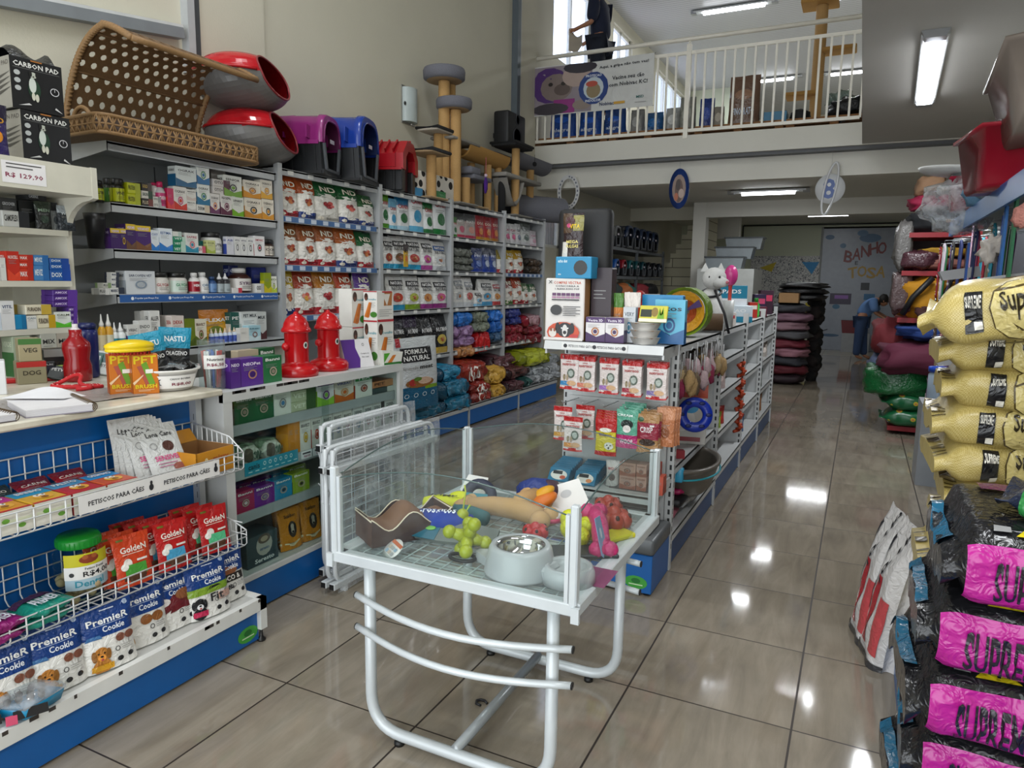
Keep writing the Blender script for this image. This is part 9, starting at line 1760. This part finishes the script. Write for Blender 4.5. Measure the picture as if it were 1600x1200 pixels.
b=B();[b.tube([(x,-.29,.02),(x+.06,-.31,.2),(x+.14,-.3,.42)],.02,'#141416',6)for x in(.02,.22)];b.tube([(-.26,-.25,.02),(-.18,-.3,.2),(-.02,-.3,.4)],.03,'#141416',6);o=b.build('strap',bpy.data.objects['soft_pet_carrier'],(-.02,-.03,.01))
fm,N,L,bs=mat_nodes('floral_green_cloth');tc=N.new('ShaderNodeTexCoord');vo=N.new('ShaderNodeTexVoronoi');vo.inputs['Scale'].default_value=9;L.new(tc.outputs['Object'],vo.inputs['Vector']);cr=N.new('ShaderNodeValToRGB');cr.color_ramp.interpolation='CONSTANT';cr.color_ramp.elements[0].color=srgb('#a85a4a');cr.color_ramp.elements[1].position=.2;cr.color_ramp.elements[1].color=srgb('#b09a2c');q=cr.color_ramp.elements.new(.3);q.color=srgb('#145a34');L.new(vo.outputs['Distance'],cr.inputs[0]);L.new(cr.outputs[0],bs.inputs['Base Color']);bs.inputs['Roughness'].default_value=.3
for k,z in enumerate([.09,.26]):put('fl',lambda:pillow_mesh(.62,.5,.19,fm,seed=3,wr=.06),(.58,8.72,z),R_(3*k),'green floral pet cushion on the red base, %s one'%['lower','upper'][k],'pet cushion','floral_cushion','green floral cushions')
put('cjar',lambda:[('jar_body',lathe_mesh([(0,0),(.08,0),(.085,.02),(.085,.22),(.07,.24)],[M('#8c9aa8',.1)],20)),('lid',lathe_mesh([(.07,.24),(.088,.24),(.088,.28),(0,.29)],[M('#123a9a',.3)],20))],(.62,6.6,.66),0,'clear jar with bright blue lid beside the green cushions','jar','blue_lid_jar');b=B();b.box(.5,.74,6.4,6.8,.0,.66,'#8a8e92');thing_tag(b,'white_stand','pale narrow stand under the blue lidded jar','stand')
# ================================================================== MEZZANINE AND HANGING SIGNS
def Qf(x0,x1,y,z0,z1):return lambda u,v:Vector((x0+(x1-x0)*u,y,z0+(z1-z0)*v))
t=tag(empty('vaccine_banner',(-3.55,9.66,3.9)),'white vaccine banner with dog picture tied to the mezzanine railing','banner')
def ban(u,v):return Vector((-.86+1.73*u,-.012*math.sin(u*9)*(.4+v)-.004,-.0+.665*v-.012*math.sin(PI*u)*v))
b=B();b.grid(ban,30,10,M('#c9cac8',.45,0,'film',scale=5));b.grid(lambda u,v:ban(u,v)+Vector((0,.004,0)),30,10,'#b8b8b8',flip=True)
b.art(ban,[('r',.0,.02,.5,.98,'#8a8088'),('e',.14,.6,.17,.36,'#4a2a6a'),('e',.2,.55,.14,.28,'#7a6c68'),('e',.25,.5,.07,.12,'#5a4c48'),('e',.15,.62,.02,.04,'#201816'),('e',.26,.62,.02,.04,'#201816'),('e',.37,.75,.12,.22,'#a8948c'),('e',.4,.92,.14,.12,'#2a2430'),('r',.18,.02,.36,.3,'#8a2a78'),('e',.15,.12,.16,.12,'#3a343c'),('e',.42,.16,.08,.1,'#8a7c74'),
('e',.515,.47,.125,.33,'#1c3a7c'),('e',.515,.47,.085,.225,'#b8c4cc'),('e',.515,.42,.06,.15,'#8a7a5c'),('e',.5,.56,.05,.06,'#b04a3a'),('t',.515,.72,.13,.05,'PROTECAO','#dfe6ee'),('t',.515,.22,.13,.05,'INDOLOR','#dfe6ee'),('t',.76,.86,.4,.075,'Aqui, a gripe não tem vez!','#20242c'),('t',.80,.62,.26,.08,'Vacine seu cão','#20242c'),('t',.80,.49,.31,.08,'com Nobivac KC!','#20242c'),('t',.63,.13,.12,.07,'Nobivac','#20305a'),('r',.69,.1,.78,.15,'#c89a3a'),('t',.9,.2,.06,.05,'MSD','#20605c'),('r',.86,.09,.95,.1,'#888888')],base=.002,step=.0005);b.build('printed_sheet',t)
b=B();[b.tube([(x,.0,z),(x,.05,z+.02)],.004,'#4a4a4a',5)for x,z in((-.86,.66),(.87,.66),(-.86,.0),(.87,.0))];b.build('tie',t)
# pallets
def pallet():
 b=B();Wd=M('#8a6038',.8,0,'plain',var=.3)
 for k in range(3):b.box(-.55,.55,-.4+.36*k,-.28+.36*k,0,.02,Wd)
 for x in(-.5,0,.5):[b.box(x-.05,x+.05,-.4+.36*j,-.28+.36*j,.02,.10,Wd)for j in range(3)]
 for k in range(6):b.box(-.55,.55,-.4+.145*k,-.30+.145*k,.10,.12,Wd)
 return b
for k in range(4):put('pal',pallet,(-3.9+1.13*k+(.05 if k>1 else 0),10.2,3.502),0,'wooden pallet behind the mezzanine railing, %s from left'%ORD[k],'pallet','pallet','wooden pallets on the mezzanine')
mz=[(-4.15,.4,.48,'#1c4a9a','alegre','blue printed feed sack, leftmost'),(-3.72,.34,.42,'#1c4c9c','alegre','blue printed feed sack, under the banner'),(-3.35,.32,.4,'#1a4488','alegre','blue printed feed sack, right of the others'),(-3.02,.2,.36,'#8a8a88','','grey feed bag'),(-2.78,.26,.3,'#1c5488','','blue and green feed bag'),(-2.52,.2,.34,'#9a9c9a','','pale silver feed bag'),(-2.32,.22,.46,'#7e8078','','tall grey feed bag by the middle post'),(-2.06,.2,.42,'#20387a','','dark blue feed bag'),(-1.9,.14,.3,'#8a8478','','small beige bag'),(-1.58,.40,.66,'#6a5040','FINOTRATO','large brown paper feed sack')]
for k,(x,w_,h,c,tx,ds)in enumerate(mz):put('mz%d'%k,lambda:bag_mesh(.2,.11,.34,c,[('t',.5,.3,.7,.14,tx,'#c8d4e4'),('e',.5,.62,.3,.1,dk(c,1.4))]if tx else[('e',.5,.5,.3,.2,dk(c,1.3))],seed=k),(x,10.15,3.624),0,ds+' on the mezzanine pallets','feed sack','feed_sack',scale=(w_/.2,1.6,h/.34))
b=B();b.bbox(-.14,.14,-.1,.1,0,.17,M('#127098',.4));thing_tag(b,'blue_bin','turquoise bin on the mezzanine beside the paper sack','bin',None,(-1.18,10.2,3.624));blob('black_box','black pack beside the turquoise mezzanine bin','pack',(-.9,10.3,3.624),.26,.3,.2,'#141518',seed=3)
blob('black_bags','heap of black bags at the right end of mezzanine','bags',(-.34,10.2,3.624),.4,.5,.26,'#16181a','film',rough=.3,bump=.5);blob('green_plastic','pale green clear plastic heap on the mezzanine','plastic',(-.42,10.4,3.85),.3,.3,.18,'#74847a','film',rough=.1,bump=.6)
blob('blue_pile','pile of blue sacks under the standing person','sacks',(-3.72,10.75,3.502),.7,.5,.5,'#1c3c74','film',bump=.15)
t=tag(empty('cat_tree',(-.76,10.9,3.5)),'very tall rope cat tower with plush shelves on the mezzanine','cat tree');ppost(t,0,0,0,1.78,.075);plate(t,-.03,0,1.78,.46,.4,OP,.05,None);plate(t,.25,0,1.16,.42,.3,OP,.05,None);plate(t,-.18,0,.62,.42,.34,OP,.05,None)
b=B();b.lathe([(.02,.002),(.11,.0),(.12,.03),(.10,.06),(.02,.06)],M('#a8a49c',.9,0,'carpet'),18,(0,-.0,1.83));b.build('perch',t);plate(t,0,0,0,.6,.5,OP,.03,None,'base')
# hanging round signs on cords
def hang(x,y,z,top,label,fn):
 t=tag(empty('hanging_sign',(x,y,z)),label,'hanging sign');fn(t);b=B();b.tube([(0,0,.14),(0,0,top-z)],.0012,'#8a8a8a',4);b.build('cord',t);return t
a=at(888,300,'y',9.8);
def s1(t):b=B();S=lambda u,v:Vector(((.115+.055*v)*math.sin(2*PI*u),-.004,(.185+.06*v)*math.cos(2*PI*u)));b.grid(S,36,1,'#c8c8c8',cu=True);b.grid(lambda u,v:S(u,v)+Vector((0,.006,0)),36,1,'#c8c8c8',cu=True,flip=True);[b.art(lambda u,v,k=k:S(k/22+.028*(1-u)if 0 else(k+u*.8)/22,v),[('r',.1,.3,.7,.65,'#5a6070')],base=.0008)for k in range(20)];b.build('ring',t)
hang(a.x,9.8,a.z,3.24,'white ring sign with small lettering hanging at left',s1)
a=at(1061,295,'y',9.8)
def s2(t):
 b=B();b.lathe([(0,-.004),(.27,-.004),(.27,.004),(0,.004)],M('#1f3a78',.4),32,sy=1);o=b.build('disc',t);o.rotation_euler=(R_(90),0,0);o.scale=(.5,.98,1);c=B();c.art(lambda u,v:Vector((-.135+.27*u,-.006,-.26+.52*v)),[('e',.5,.5,.34,.36,'#8a7468'),('e',.5,.45,.2,.3,'#5a4038'),('e',.45,.6,.12,.14,'#3a2a26'),('e',.62,.38,.14,.12,'#b09a90'),('e',.38,.3,.1,.1,'#a85a3a')]);c.build('picture',t)
hang(a.x,9.8,a.z,3.24,'blue oval sign with a dog picture hanging in the middle',s2)
a=at(1297,295,'y',9.8)
def s3(t):
 b=B();W2=M('#c8cacc',.35);b.lathe([(0,-.004),(.17,-.004),(.17,.004),(0,.004)],W2,32);o=b.build('disc',t);o.rotation_euler=(R_(90),0,0);o.scale=(1,1.05,1)
 c=B();c.tube([((.19+.0*k)*math.sin(2*PI*k/40)*.35+.08*math.cos(2*PI*k/40)*.6,-.01,.31*math.cos(2*PI*k/40))for k in range(40)],.014,W2,5,closed=True);c.build('orbit_ring',t);d=B();d.art(lambda u,v:Vector((-.14+.28*u,-.007,-.15+.3*v)),[('t',.45,.5,.5,.8,'8','#2a4a8a')],base=.002);d.build('number',t)
hang(a.x,9.8,a.z,3.24,'white planet shaped sign with a blue number 8 hanging at right',s3)
